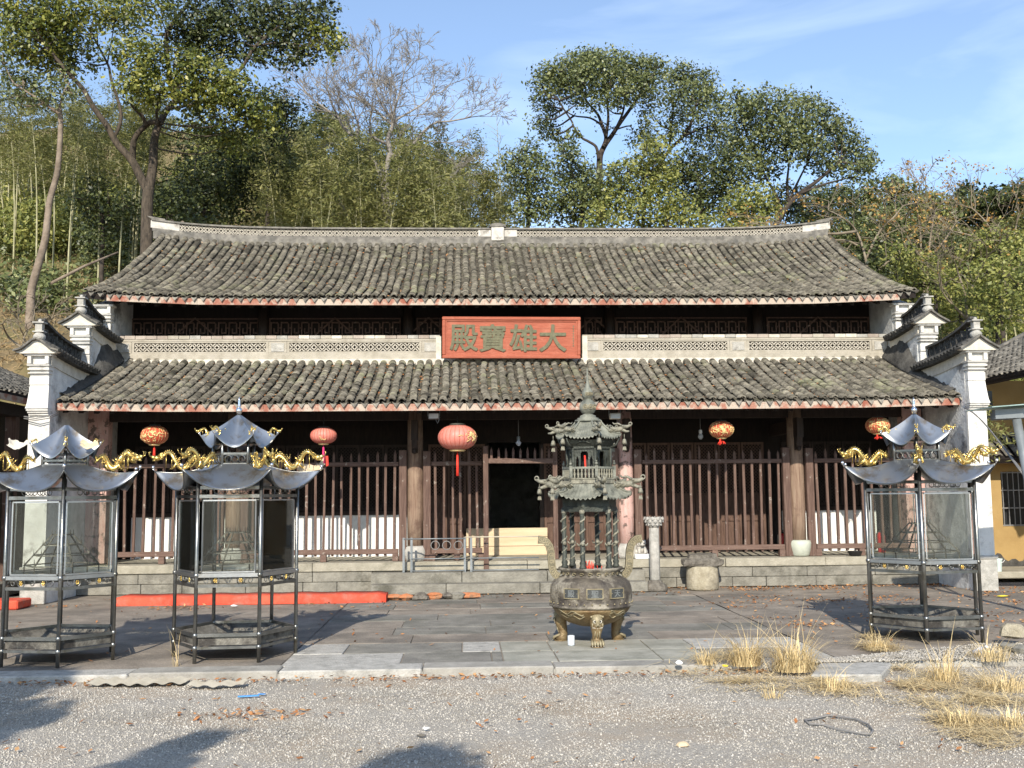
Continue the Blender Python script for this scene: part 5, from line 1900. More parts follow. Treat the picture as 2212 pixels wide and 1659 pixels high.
# gallery
b = MB()
b.prism([hexv(0.285, k, 1.70, AO) for k in range(6)], (0, 0, 0.045))
b.prism([hexv(0.295, k, 1.745, AO) for k in range(6)], (0, 0, 0.012))
gal = b.build('gallery', 'patina_pale', BN)
b = MB()
for k in range(6): b.bar(hexv(0.282, k, 1.868, AO), hexv(0.282, k+1, 1.868, AO), 0.022, 0.022)
for k in range(6):
    v = hexv(0.282, k, 0, AO)
    b.span(v+Vector((-0.016, -0.016, 1.757)), v+Vector((0.016, 0.016, 1.89)))
    b.ball(v+Vector((0, 0, 1.912)), 0.018, 7)
    b.ball(v+Vector((0, 0, 1.938)), 0.011, 7)
b.build('gallery_rail', 'verdigris', gal)
bal = MB()
bal.lathe([(0.008, 0), (0.013, 0.008), (0.006, 0.016), (0.014, 0.045), (0.006, 0.070), (0.012, 0.085), (0.008, 0.10)], 8)
bm = bal.mesh('baluster', 'patina_pale')
for k in range(6):
    for i in range(1, 7):
        link('baluster', bm, gal, hexv(0.282, k, 1.757, AO).lerp(hexv(0.282, k+1, 1.757, AO), i/7))
# cell with arched openings
b = MB()
rc_ = 0.232
for k in range(6):
    A, B = hexv(rc_, k, 0, AO), hexv(rc_, k+1, 0, AO)
    d = (B-A)
    nrm = Vector((d.y, -d.x, 0)).normalized()
    def pt(s_, z, o=0.0): return A+d*s_+Vector((0, 0, z))-nrm*(0.0-o)
    def slab(pl):
        b.prism([pt(s_, z) for s_, z in pl], -nrm*0.02 if True else nrm)
    z0, z1 = 1.757, 2.075
    # piers and lintel round one wide and two narrow openings
    slab([(0, z0), (0.10, z0), (0.10, z1), (0, z1)])
    slab([(0.24, z0), (0.32, z0), (0.32, z1), (0.24, z1)])
    slab([(0.68, z0), (0.76, z0), (0.76, z1), (0.68, z1)])
    slab([(0.90, z0), (1.0, z0), (1.0, z1), (0.90, z1)])
    slab([(0.32, 2.02), (0.38, 2.045), (0.62, 2.045), (0.68, 2.02), (0.68, z1), (0.32, z1)])
    slab([(0.10, 1.955), (0.17, 2.0), (0.24, 1.955), (0.24, z1), (0.10, z1)])
    slab([(0.76, 1.955), (0.83, 2.0), (0.90, 1.955), (0.90, z1), (0.76, z1)])
    v = hexv(rc_+0.012, k, 0, AO)
    b.tube([v+Vector((0, 0, 1.757)), v+Vector((0, 0, 2.08))], 0.016, 8)
b.prism([hexv(0.255, k, 2.075, AO) for k in range(6)], (0, 0, 0.022))
cell = b.build('cell', 'darkbronze', BN)
b = MB()
b.prism([hexv(0.07, k, 1.757, 0) for k in range(6)], (0, 0, 0.3))
b.build('core', 'black', cell)
b = MB()
b.tube([hexv(0.20, 0, 1.77, AO-0.45), hexv(0.20, 0, 2.0, AO-0.5)], 0.010, 7)
b.build('red_candle', 'tassel', cell)
b = MB()
for k in range(6):
    m0, m1 = hexv(0.25, k, 2.10, AO), hexv(0.25, k+1, 2.10, AO)
    o0, o1 = hexv(0.315, k, 2.165, AO), hexv(0.315, k+1, 2.165, AO)
    b.add([m0, m1, o1, o0], [(0, 1, 2, 3)])
    pts = [m0.lerp(m1, 0.2+0.6*i/8).lerp(o0.lerp(o1, 0.2+0.6*i/8), 0.35+0.45*math.sin(math.pi*i/8)) for i in range(9)]
    b.tube(pts, 0.007, 5)
    b.tube([hexv(0.25, k, 2.09, AO), hexv(0.31, k, 2.12, AO), hexv(0.345, k, 2.19, AO)], [0.016, 0.013, 0.008], 6)
b.build('bracket_band', 'darkbronze', BN)
ru = tiled_roof(0.125, 2.385, 0.36, 2.195, 2.235, 'roof', 1.9)
b = MB()
b.lathe([(0.145, 2.375), (0.145, 2.395), (0.115, 2.40), (0.12, 2.415), (0.085, 2.425), (0.09, 2.44), (0.055, 2.455), (0.045, 2.475)], 20)
b.lathe([(0.035, 2.455), (0.07, 2.475), (0.092, 2.515), (0.094, 2.545), (0.08, 2.585), (0.05, 2.612), (0.035, 2.62), (0.05, 2.632), (0.066, 2.665), (0.066, 2.69), (0.05, 2.725), (0.028, 2.76), (0.016, 2.81), (0.009, 2.88), (0.002, 2.985)], 24)
sp = b.build('spire', 'verdigris', BN)
b = MB()
for cz, rr, s_ in ((2.535, 0.094, 0.026), (2.68, 0.067, 0.018)):
    for an in (-113, -78, -43):
        a = R(an if cz < 2.6 else an*0.72-22)
        nrm = Vector((math.cos(a), math.sin(a), 0))
        t = Vector((-nrm.y, nrm.x, 0))
        o = nrm*(rr+0.002)+Vector((0, 0, cz))
        b.tube([o+t*s_*math.cos(q)+Vector((0, 0, s_*math.sin(q)))-nrm*abs(math.cos(q))*0.005 for q in [2*math.pi*i/14 for i in range(14)]], s_*0.16, 5, closed=True)
        b.tube([o+t*s_*0.5*math.cos(q)+Vector((0, 0, s_*0.5*math.sin(q))) for q in [math.pi/4+math.pi/2*i for i in range(4)]], s_*0.14, 4, closed=True, sm=False)
        b.ball(o-nrm*0.003, s_*0.3, 6)
b.build('coin_emblem', 'brass_pale', sp)
# corner dragon heads with bells
def head_mesh(s):
    b = MB()
    b.tube([(-0.55*s, 0, 0.10*s), (-0.3*s, 0, 0.30*s), (0, 0, 0.28*s), (0.25*s, 0, 0.34*s)], [0.10*s, 0.14*s, 0.15*s, 0.13*s], 8)
    b.tube([(0.2*s, 0, 0.40*s), (0.5*s, 0, 0.42*s), (0.68*s, 0, 0.50*s)], [0.13*s, 0.09*s, 0.06*s], 8)
    b.tube([(0.2*s, 0, 0.26*s), (0.45*s, 0, 0.16*s), (0.6*s, 0, 0.17*s)], [0.10*s, 0.07*s, 0.04*s], 7)
    b.tube([(0.66*s+0.085*s*math.cos(q), 0, 0.56*s+0.085*s*math.sin(q)) for q in [2*math.pi*i/10 for i in range(10)]], 0.03*s, 5, closed=True)
    for sg in (-1, 1):
        b.tube([(0.2*s, sg*0.08*s, 0.48*s), (0.0, sg*0.12*s, 0.60*s), (-0.2*s, sg*0.14*s, 0.56*s), (-0.28*s, sg*0.14*s, 0.66*s)], [0.05*s, 0.045*s, 0.035*s, 0.015*s], 5)
        b.ball((0.28*s, sg*0.11*s, 0.46*s), 0.055*s, 6)
        for i in range(4):
            b.tube([(0.0-0.12*i*s, sg*0.1*s, 0.3*s), (-0.12*s-0.12*i*s, sg*0.2*s, 0.18*s+0.09*s*(i % 3))], [0.05*s, 0.012*s], 5)
    for i in range(6): b.tube([(-0.5*s+0.13*i*s, 0, 0.30*s), (-0.57*s+0.13*i*s, 0, 0.50*s)], [0.04*s, 0.008*s], 5)
    return b.mesh('dragon_head', 'patina_pale')
def bell_mesh(s):
    b = MB()
    b.tube([(0, 0, 0), (0, 0, -0.055*s/0.06)], 0.004, 4)
    z = -0.05
    b.lathe([(0.006, z), (0.018, z-0.008), (0.024, z-0.035), (0.030, z-0.062), (0.027, z-0.058)], 12, rib=0.05, ribn=6)
    b.tube([(0, 0, z-0.05), (0, 0, z-0.085)], 0.002, 4)
    b.prism([(-0.016, 0, z-0.085), (0.016, 0, z-0.085), (0.022, 0, z-0.125), (-0.022, 0, z-0.125)], (0, 0.003, 0))
    return b.mesh('bell', 'patina_pale')
HB, HS, BL = head_mesh(0.265), head_mesh(0.205), bell_mesh(0.06)
for k in range(6):
    o = link('dragon_head', HB, rl, hexv(0.42, k, 1.615, AO))
    o.rotation_euler = (0, 0, AO+math.pi/3*k)
    link('bell', BL, rl, hexv(0.565, k, 1.70, AO))
    o = link('dragon_head', HS, ru, hexv(0.335, k, 2.225, AO))
    o.rotation_euler = (0, 0, AO+math.pi/3*k)
    link('bell', BL, ru, hexv(0.40, k, 2.23, AO))
# ------------------------------------------------------------------ courtyard
YK0, YK1 = 9.80, 10.14          # kerb
def slabs(x0, x1, y0, y1, nx, ny, z, th, m, name, parent, jit=0.006, gap=0.006, bev=0.006):
    for j in range(ny):
        ya, yb = y0+(y1-y0)*j/ny, y0+(y1-y0)*(j+1)/ny
        sh = rnd.uniform(0, 1)
        k = nx+1
        ed = sorted(set([x0, x1]+[min(x1, max(x0, x0+(x1-x0)*(i-1+sh+rnd.uniform(-0.12, 0.12))/nx)) for i in range(1, k+1)]))
        ed = [e for i, e in enumerate(ed) if i == 0 or e-ed[i-1] > 0.15 or e == x1]
        for a, c in zip(ed[:-1], ed[1:]):
            if c-a < 0.05: continue
            b = MB()
            zz = z+rnd.uniform(-jit, jit)
            b.span((a+gap, ya+gap, zz-th), (c-gap, yb-gap, zz))
            b.build(name, m if isinstance(m, str) else rnd.choice(m), parent, bev)
b = MB()
b.span((-30, YK1, -0.09), (9.6, 17.9, -0.012))
yard = props(b.build('courtyard', 'paving'), kind='structure')
b = MB()
def yard_pt(s_, t):
    x, y = 3.56+6.04*s_, YK1+0.01+(17.62-YK1)*t
    return Vector((x, y, -0.004+0.008*math.sin(x*3.1+y*1.7)*math.sin(y*2.3-x)))
b.grid(yard_pt, 40, 50)
b.build('brick_paving', 'paving', yard)
b = MB()
b.grid(lambda s_, t: Vector((-30+28.22*s_, YK1+0.01+(17.62-YK1)*t, -0.004+0.006*math.sin(s_*60+t*9)*math.sin(t*31))), 60, 40)
b.build('brick_paving', 'paving', yard)
slabs(-1.77, 3.55, 11.55, 16.9, 4, 8, 0.0, 0.02, ['slab', 'slab', 'paving'], 'paving_slab', yard, 0.003, 0.004)
slabs(-1.77, 0.35, 10.15, 11.55, 2, 2, 0.0, 0.02, ['slab', 'slab', 'stone_grey'], 'paving_slab', yard, 0.003)
slabs(0.35, 2.35, 10.15, 11.55, 2, 2, 0.001, 0.02, 'slab_pale', 'paving_slab', yard, 0.002)
slabs(2.35, 3.55, 10.15, 11.55, 1, 2, 0.0, 0.02, ['slab', 'stone_grey'], 'paving_slab', yard, 0.003)
kerb = props(MB().span((-30, YK0+0.02, -0.12), (6.4, YK1-0.005, -0.02)).build('kerb', 'kerb'), kind='structure')
slabs(-14.0, 6.4, YK0, YK1, 15, 1, 0.008, 0.10, ['kerb', 'kerb', 'stone_grey'], 'kerb_stone', kerb, 0.008, 0.005, 0.012)
# gravel
b = MB()
def grav(s_, t):
    x, y = -40+80*s_, -30+39.9*t
    return Vector((x, y, -0.060+0.006*math.sin(x*1.9+y)*math.sin(y*2.3)))
b.grid(grav, 80, 60)
gr = props(b.build('gravel_yard', 'gravel_ground'), kind='structure')
ng = np.random.default_rng(5)
def rot_mats(n, pos, scale, rng, flat=None):
    q = rng.normal(size=(n, 4))
    q /= np.linalg.norm(q, axis=1)[:, None]
    w, x, y, z = q.T
    A = np.zeros((n, 4, 4))
    A[:, 0, 0], A[:, 0, 1], A[:, 0, 2] = 1-2*(y*y+z*z), 2*(x*y-z*w), 2*(x*z+y*w)
    A[:, 1, 0], A[:, 1, 1], A[:, 1, 2] = 2*(x*y+z*w), 1-2*(x*x+z*z), 2*(y*z-x*w)
    A[:, 2, 0], A[:, 2, 1], A[:, 2, 2] = 2*(x*z-y*w), 2*(y*z+x*w), 1-2*(x*x+y*y)
    A[:, :3, :3] *= np.asarray(scale).reshape(n, 1, 1)
    A[:, :3, 3] = pos
    A[:, 3, 3] = 1
    return A
OCT = np.array([(1, 0, 0), (-0.9, 0.1, 0), (0, 0.8, 0.1), (0.1, -0.85, 0), (0, 0, 0.62), (0.05, 0.1, -0.6)])
OCF = np.array([(0, 2, 4), (2, 1, 4), (1, 3, 4), (3, 0, 4), (2, 0, 5), (1, 2, 5), (3, 1, 5), (0, 3, 5)])
n = 100000
yy = 5.9+(9.86-5.9)*ng.random(n)**0.9
xx = (ng.random(n)-0.5)*yy*1.06+0.04*yy
pos = np.stack([xx, yy, -0.058+0.006*np.sin(xx*1.9+yy)*np.sin(yy*2.3)], 1)
sc = 0.0042+0.010*ng.random(n)**3.5
soil = np.sin(xx*1.3+0.6*np.sin(yy*1.1))*np.sin(yy*1.9+0.8*np.sin(xx*0.9))+0.45*np.sin(xx*3.7+yy*2.1)+0.3*np.sin(yy*7.3-xx*1.7)
keep = ng.random(n) < np.clip(1.15-0.75*np.clip(soil, 0, 1.3), 0.25, 1)
xx, yy, pos, sc = xx[keep], yy[keep], pos[keep], sc[keep]
n = len(xx)
V, F = scatter(OCT, OCF, rot_mats(n, pos, sc, ng))
tn = np.clip(ng.normal(0.5, 0.24, n), 0, 1)
o = link('gravel', arr_mesh('gravel', V, F, M['pebble'], tint=np.repeat(tn, 8)))
props(o, kind='stuff')
# gravel that has crept over the kerb on the right
n = 9000
xx = 3.0+3.6*ng.random(n)
yy = 9.75+np.clip((xx-3.0)*0.42, 0, 0.95)*ng.random(n)
pos = np.stack([xx, yy, 0.012+0.012*ng.random(n)], 1)
V, F = scatter(OCT, OCF, rot_mats(n, pos, 0.007+0.010*ng.random(n)**2, ng))
o = link('gravel_spill', arr_mesh('gravel_spill', V, F, M['pebble'], tint=np.repeat(np.clip(ng.normal(0.45, 0.24, n), 0, 1), 8)))
props(o, kind='stuff')

def leaf_quads(pos, size, rng, flat=0.35, aspect=0.55, nrm=None):
    """small bent-free leaf quads with random orientation; returns V, F"""
    n = len(pos)
    if nrm is None:
        nrm = rng.normal(size=(n, 3))*flat+np.array([0, 0, 1.0])
    nrm = nrm/np.linalg.norm(nrm, axis=1)[:, None]
    t = rng.normal(size=(n, 3))
    t -= nrm*np.sum(t*nrm, 1)[:, None]
    t /= np.linalg.norm(t, axis=1)[:, None]
    bb = np.cross(nrm, t)
    s = np.asarray(size).reshape(-1, 1)*np.ones((n, 1))
    V = np.stack([pos-t*s*0.5, pos+bb*s*0.5*aspect, pos+t*s*0.5, pos-bb*s*0.5*aspect], 1).reshape(-1, 3)
    F = np.arange(n*4).reshape(n, 4)
    return V, F
# fallen leaves
lp = []
def patch(n, x0, x1, y0, y1, z, clump=None):
    if clump:
        cx, cy = x0+(x1-x0)*ng.random(clump), y0+(y1-y0)*ng.random(clump)
        k = ng.integers(0, clump, n)
        x, y = cx[k]+ng.normal(0, 0.22, n), cy[k]+ng.normal(0, 0.10, n)
    else:
        x, y = x0+(x1-x0)*ng.random(n), y0+(y1-y0)*ng.random(n)
    lp.append(np.stack([x, y, z+0.012*ng.random(n)], 1))
patch(1300, 3.7, 9.0, 12.4, 17.4, 0.010, 46)
patch(500, 3.7, 9.2, 11.0, 17.5, 0.010)
patch(260, -1.6, 3.5, 16.3, 16.85, 0.012)
patch(260, -6.0, -1.0, 15.2, 17.0, 0.010, 14)
patch(160, -6.5, 3.4, 10.5, 16.0, 0.008)
patch(420, 2.6, 8.0, 17.2, 17.6, 0.010)
patch(420, -4.4, 2.8, 9.55, 9.80, -0.045)
patch(190, -3.5, 4.2, 6.1, 9.6, -0.046, 60)
patch(90, -1.75, -1.25, 8.1, 8.3, -0.044, 4)
pos = np.concatenate(lp)
V, F = leaf_quads(pos, 0.035+0.035*ng.random(len(pos)), ng, 0.30, 0.5)
o = link('fallen_leaves', arr_mesh('fallen_leaves', V, F, M['leaf_litter'], tint=ng.random(len(pos))))
props(o, kind='stuff')

# ------------------------------------------------------------------ dry grass
def tuft(name, label, u, v, h, rad, n, seed, z=0.0, lean=0.0, cat='dry grass', loose=1.0):
    rg = np.random.default_rng(seed)
    p = G(u, v, z)
    V, F, T = [], [], []
    for i in range(n):
        a, r_ = rg.uniform(0, 6.28), rad*rg.random()**0.6
        q = np.array([r_*math.cos(a), r_*math.sin(a)*0.7, 0])
        hh = h*(0.22+0.78*rg.random()**1.6)*1.1
        out_ = np.array([math.cos(a), math.sin(a), 0])*hh*rg.uniform(0.0, 1.1)*loose+np.array([lean*hh, 0, 0])+rg.normal(0, 0.24, 3)*hh*loose
        w = rg.uniform(0.0016, 0.0036)
        tq = np.array([math.cos(a+1.57), math.sin(a+1.57), 0])*w
        fl = rg.random() < 0.55*loose
        kk = rg.normal(0, 0.10, 3)*hh
        pts = [q, q+out_*0.25+np.array([0, 0, hh*0.5]), q+out_*0.65+kk+np.array([0, 0, hh*(0.62 if fl else 0.78)]), q+out_*1.15+kk*2+np.array([0, 0, hh*(0.28 if fl else 0.95)])]
        b0 = len(V)
        for k, c in enumerate(pts):
            ww = (1.0, 0.85, 0.6, 0.1)[k]
            V += [c-tq*ww, c+tq*ww]
        F += [(b0, b0+1, b0+3, b0+2), (b0+2, b0+3, b0+5, b0+4), (b0+4, b0+5, b0+7, b0+6)]
        t = rg.random()
        T += [t, t, t]
    o = link(name, arr_mesh(name, V, F, M['straw'], tint=T), None, p)
    props(o, label, cat, 'tufts of dry grass')
tuft('grass_tuft', 'tall bushy tuft of dry straw, left of the two big tufts on the gravel edge', 1612, 1437, 0.34, 0.16, 420, 1, 0.0)
tuft('grass_tuft', 'tall bushy tuft of dry straw beside the pale flat slab', 1716, 1449, 0.36, 0.20, 620, 2, -0.02)
tuft('grass_tuft', 'small tuft of dry straw farthest left, next to the white scrap', 1524, 1436, 0.24, 0.10, 120, 3, 0.0)
tuft('grass_tuft', 'small straw tuft at the foot of the right candle pavilion', 1897, 1404, 0.20, 0.14, 220, 4, 0.0)
tuft('grass_tuft', 'flattened straw tuft below the pale flat slab', 1800, 1490, 0.17, 0.16, 160, 5, -0.05)
tuft('grass_tuft', 'tiny low straw tuft alone on the gravel', 1668, 1507, 0.12, 0.10, 60, 6, -0.05)
tuft('grass_tuft', 'spiky straw tuft at the left end of the big straw patch', 2040, 1470, 0.36, 0.16, 150, 7, -0.03)
tuft('grass_tuft', 'straw tuft nearest to the rocks at the right edge', 2140, 1425, 0.20, 0.22, 260, 8, 0.0)
tuft('grass_tuft', 'straw tuft at the right edge in the middle of the straw patch', 2175, 1490, 0.20, 0.25, 260, 9, -0.04)
tuft('grass_tuft', 'low straw tuft at the lower right, above the cable loop', 2078, 1566, 0.17, 0.18, 170, 10, -0.05)
tuft('grass_tuft', 'low straw tuft in the lower right corner', 2190, 1570, 0.16, 0.22, 210, 11, -0.05)
tuft('weed_stalk', 'thin dry weed stalks at the kerb before the left candle pavilions', 381, 1446, 0.40, 0.035, 16, 12, -0.03, -0.12, 'weed', 0.25)
# straw mat lying flat
n = 6500
cu0 = [(1650, 1458, 0.5, 0.14), (1560, 1444, 0.35, 0.05), (1760, 1485, 0.4, 0.06), (2080, 1455, 0.55, 0.30), (2160, 1500, 0.4, 0.25), (2120, 1545, 0.35, 0.12), (2150, 1588, 0.4, 0.07), (1990, 1480, 0.3, 0.12), (2050, 1510, 0.3, 0.10), (1895, 1410, 0.25, 0.06)]
cu = []
for u, v, sx_, sy_ in cu0:
    for k in range(5): cu.append((u+ng.normal(0, 45), v+ng.normal(0, 13), sx_*ng.uniform(0.25, 0.7), 0.05+0.16*ng.random()))
V, F, T = [], [], []
for i in range(n):
    u, v, sx_, sy_ = cu[int(ng.integers(0, len(cu)))]
    c = G(u, v, -0.03)
    x, y = c.x+ng.normal(0, sx_*0.75), c.y+ng.normal(0, sy_*0.9)
    z = (-0.045 if y < 9.8 else 0.012)+0.035*ng.random()
    a = ng.uniform(0, 6.28)
    ln, w = ng.uniform(0.05, 0.24), ng.uniform(0.0016, 0.0042)
    d = np.array([math.cos(a), math.sin(a), ng.normal(0, 0.12)])*ln/2
    t = np.array([-math.sin(a), math.cos(a), 0])*w
    c = np.array([x, y, z])
    b0 = len(V)
    V += [c-d-t, c-d+t, c+d+t*0.4, c+d-t*0.4]
    F.append((b0, b0+1, b0+2, b0+3))
    T.append(ng.random())
o = link('straw_litter', arr_mesh('straw_litter', V, F, M['straw'], tint=T))
props(o, kind='stuff')

# ------------------------------------------------------------------ things in the courtyard
def rock(b, c, s, rg, n=9):
    k = 6
    prof = [(max(0.01, math.sin(math.pi*i/k)), -math.cos(math.pi*i/k)) for i in range(k+1)]
    s0 = len(b.V)
    b.lathe(prof, n, (0, 0, 0), capt=False, sm=False)
    ph = [rg.uniform(0, 6) for _ in range(6)]
    for i in range(s0, len(b.V)):
        x, y, z = b.V[i]
        f = 1+0.22*math.sin(3*x+ph[0])*math.sin(2.6*y+ph[1])+0.16*math.sin(4*z+ph[2])+rg.uniform(-0.06, 0.06)
        b.V[i] = (c[0]+x*f*s[0], c[1]+y*f*s[1], c[2]+z*f*s[2])
rg = random.Random(21)
for (u, v, s, lab) in ((2193, 1392, (0.13, 0.12, 0.075), 'rough pale boulder lying on top of the rock pile at the right edge'),
                       (2180, 1407, (0.10, 0.10, 0.045), 'flat dark stone under the left side of the boulder at the right edge'),
                       (2205, 1414, (0.11, 0.12, 0.05), 'broken stone under the right side of the boulder at the right edge')):
    p = G(u, v, 0.0)
    b = MB()
    rock(b, (0, 0, s[2]*0.8+(0.075 if v < 1400 else 0)), s, rg, 12)
    o = b.build('rock', 'stone_drum' if v < 1400 else 'stone', None, 0, p)
    props(o, lab, 'rock', 'rocks piled at the right edge')
# stone drum with a slab lid
p = Vector((P(1517, 1240, 17.25).x, 17.25, 0))
t = thing('stone_drum', 'round stone drum with a rough dark slab on top beside the platform', 'stone block', p)
b = MB()
b.lathe([(0.255, 0), (0.265, 0.03), (0.265, 0.15), (0.258, 0.30), (0.25, 0.385)], 28)
b.build('drum', 'stone_drum', t, 0.01)
b = MB()
sec = [(-0.335, -0.20, 0), (0.33, -0.23, 0), (0.34, 0.18, 0), (-0.30, 0.22, 0)]
n_ = 12
vs = []
for z, k in ((0.387, 0.97), (0.42, 1.0), (0.49, 0.99), (0.515, 0.72), (0.575, 0.66)):
    for i in range(n_):
        a = 2*math.pi*i/n_
        rr = (0.34+rg.uniform(-0.02, 0.02))*k
        sq = max(abs(math.cos(a)), abs(math.sin(a)*1.25))
        vs.append((rr*math.cos(a)/sq**0.7, rr*math.sin(a)*0.78/sq**0.7, z+rg.uniform(-0.012, 0.012)))
fs = [tuple(range(n_-1, -1, -1)), tuple(range(4*n_, 5*n_))]
for q in range(4):
    for i in range(n_): fs.append((q*n_+i, q*n_+(i+1) % n_, (q+1)*n_+(i+1) % n_, (q+1)*n_+i))
b.add(vs, fs)
b.build('slab_lid', 'stone_rough', t)
# lotus post
p = Vector((P(1415, 1240, 17.15).x, 17.15, 0))
t = thing('lotus_post', 'pale stone post with a carved lotus bowl on top near the burner', 'stone post', p)
b = MB()
b.lathe([(0.088, 0.17), (0.085, 1.02)], 8)
b.build('shaft', 'stone_grey', t, 0.008)
b = MB()
b.lathe([(0.21, 0.0), (0.20, 0.06), (0.17, 0.10), (0.13, 0.13), (0.11, 0.172)], 8)
b.build('foot', 'stone_rough', t, 0.01)
b = MB()
b.lathe([(0.075, 1.02), (0.105, 1.05), (0.135, 1.10), (0.15, 1.16), (0.145, 1.19), (0.11, 1.17), (0.02, 1.165)], 20, capt=False)
lot = b.build('lotus_bowl', 'stone_grey', t)
for row, (z, r_, k) in enumerate(((1.075, 0.112, 10), (1.125, 0.138, 10), (1.165, 0.148, 10))):
    pm = MB()
    pm.add([(-0.036, 0, 0), (0, -0.016, -0.03), (0.036, 0, 0), (0.028, -0.008, 0.022), (0, -0.018, 0.036), (-0.028, -0.008, 0.022), (0, -0.024, 0.0)], [(0, 1, 6), (1, 2, 6), (2, 3, 6), (3, 4, 6), (4, 5, 6), (5, 0, 6)])
    me = pm.mesh('petal', 'stone_grey')
    for i in range(k):
        a = 2*math.pi*(i+0.5*(row % 2))/k
        o = link('petal', me, lot, (r_*math.cos(a), r_*math.sin(a), z))
        o.rotation_euler = (R(-18), 0, a+math.pi/2)
# small stone lion
p = Vector((P(1386, 1190, 17.80).x, 17.80, ZP))
t = thing('stone_lion', 'small white stone lion on a block at the platform edge behind the burner handle', 'statue', p)
b = MB()
b.span((-0.12, -0.09, 0), (0.12, 0.10, 0.08))
b.build('pedestal', 'white_board', t, 0.006)
b = MB()
b.ball((0, 0.03, 0.17), 0.085, 12, sz=1.1)
b.ball((0, -0.03, 0.25), 0.065, 12)
b.ball((0, -0.085, 0.235), 0.032, 8)
for sg in (-1, 1):
    b.tube([(sg*0.045, -0.04, 0.17), (sg*0.05, -0.07, 0.12), (sg*0.05, -0.08, 0.08)], [0.032, 0.026, 0.03], 8)
    b.ball((sg*0.05, 0.0, 0.295), 0.02, 7)
    b.ball((sg*0.08, 0.05, 0.115), 0.04, 8)
for i in range(14):
    a = i*2.4
    b.ball((0.06*math.cos(a), 0.0+0.035*math.sin(a), 0.255+0.035*math.sin(a*1.7)), 0.022, 6)
b.build('lion_body', 'ridge_white', t)
b = MB()
for sg in (-1, 1): b.ball((sg*0.026, -0.087, 0.262), 0.012, 6)
b.span((-0.03, -0.118, 0.212), (0.03, -0.10, 0.222))
b.build('face', 'black', t)
# fire extinguisher
def extinguisher(u, v, Y, lab):
    p = P(u, v, Y)
    p.z = ZP
    t = thing('fire_extinguisher', lab, 'fire extinguisher', p)
    b = MB()
    b.lathe([(0.06, 0), (0.068, 0.01), (0.068, 0.30), (0.05, 0.35), (0.022, 0.37)], 18)
    b.build('cylinder', 'red_paint', t)
    b = MB()
    b.lathe([(0.022, 0.37), (0.026, 0.40)], 10)
    b.bar((-0.02, 0, 0.41), (0.09, 0, 0.45), 0.02, 0.012)
    b.bar((-0.02, 0, 0.40), (0.08, 0, 0.40), 0.02, 0.01)
    b.tube([(-0.02, 0, 0.39), (-0.085, -0.01, 0.34), (-0.088, -0.01, 0.20), (-0.07, -0.01, 0.10)], 0.010, 6)
    b.build('valve_and_hose', 'black', t)
extinguisher(1692, 1200, 18.5, 'red fire extinguisher behind the fence beside the column on the pale base')
extinguisher(1905, 1195, 18.7, 'red fire extinguisher seen through the glass of the right candle pavilion')
# black bowl
p = P(1848, 1212, 17.80)
t = thing('black_bowl', 'small shallow black bowl on the platform edge left of the right candle pavilion', 'bowl', (p.x, 17.80, ZP))
b = MB()
b.lathe([(0.07, 0), (0.10, 0.02), (0.12, 0.075), (0.126, 0.08), (0.112, 0.078), (0.09, 0.03), (0.01, 0.022)], 20, capt=False)
b.build('basin', 'black', t)
b = MB()
b.tube([(-0.12, 0, 0.078), (-0.135, 0, 0.07), (-0.135, 0, 0.055), (-0.115, 0, 0.05)], 0.006, 5)
b.build('handle', 'black', t)
# grey paper cup by the burner
p = G(1234, 1395)
t = thing('candle_cup', 'small grey white cylinder cup on the paving beside the burner foot', 'cup', p)
b = MB()
b.lathe([(0.0365, 0), (0.037, 0.006), (0.037, 0.105), (0.034, 0.107), (0.033, 0.09), (0.005, 0.088)], 24, capt=False)
b.build('cup_wall', 'greycup', t)
b = MB()
b.lathe([(0.0375, 0.0), (0.0385, 0.004), (0.0375, 0.010)], 24, capt=False)
b.build('foot_rim', 'postgrey', t)
# red painted low kerb with broken bricks beyond its end
x0, x1 = P(233, 1285, 15.7).x, P(832, 1285, 15.7).x
b = MB()
n_ = 30
for i in range(n_+1):
    x = x0+(x1-x0)*i/n_
    hgt = 0.135+0.006*math.sin(i*1.3)+(0 if 0 < i < n_ else -0.03)
    yo = 0.02*math.sin(i*0.7)
    s0 = len(b.V)
    b.V += [(x, 15.85+yo, 0.0), (x, 15.86+yo, hgt-0.02), (x, 15.90+yo, hgt), (x, 16.30+yo, hgt), (x, 16.35+yo, 0.0)]
    if i:
        for k in range(4):
            b.F.append((s0-5+k, s0+k, s0+k+1, s0-5+k+1))
            b.S.append(k < 3)
    if i in (0, n_):
        b.F.append((s0, s0+1, s0+2, s0+3, s0+4))
        b.S.append(False)
o = b.build('red_kerb', 'red_curb')
props(o, 'long low bright red painted kerb in front of the left half of the platform', 'kerb')
x0b, x1b = P(-60, 1290, 15.7).x, P(48, 1290, 15.7).x
b = MB()
b.span((x0b, 15.55, 0), (x1b, 16.05, 0.13))
o = b.build('red_kerb', 'red_curb', None, 0.02)
props(o, 'short end of red painted kerb at the left photo edge', 'kerb')
where = ['first after the red kerb', 'second after the red kerb', 'third after the red kerb', 'fourth after the red kerb', 'fifth after the red kerb', 'sixth after the red kerb', 'last before the burner']
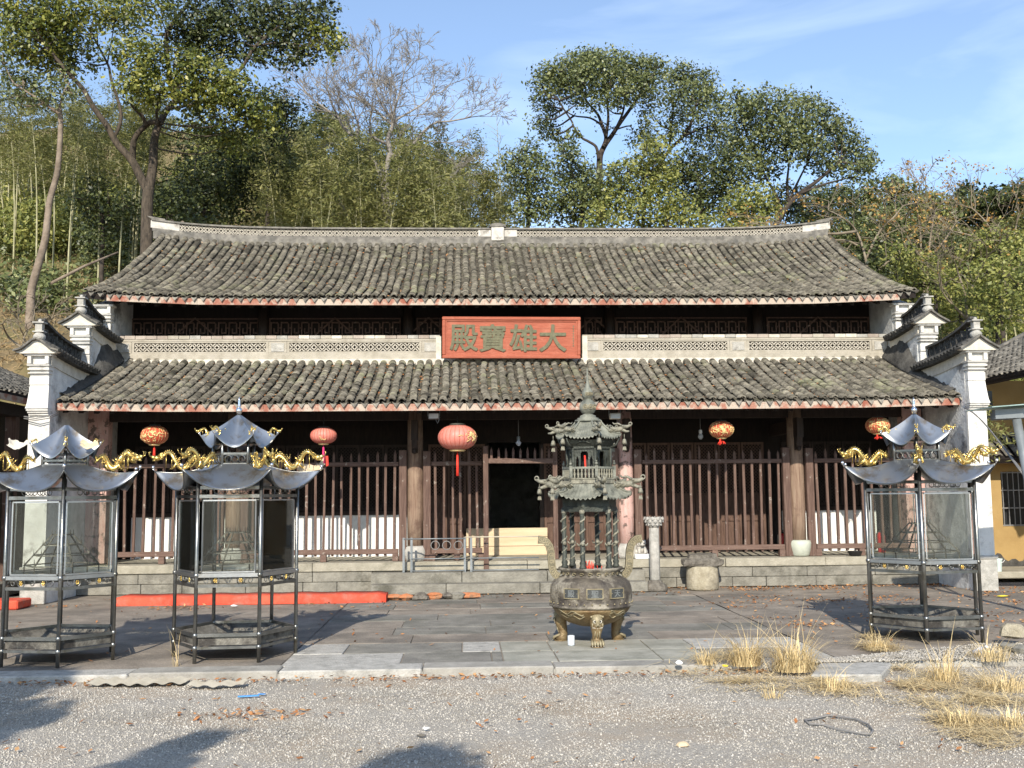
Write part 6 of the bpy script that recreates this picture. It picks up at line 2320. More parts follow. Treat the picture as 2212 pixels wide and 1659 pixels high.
for i, u in enumerate((850, 878, 908, 940, 966, 990, 1014)):
    p = P(u, 1285, 16.2)
    b = MB()
    rock(b, (0, 0, 0.05), (0.15+rg.uniform(-0.03, 0.02), 0.09, 0.055+rg.uniform(-0.012, 0.006)), rg, 8)
    m_ = ['brick', 'brick', 'stone_rough', 'brick', 'stone_rough', 'stone', 'brick'][i]
    o = b.build('brick_rubble', m_, None, 0, (p.x, 16.2+rg.uniform(-0.1, 0.1), 0))
    props(o, '%s lump of rubble, %s' % ('orange' if m_ == 'brick' else 'grey', where[i]), 'rubble', 'broken bricks beyond the red kerb')
# pale flat slab on the gravel
c = [G(1752, 1466, -0.03), G(1905, 1466, -0.03), G(1927, 1440, -0.03), G(1775, 1433, -0.03)]
b = MB()
b.prism([(q.x, q.y, -0.07) for q in c], (0, 0, 0.075))
o = b.build('stone_slab', 'stone_grey', None, 0.012)
props(o, 'pale grey flat slab lying on the gravel right of the big dry tufts', 'slab')
# corrugated scraps by the kerb
for (u0, u1, v, lab) in ((182, 395, 1472, 'tan corrugated sheet scrap lying along the kerb'), (398, 520, 1475, 'smaller corrugated scrap right of the tan sheet')):
    a, c = G(u0, v+9, -0.03), G(u1, v+9, -0.03)
    d = 0.20 if u0 < 200 else 0.13
    b = MB()
    k = int((c.x-a.x)/0.02)
    def cs(s_, t_): return Vector((a.x+(c.x-a.x)*s_+0.02*t_, a.y+d*t_+0.02*math.sin(s_*9), -0.026+0.010*math.sin(s_*k*0.9)+0.02*t_))
    b.grid(cs, k*2, 3)
    o = b.build('corrugated_scrap', 'corrugated')
    props(o, lab, 'scrap sheet')
# cable loop
pts = [(1738, 1556), (1760, 1552), (1790, 1545), (1815, 1548), (1850, 1554), (1875, 1565), (1886, 1578), (1880, 1586), (1850, 1583), (1815, 1577), (1780, 1566), (1750, 1564)]
b = MB()
b.tube([G(u, v, -0.045+0.006*(i % 2)) for i, (u, v) in enumerate(pts)], 0.0075, 6, closed=True)
o = b.build('cable_loop', 'cable')
props(o, 'thin dark cable lying in a loop on the gravel', 'cable')
# litter
def scrap(u, v, z, w, d, h, m, name, label, cat='litter', rz=0.0):
    b = MB()
    rock(b, (0, 0, h*0.6), (w/2, d/2, h/2), rg, 8)
    o = b.build(name, m, None, 0, G(u, v, z))
    o.rotation_euler = (0, 0, rz)
    props(o, label, cat)
scrap(506, 1311, 0.0, 0.09, 0.07, 0.03, 'white', 'paper_scrap', 'white paper scrap on the dark paving behind the middle candle pavilion')
scrap(1467, 1438, 0.012, 0.075, 0.05, 0.045, 'white', 'foam_scrap', 'white foam scrap at the kerb left of the dry tufts')
scrap(1567, 1441, 0.012, 0.055, 0.04, 0.02, 'yellow', 'yellow_scrap', 'small yellow scrap at the kerb between the straw tufts')
scrap(2165, 1290, 0.0, 0.15, 0.07, 0.03, 'yellow', 'yellow_peel', 'bright yellow peel on the leafy paving at the far right')
scrap(1475, 1614, -0.06, 0.085, 0.06, 0.03, 'beige', 'tan_stone', 'pale tan stone on the gravel at the lower middle right', 'stone')
scrap(910, 1592, -0.055, 0.07, 0.035, 0.02, 'stone_rough', 'dark_stone', 'flat dark stone at the rim of the round shadow', 'stone')
scrap(920, 1577, -0.05, 0.05, 0.03, 0.02, 'white', 'white_pebble', 'white pebble on the gravel just above the round shadow', 'stone')
b = MB()
p = G(543, 1504, -0.045)
b.bar((-0.11, 0, 0), (0.06, 0.015, 0.004), 0.03, 0.008)
b.bar((0.04, 0.10, 0), (0.10, 0.07, 0.003), 0.02, 0.006)
o = b.build('blue_strap', 'blue', None, 0, p)
props(o, 'bright blue plastic strap on the gravel before the middle candle pavilion', 'litter')
# plastic bottle
p = G(2103, 1412)
t = thing('plastic_bottle', 'clear plastic bottle lying before the right candle pavilion', 'bottle', p)
t.rotation_euler = (R(62), 0, R(20))
b = MB()
b.lathe([(0.028, 0), (0.032, 0.01), (0.032, 0.05), (0.029, 0.06), (0.032, 0.07), (0.032, 0.12), (0.014, 0.155), (0.013, 0.175)], 16)
b.build('bottle_body', 'glass_bottle', t)
b = MB()
b.lathe([(0.015, 0.17), (0.015, 0.19)], 12)
b.build('cap', 'white', t)
# bucket, pink post
p = P(2157, 1247, 18.6)
t = thing('bucket', 'pale mint plastic bucket at the foot of the yellow building', 'bucket', (p.x, 18.62, 0.12))
b = MB()
b.lathe([(0.066, 0), (0.070, 0.005), (0.086, 0.205), (0.094, 0.215), (0.094, 0.228), (0.082, 0.222), (0.064, 0.02), (0.01, 0.015)], 22, capt=False)
b.build('pail', 'bucket', t)
b = MB()
b.tube([(0.092*math.cos(a), 0.092*math.sin(a)*0.2-0.09, 0.21-0.06*math.sin(a)) for a in [math.pi*i/8 for i in range(9)]], 0.004, 5)
b.build('handle', 'white', t)
p = P(2096, 1266, 17.2)
t = thing('pink_post', 'short pink painted post behind the right candle pavilion leg', 'post', (p.x, 17.2, 0))
b = MB()
b.span((-0.03, -0.03, 0), (0.03, 0.03, 0.30))
b.build('shaft', 'pinkpost', t, 0.006)
b = MB()
b.span((-0.034, -0.034, 0.30), (0.034, 0.034, 0.325))
b.build('cap', 'red_paint', t, 0.004)
# crumpled offerings on the roof corners of the pavilions
def on_corner(c, rz, k, r_, z): return Vector((c.x, c.y, 0))+hexv(r_, k, z, rz)
def paper(p, s, label, m, seed):
    rg_ = random.Random(seed)
    b = MB()
    def f(s_, t_):
        return Vector(((s_-0.5)*s*2+0.10*s*math.sin(t_*9+seed), (t_-0.5)*s*0.6+0.12*s*math.sin(s_*9+seed), s*(0.75*(t_-0.4)+0.45*abs(s_-0.5)*2*abs(s_-0.5)*2+0.16*math.sin(s_*11+seed)*math.sin(t_*7)+rg_.uniform(0, 0.16))))
    b.grid(f, 9, 6)
    o = b.build('crumpled_paper', m, None, 0, p)
    props(o, label, 'paper')
paper(P(672, 1020, cm.y+0.15), 0.135, 'big crumpled tan paper on the right roof corner of the middle candle pavilion', 'beige', 3)
paper(P(575, 957, cm.y), 0.075, 'small crumpled paper on the upper roof corner of the middle candle pavilion', 'corbel', 4)
paper(P(40, 966, cl.y-0.2), 0.095, 'crumpled white paper on the left upper corner of the leftmost candle pavilion', 'corbel', 5)
paper(P(193, 966, cl.y-0.2), 0.085, 'crumpled orange and white paper on the right upper corner of the leftmost candle pavilion', 'beige', 6)

# ------------------------------------------------------------------ side buildings
def tiled_slope(parent, e0, e1, up, rows, pitch=0.19):
    """tiles on a plane: eave from e0 to e1, 'up' = vector from eave to top"""
    e0, e1, up = Vector(e0), Vector(e1), Vector(up)
    along = (e1-e0)
    n = int(along.length/pitch)
    ax = along.normalized()
    ay = up.normalized()
    az = ax.cross(ay)
    if az.z < 0: ax, az = -ax, -az
    ms, tn_ = [], []
    k = int(up.length/0.12)
    for i in range(n):
        bt = rnd.uniform(0.35, 0.65)
        for j in range(k):
            p = e0+along*((i+0.5)/n)+up*(j/k)+az*rnd.uniform(0, 0.012)
            m3 = Matrix((ax, ay, az)).transposed() @ Matrix.Rotation(rnd.gauss(0, 0.07), 3, 'Z') @ Matrix.Rotation(rnd.gauss(0.06, 0.05), 3, 'X')
            m4 = m3.to_4x4()
            m4.translation = p
            ms.append(m4)
            tn_.append(min(1, max(0, bt+rnd.gauss(0, 0.2))))
    V, F = scatter(np.array(CT)*np.array([1.15, 1, 1]), CF, ms)
    o = link('roof_tiles', arr_mesh('roof_tiles', V, F, M['tile_far'], tint=np.repeat(tn_, len(CF))), parent)
    props(o, kind='stuff')
    b = MB()
    q = az*-0.02
    b.prism([e0+q, e1+q, e1+up+q, e0+up+q], az*-0.08)
    b.build('roof_deck', 'deck', parent)
lb = thing('left_wing', 'dark open fronted wing with a tiled eave at the left edge', 'building', (-8.6, 18, 0))
root = lb.location.copy()
def sub(o, t=lb):
    o.location = -t.location
    return o
b = MB()
b.span((-11.5, 13.0, 0), (-9.0, 22.3, 3.2))
sub(b.build('wall', 'darkwood', lb))
for y in (15.5, 18.4, 21.6):
    b = MB()
    b.span((-7.95, y-0.09, 0), (-7.77, y+0.09, 3.2))
    sub(b.build('post', 'fencewood', lb, 0.01))
b = MB()
b.span((-8.0, 13.0, 3.0), (-7.7, 22.0, 3.2))
sub(b.build('beam', 'darkwood', lb))
b = MB()
b.span((-9.0, 13.0, 0), (-7.6, 22.3, 0.2))
sub(b.build('plinth', 'stone', lb))
hp = link('roof', bpy.data.meshes.new('roof'), lb)
hp.location = -root
b = MB()
b.bar((-7.30, 13.0, 3.20), (-7.30, 22.3, 3.20), 0.03, 0.10)
hp.data = b.mesh('roof', 'fascia')
tiled_slope(hp, (-7.30, 13.0, 3.26), (-7.30, 22.3, 3.26), (-2.6, 0, 1.05), 10)

yb = thing('yellow_building', 'yellow ochre building with two tiled roofs and a barred window at the right', 'building', (10.6, 19, 0))
def suby(o): return sub(o, yb)
YW, XA = 19.8, 9.25
wx = (PX(2164, 1080, YW), PX(2164, 1080, YW)+1.15)
b = MB()
b.span((XA, YW, 0.12), (wx[0], YW+0.25, 3.7))
b.span((wx[1], YW, 0.12), (13.5, YW+0.25, 3.7))
b.span((wx[0], YW+0.001, 0.12), (wx[1], YW+0.249, 0.88))
b.span((wx[0], YW+0.001, 1.93), (wx[1], YW+0.249, 3.7))
b.span((12.6, 15.0, 0.12), (12.85, YW, 3.9))
b.span((XA, YW+0.25, 0.12), (XA+0.25, 22.4, 3.9))
suby(b.build('wall', 'yellow_wall', yb))
b = MB()
b.span((wx[0], YW+0.12, 0.88), (wx[1], YW+0.14, 1.93))
w_ = suby(b.build('window', 'glazing', yb))
for i in range(11):
    x = wx[0]+0.04+(wx[1]-wx[0]-0.08)*i/10
    b = MB()
    b.span((x-0.008, YW+0.02, 0.88), (x+0.008, YW+0.036, 1.93))
    b.build('window_bar', 'ironbar', w_)
for z in (0.90, 1.23, 1.57, 1.91):
    b = MB()
    b.span((wx[0], YW+0.012, z-0.010), (wx[1], YW+0.04, z+0.010))
    b.build('cross_bar', 'ironbar', w_)
b = MB()
b.grid(lambda s_, t_: Vector((XA+(13.5-XA)*s_, YW-0.004-0.004*t_*0, 0.121+t_*(0.16+0.06*math.sin(s_*37)+0.05*math.sin(s_*91)))), 60, 2)
suby(b.build('stained_plinth', 'soot', yb))
b = MB()
b.span((8.75, 18.5, 0.0), (13.5, YW, 0.12))
suby(b.build('terrace', 'stone_pale', yb, 0.015))
b = MB()
b.span((XA+0.45, YW-0.006, 2.95), (XA+1.0, YW-0.002, 3.5))
suby(b.build('upper_window', 'glazing', yb))
hp = link('roof', bpy.data.meshes.new('roof'), yb)
hp.location = -yb.location
b = MB()
b.span((9.93, 15.0, 3.58), (9.97, 22.5, 3.68))
hp.data = b.mesh('roof', 'darkwood')
tiled_slope(hp, (9.9, 15.0, 3.66), (9.9, 22.5, 3.66), (3.2, 0, 1.62), 10)
b = MB()
b.bar((9.95, 22.45, 3.74), (13.0, 22.45, 5.28), 0.20, 0.12)
b.bar((13.1, 15.0, 5.34), (13.1, 22.6, 5.34), 0.22, 0.22)
b.build('roof_ridge', 'ridge', hp)
hp = link('roof', bpy.data.meshes.new('roof'), yb)
hp.location = -yb.location
b = MB()
b.span((XA-0.3, 19.28, 2.08), (12.5, 19.32, 2.16))
hp.data = b.mesh('roof', 'darkwood')
tiled_slope(hp, (XA-0.35, 19.2, 2.18), (12.5, 19.2, 2.18), (0, 0.62, 0.46), 10)
b = MB()
b.tube([(XA+0.28, YW-0.04, 0.12), (XA+0.28, YW-0.04, 2.2)], 0.02, 6)
suby(b.build('drain_pipe', 'stone_grey', yb))
b = MB()
b.tube([(XA+0.55, YW-0.01, 0.72), (XA+0.55, YW-0.09, 0.72), (XA+0.55, YW-0.10, 0.66)], 0.014, 6)
b.bar((XA+0.50, YW-0.06, 0.75), (XA+0.60, YW-0.06, 0.75), 0.012, 0.012)
suby(b.build('tap', 'silver', yb))
# awning
aw = thing('awning', 'grey steel awning frame with pale green roofing at the right edge', 'awning', (7.0, 13.0, 0))
def suba(o): return sub(o, aw)
b = MB()
pa_ = P(2196, 905, 13.0)
b.tube([(pa_.x+0.33, 13.0, 0.0), (pa_.x, 13.0, pa_.z)], 0.055, 12)
suba(b.build('post', 'postgrey', aw))
b = MB()
xa_ = PX(2126, 880, 13.0)
b.bar((xa_+0.12, 13.0, pa_.z+0.06), (9.9, 13.0, pa_.z+0.18), 0.08, 0.12)
b.bar((xa_+0.30, 13.4, pa_.z+0.06), (9.9, 13.4, pa_.z+0.18), 0.08, 0.10)
suba(b.build('beam', 'postgrey', aw))
b = MB()
for i in range(6):
    x0_ = xa_+i*0.46
    z0_ = pa_.z+0.135+0.022*i
    b.prism([(x0_, 12.8, z0_), (x0_+0.50, 12.8, z0_+0.035), (x0_+0.50, 13.5, z0_+0.035), (x0_, 13.5, z0_)], (0, 0, 0.012))
suba(b.build('roofing_sheet', 'greensheet', aw))
# cables from the pier
b = MB()
for k in range(3):
    p0, p1, p2, p3 = P(2083, 881, 16.2), P(2125, 898, 15.6), P(2160, 960, 14.4), P(2212, 1028, 13.2)
    pts = []
    for i in range(13):
        t_ = i/12
        pts.append(p0*(1-t_)**3+p1*3*t_*(1-t_)**2+p2*3*t_*t_*(1-t_)+p3*t_**3+Vector((0.02*k, 0, -0.03*k*math.sin(math.pi*t_))))
    b.tube(pts, 0.010, 5)
o = b.build('power_cable', 'cable')
props(o, 'grey cables drooping from the right white pier toward the awning post', 'cable')
b = MB()
px_ = (XL+XLo)/2
hw_ = abs(XL-XLo)/2+0.03
for k in range(2):
    z = 2.86-0.03*k
    b.tube([(px_-hw_, 16.45, z), (px_-hw_, 16.20, z-0.02), (px_, 16.17, z-0.05), (px_+hw_, 16.19, z-0.02), (px_+hw_+0.06, 16.4, z+0.05)], 0.009, 5)
o = b.build('cable_band', 'cable')
props(o, 'dark cables wrapped around the left white pier under the eave', 'cable')
# ------------------------------------------------------------------ hillside
def smooth(t):
    t = min(1.0, max(0.0, t))
    return t*t*(3-2*t)
def hill_y0(x):
    return float(np.interp(x, [-40, -9.6, -8.3, 9.2, 13.0, 40], [22.8, 22.8, 30.4, 30.4, 27.5, 26.0]))
def hill_z(x, y):
    d = y-hill_y0(x)
    if d <= 0: return -0.06
    a = float(np.interp(x, [-30, -9, 0, 12, 30], [1.0, 1.0, 0.80, 0.72, 0.80]))
    d2 = max(0, min(d, 40)-1.0)
    z = 4.3*smooth(d/2.6)+0.34*d2+0.0042*d2*d2
    z += 0.25*math.sin(x*0.7+y*0.4)*math.sin(y*0.55-x*0.2)+0.12*math.sin(x*1.9)*math.sin(y*1.7)
    return max(-0.06, a*z)
b = MB()
nx_, ny_ = 120, 90
def hp_(s_, t_):
    x, y = -75+150*s_, 22.0+118*t_**1.7
    z = hill_z(x, y)
    if z < 0: z = -0.15
    return Vector((x, y, z))
b.grid(hp_, nx_, ny_)
hillo = props(b.build('hillside', 'hill'), kind='structure')

# ------------------------------------------------------------------ foliage builders
TG = np.random.default_rng(17)
def crown_arrays(blobs, rng, dens=1.0, leaf=0.12, per=16, cl=0.16, aspect=0.6, shell=0.55, upb=0.25, droop=0.0):
    """blobs: list of (center Vector, rx, ry, rz). Leaf clumps spread mostly through the outer part of each"""
    Ps, Ns, Ts = [], [], []
    for c, rx, ry, rz in blobs:
        area = (rx*rz+rx*ry+ry*rz)/3*12.6
        n = max(5, int(area*dens*9.5))
        d = rng.normal(size=(n, 3))
        d[:, 2] += upb
        d /= np.linalg.norm(d, axis=1)[:, None]
        r = shell+(1.08-shell)*rng.random(n)**0.7
        cen = np.array(c)+d*r[:, None]*np.array([rx, ry, rz])
        m_ = n*per
        rep = np.repeat(np.arange(n), per)
        off = rng.normal(size=(m_, 3))*cl*np.array([1, 1, 0.75])
        p = cen[rep]+off
        p[:, 2] -= droop*np.abs(rng.normal(size=m_))
        nr = d[rep]*0.55+np.array([0, -0.25, 0.55])+rng.normal(size=(m_, 3))*0.62
        ct = np.clip(rng.normal(0.5, 0.16, n), 0, 1)
        t = np.clip(ct[rep]+rng.normal(0, 0.2, m_), 0, 1)
        Ps.append(p); Ns.append(nr); Ts.append(t)
    p, nr, t = np.concatenate(Ps), np.concatenate(Ns), np.concatenate(Ts)
    V, F = leaf_quads(p, leaf*(0.45+0.95*rng.random(len(p))**1.3), rng, aspect=aspect, nrm=nr)
    return V, F, t
def limb(b, pts, r0, r1, n=8, wob=0.0):
    """tapered limb through points with smooth interpolation"""
    P_ = [Vector(p) for p in pts]
    out_ = []
    for i in range(len(P_)-1):
        p0, p1, p2, p3 = P_[max(0, i-1)], P_[i], P_[i+1], P_[min(len(P_)-1, i+2)]
        for k in range(4):
            t = k/4
            out_.append(0.5*((2*p1)+(p2-p0)*t+(2*p0-5*p1+4*p2-p3)*t*t+(3*p1-p0-3*p2+p3)*t*t*t))
    out_.append(P_[-1])
    m_ = len(out_)-1
    rad = [r0+(r1-r0)*(i/m_)**0.9 for i in range(m_+1)]
    if wob: out_ = [p+Vector((TG.normal(0, wob), TG.normal(0, wob), 0)) for p in out_]
    b.tube(out_, rad, n)
    return out_
def grow(b, p, d, ln, r, depth, rg, spread=0.6, up=0.12, n=4, tips=None, kids_=(2, 3), shrink=0.72):
    """recursive twigs"""
    k = 3
    pts = [p]
    r = max(r, 0.0085)
    dd = d.normalized()
    for i in range(k):
        dd = (dd+Vector((rg.gauss(0, 0.16), rg.gauss(0, 0.16), rg.gauss(0, 0.10)+up))).normalized()
        pts.append(pts[-1]+dd*ln/k)
    b.tube(pts, [r*(1-0.4*i/k) for i in range(k+1)], n if depth > 1 else 3, cap=False)
    if depth <= 0:
        if tips is not None: tips.append(pts[-1])
        return
    m_ = rg.randint(*kids_)
    for i in range(m_):
        ax = Vector((rg.gauss(0, 1), rg.gauss(0, 1), rg.gauss(0, 1))).normalized()
        nd = (Matrix.Rotation(rg.uniform(0.25, 1.0)*spread*1.3, 3, ax) @ dd)
        q = pts[-1] if i == 0 else pts[rg.randint(1, k)]
        grow(b, q, nd, ln*shrink*rg.uniform(0.8, 1.15), r*0.60, depth-1, rg, spread, up, n, tips, kids_, shrink)
def I(u, v, Y, dy=0.0): return P(u, v, Y+dy)
def px(Y): return Y/FPX
def tree(name, label, Y, limbs, blobs, leafm, barkm, leaf=0.12, dens=1.0, per=16, cl=0.16, group=None, cat='tree', seed=1, ydepth=1.0, aspect=0.6, connect=True, shell=0.55, base=None, squash=0.85, stray=2):
    """limbs: [(pixel polyline, r0 px, r1 px, dy0, dy1)], blobs: [(u, v, r px)] placed at depth Y with scatter in depth"""
    rng = np.random.default_rng(seed)
    rg = random.Random(seed)
    b = MB()
    nodes = []
    for pts, r0, r1, d0, d1 in limbs:
        q = [I(u, v, Y, d0+(d1-d0)*i/max(1, len(pts)-1)) for i, (u, v) in enumerate(pts)]
        if base is not None and pts is limbs[0][0]:
            x, y = q[0].x, q[0].y
            q = [Vector((x, y, hill_z(x, y)-0.2))]+q
        nodes += limb(b, q, r0*px(Y), r1*px(Y), 9 if r0 > 4 else 6)
    bl = []
    for e in blobs:
        u, v, r = e[:3]
        dy = e[3] if len(e) > 3 else rg.uniform(-1, 1)*ydepth
        c = I(u, v, Y, dy)
        rr = r*px(Y)
        bl.append((c, rr*rg.uniform(0.95, 1.15), rr*rg.uniform(0.9, 1.2), rr*squash))
        if connect and nodes:
            q = min(nodes, key=lambda s_: (s_-c).length+max(0, s_.z-c.z)*1.5)
            mid = q.lerp(c, 0.5)+Vector((rg.gauss(0, 0.1), rg.gauss(0, 0.1), -0.10*(c-q).length))
            limb(b, [q, mid, c+Vector((0, 0, 0.2*rr))], 0.012*Y*px(Y)*6, 0.010, 5)
            for k in range(3):
                dv = Vector((rg.gauss(0, 1), rg.gauss(0, 1), rg.gauss(0.3, 0.7))).normalized()
                b.tube([c, c+dv*rr*0.95], [0.02, 0.006], 4)
    root_p = Vector((nodes[0].x, nodes[0].y, nodes[0].z)) if nodes else bl[0][0]
    t = thing(name, label, cat, root_p, 0, group)
    if b.V:
        o = b.build('trunk', barkm, t)
        o.location = -root_p
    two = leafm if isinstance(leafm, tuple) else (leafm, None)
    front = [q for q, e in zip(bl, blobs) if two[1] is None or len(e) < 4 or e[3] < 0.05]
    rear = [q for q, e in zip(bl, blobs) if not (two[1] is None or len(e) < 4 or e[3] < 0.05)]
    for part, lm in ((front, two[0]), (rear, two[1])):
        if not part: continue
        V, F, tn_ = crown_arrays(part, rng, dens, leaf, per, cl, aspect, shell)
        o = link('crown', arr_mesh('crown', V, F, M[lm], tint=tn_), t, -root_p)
    return t

# ------------------------------------------------------------------ big camphor on the left
YA = 31.0
limbsA = [
 ([(316, 556), (317, 500), (318, 444), (321, 405)], 14, 12, 0, 0),
 ([(321, 412), (330, 362), (333, 307), (342, 273), (362, 236), (378, 215), (392, 160)], 11, 5, 0, 0.6),
 ([(318, 412), (300, 375), (284, 345), (253, 311), (232, 273), (205, 236), (178, 191), (150, 160), (100, 100)], 10, 3.5, 0, -0.6),
 ([(286, 352), (287, 322), (291, 298), (308, 277), (326, 264), (345, 266)], 7.5, 5, 0, -0.5),
 ([(316, 271), (308, 252), (296, 240), (283, 226)], 5, 3, -0.4, -0.9),
 ([(342, 273), (338, 240), (345, 200)], 4, 2, -0.4, -1.0),
 ([(245, 300), (262, 250), (240, 171), (232, 137), (191, 61)], 4.5, 2, -0.2, 0.9),
 ([(378, 215), (365, 150), (359, 85), (372, 51), (410, 6)], 7, 3.5, 0.5, 1.0),
 ([(376, 222), (430, 195), (480, 175), (519, 150), (553, 99), (598, 61), (640, 8)], 6, 2.5, 0.4, 0.2),
 ([(553, 99), (610, 92), (665, 100)], 3, 1.5, 0.2, 0.0),
 ([(362, 236), (420, 225), (470, 215)], 4, 2, 0.3, 0.0),
]
blobsA = [(20, 30, 55), (65, 25, 62), (60, 80, 58), (115, 50, 62), (105, 105, 58), (150, 85, 50), (155, 35, 45), (35, 118, 40), (165, 135, 42), (120, 150, 40), (205, 30, 38),
 (265, 10, 48), (330, 15, 48), (250, 45, 32), (290, 60, 30),
 (280, 122, 42, -1.6), (325, 135, 48, -1.8), (375, 140, 46, -1.8), (300, 190, 40, -2.0), (345, 205, 36, -2.0), (270, 185, 30, -2.0), (420, 155, 46, -1.6), (470, 175, 46, -1.6), (520, 200, 46, -1.4), (555, 235, 40, -1.2), (440, 200, 42, -1.2), (500, 240, 45, -1.0), (545, 275, 38, -0.8), (400, 185, 38, -1.4),
 (400, 40, 58, 1.0), (450, 70, 58, 1.2), (455, 15, 50, 1.0), (510, 35, 55, 1.0), (520, 85, 55, 1.2), (470, 110, 48, 1.3), (570, 30, 50, 0.8), (575, 75, 50, 0.8), (430, 112, 42, 1.4), (395, 90, 45, 1.4),
 (625, 25, 46, 0.3), (640, 62, 44, 0.3), (610, 105, 38, 0.4), (680, 45, 40, 0.2), (690, 85, 34, 0.0), (655, 110, 30, 0.2), (720, 85, 26, 0.0), (728, 108, 18, 0.0), (670, 128, 18, 0.1), (700, 15, 32, 0.2), (625, 130, 20, 0.3), (560, 130, 26, 0.5),
 (430, 255, 42), (480, 290, 40), (520, 310, 36)]
tree('camphor_tree', 'huge camphor tree with forking dark trunk rising behind the left end of the roof', YA, limbsA, blobsA, ('leaf_camphor', 'leaf_dark'), 'bark', leaf=0.13, dens=0.95, per=19, cl=0.17, seed=41, base=True, aspect=0.62)  # rear blobs get darker leaves, painting in the crown's shaded masses

# thin leaning tree at the far left
tree('slender_tree', 'slender tree with a pale curved trunk at the left edge of the hillside', 29.5,
 [([(66, 655), (68, 625), (80, 580), (97, 520), (103, 470), (108, 430), (122, 380), (128, 330), (131, 265), (128, 235)], 10, 5, 0, 0),
  ([(128, 245), (108, 232), (85, 215), (60, 200), (30, 180)], 4, 1.5, 0, -0.3), ([(128, 240), (135, 205), (150, 180)], 3, 1.5, 0, 0.3)],
 [(20, 165, 32), (50, 180, 34), (85, 190, 34), (110, 200, 32), (30, 210, 26), (70, 215, 28), (150, 195, 26), (140, 165, 26), (8, 140, 26)], 'leaf_olive', 'bark_pale', leaf=0.12, dens=1.0, per=13, cl=0.15, seed=42, base=True)

# ------------------------------------------------------------------ dark evergreens behind the big camphor
def evergreen(label, Y, blobs, leafm='leaf_dark', seed=1, leaf=0.14, dens=0.9, per=15, cl=0.2, trunk_u=None, group='evergreen trees on the hillside', name='evergreen_tree'):
    u0 = trunk_u if trunk_u is not None else sum(q[0] for q in blobs)/len(blobs)
    v1 = sum(q[1] for q in blobs)/len(blobs)
    vm = max(q[1]+q[2] for q in blobs)
    return tree(name, label, Y, [([(u0, vm+30), (u0+3, (vm+v1)/2), (u0, v1)], 6, 3, 0, 0)], blobs, leafm, 'bark_dark', leaf=leaf, dens=dens, per=per, cl=cl, group=group, seed=seed, base=True, ydepth=1.2)
evergreen('dark evergreen tree directly under the camphor crown left of the bare tree', 37, [(600, 215, 40), (570, 250, 50), (620, 250, 40), (530, 320, 60), (580, 320, 50), (600, 370, 45), (545, 390, 55)], seed=51)
evergreen('dark evergreen tree behind the big camphor trunk, left one', 38, [(430, 320, 55), (470, 370, 60), (410, 390, 55), (500, 430, 55), (440, 450, 60), (380, 450, 45)], seed=52)
evergreen('dark bushy evergreen at the foot of the bamboo left of the camphor trunk', 34, [(200, 410, 38), (235, 440, 40), (190, 465, 42), (250, 490, 42), (215, 520, 36), (275, 450, 30), (170, 430, 26)], seed=53, leaf=0.13)
evergreen('dark evergreen just right of the big camphor trunk behind the ridge tip', 34, [(370, 430, 36), (360, 470, 36), (400, 500, 36), (345, 510, 30), (430, 490, 36)], seed=54, leaf=0.13)
evergreen('narrow dark green conifer standing among the bamboo left of the bare tree', 37, [(668, 345, 12), (668, 370, 20), (668, 400, 28), (668, 435, 36), (668, 470, 42)], seed=55, leaf=0.13, per=18, cl=0.16)
evergreen('small dark round tree on the skyline between camphor and bare tree', 50, [(690, 245, 22), (705, 270, 30), (680, 280, 26), (725, 285, 22)], seed=56, leaf=0.2)
# ------------------------------------------------------------------ bare tree
YB_ = 36.0
b = MB()
rg = random.Random(77)
main = [
 ([(842, 500), (840, 440), (833, 376), (840, 342), (842, 325), (838, 300), (848, 273), (847, 250)], 8.0, 4.2),
 ([(841, 335), (862, 334), (884, 318), (898, 305), (912, 287), (939, 266), (970, 262), (1004, 256)], 4.5, 1.5),
 ([(838, 311), (813, 301), (800, 287), (799, 273)], 3.8, 2.2),
 ([(838, 500), (825, 400), (813, 359), (792, 325), (768, 301), (741, 273), (731, 253), (717, 225), (707, 191)], 6.0, 1.6),
 ([(768, 303), (773, 285), (774, 268), (766, 246)], 3.6, 1.6),
 ([(846, 268), (833, 258), (813, 239), (785, 215), (758, 191)], 3.2, 1.3),
 ([(848, 255), (830, 235), (813, 200), (806, 165)], 3.2, 1.2),
 ([(848, 252), (856, 225), (866, 190), (872, 160)], 3.4, 1.2),
 ([(848, 262), (880, 245), (912, 225), (935, 205)], 3.0, 1.2),
 ([(730, 255), (708, 238), (690, 225), (676, 215)], 2.6, 1.0),
 ([(884, 318), (862, 300), (868, 290), (855, 268)], 2.4, 1.2),
 ([(838, 440), (870, 422), (905, 415), (940, 405)], 3.4, 1.2),
 ([(800, 520), (760, 480), (732, 430), (728, 400), (737, 385)], 3.6, 2.4),
]
tips = []
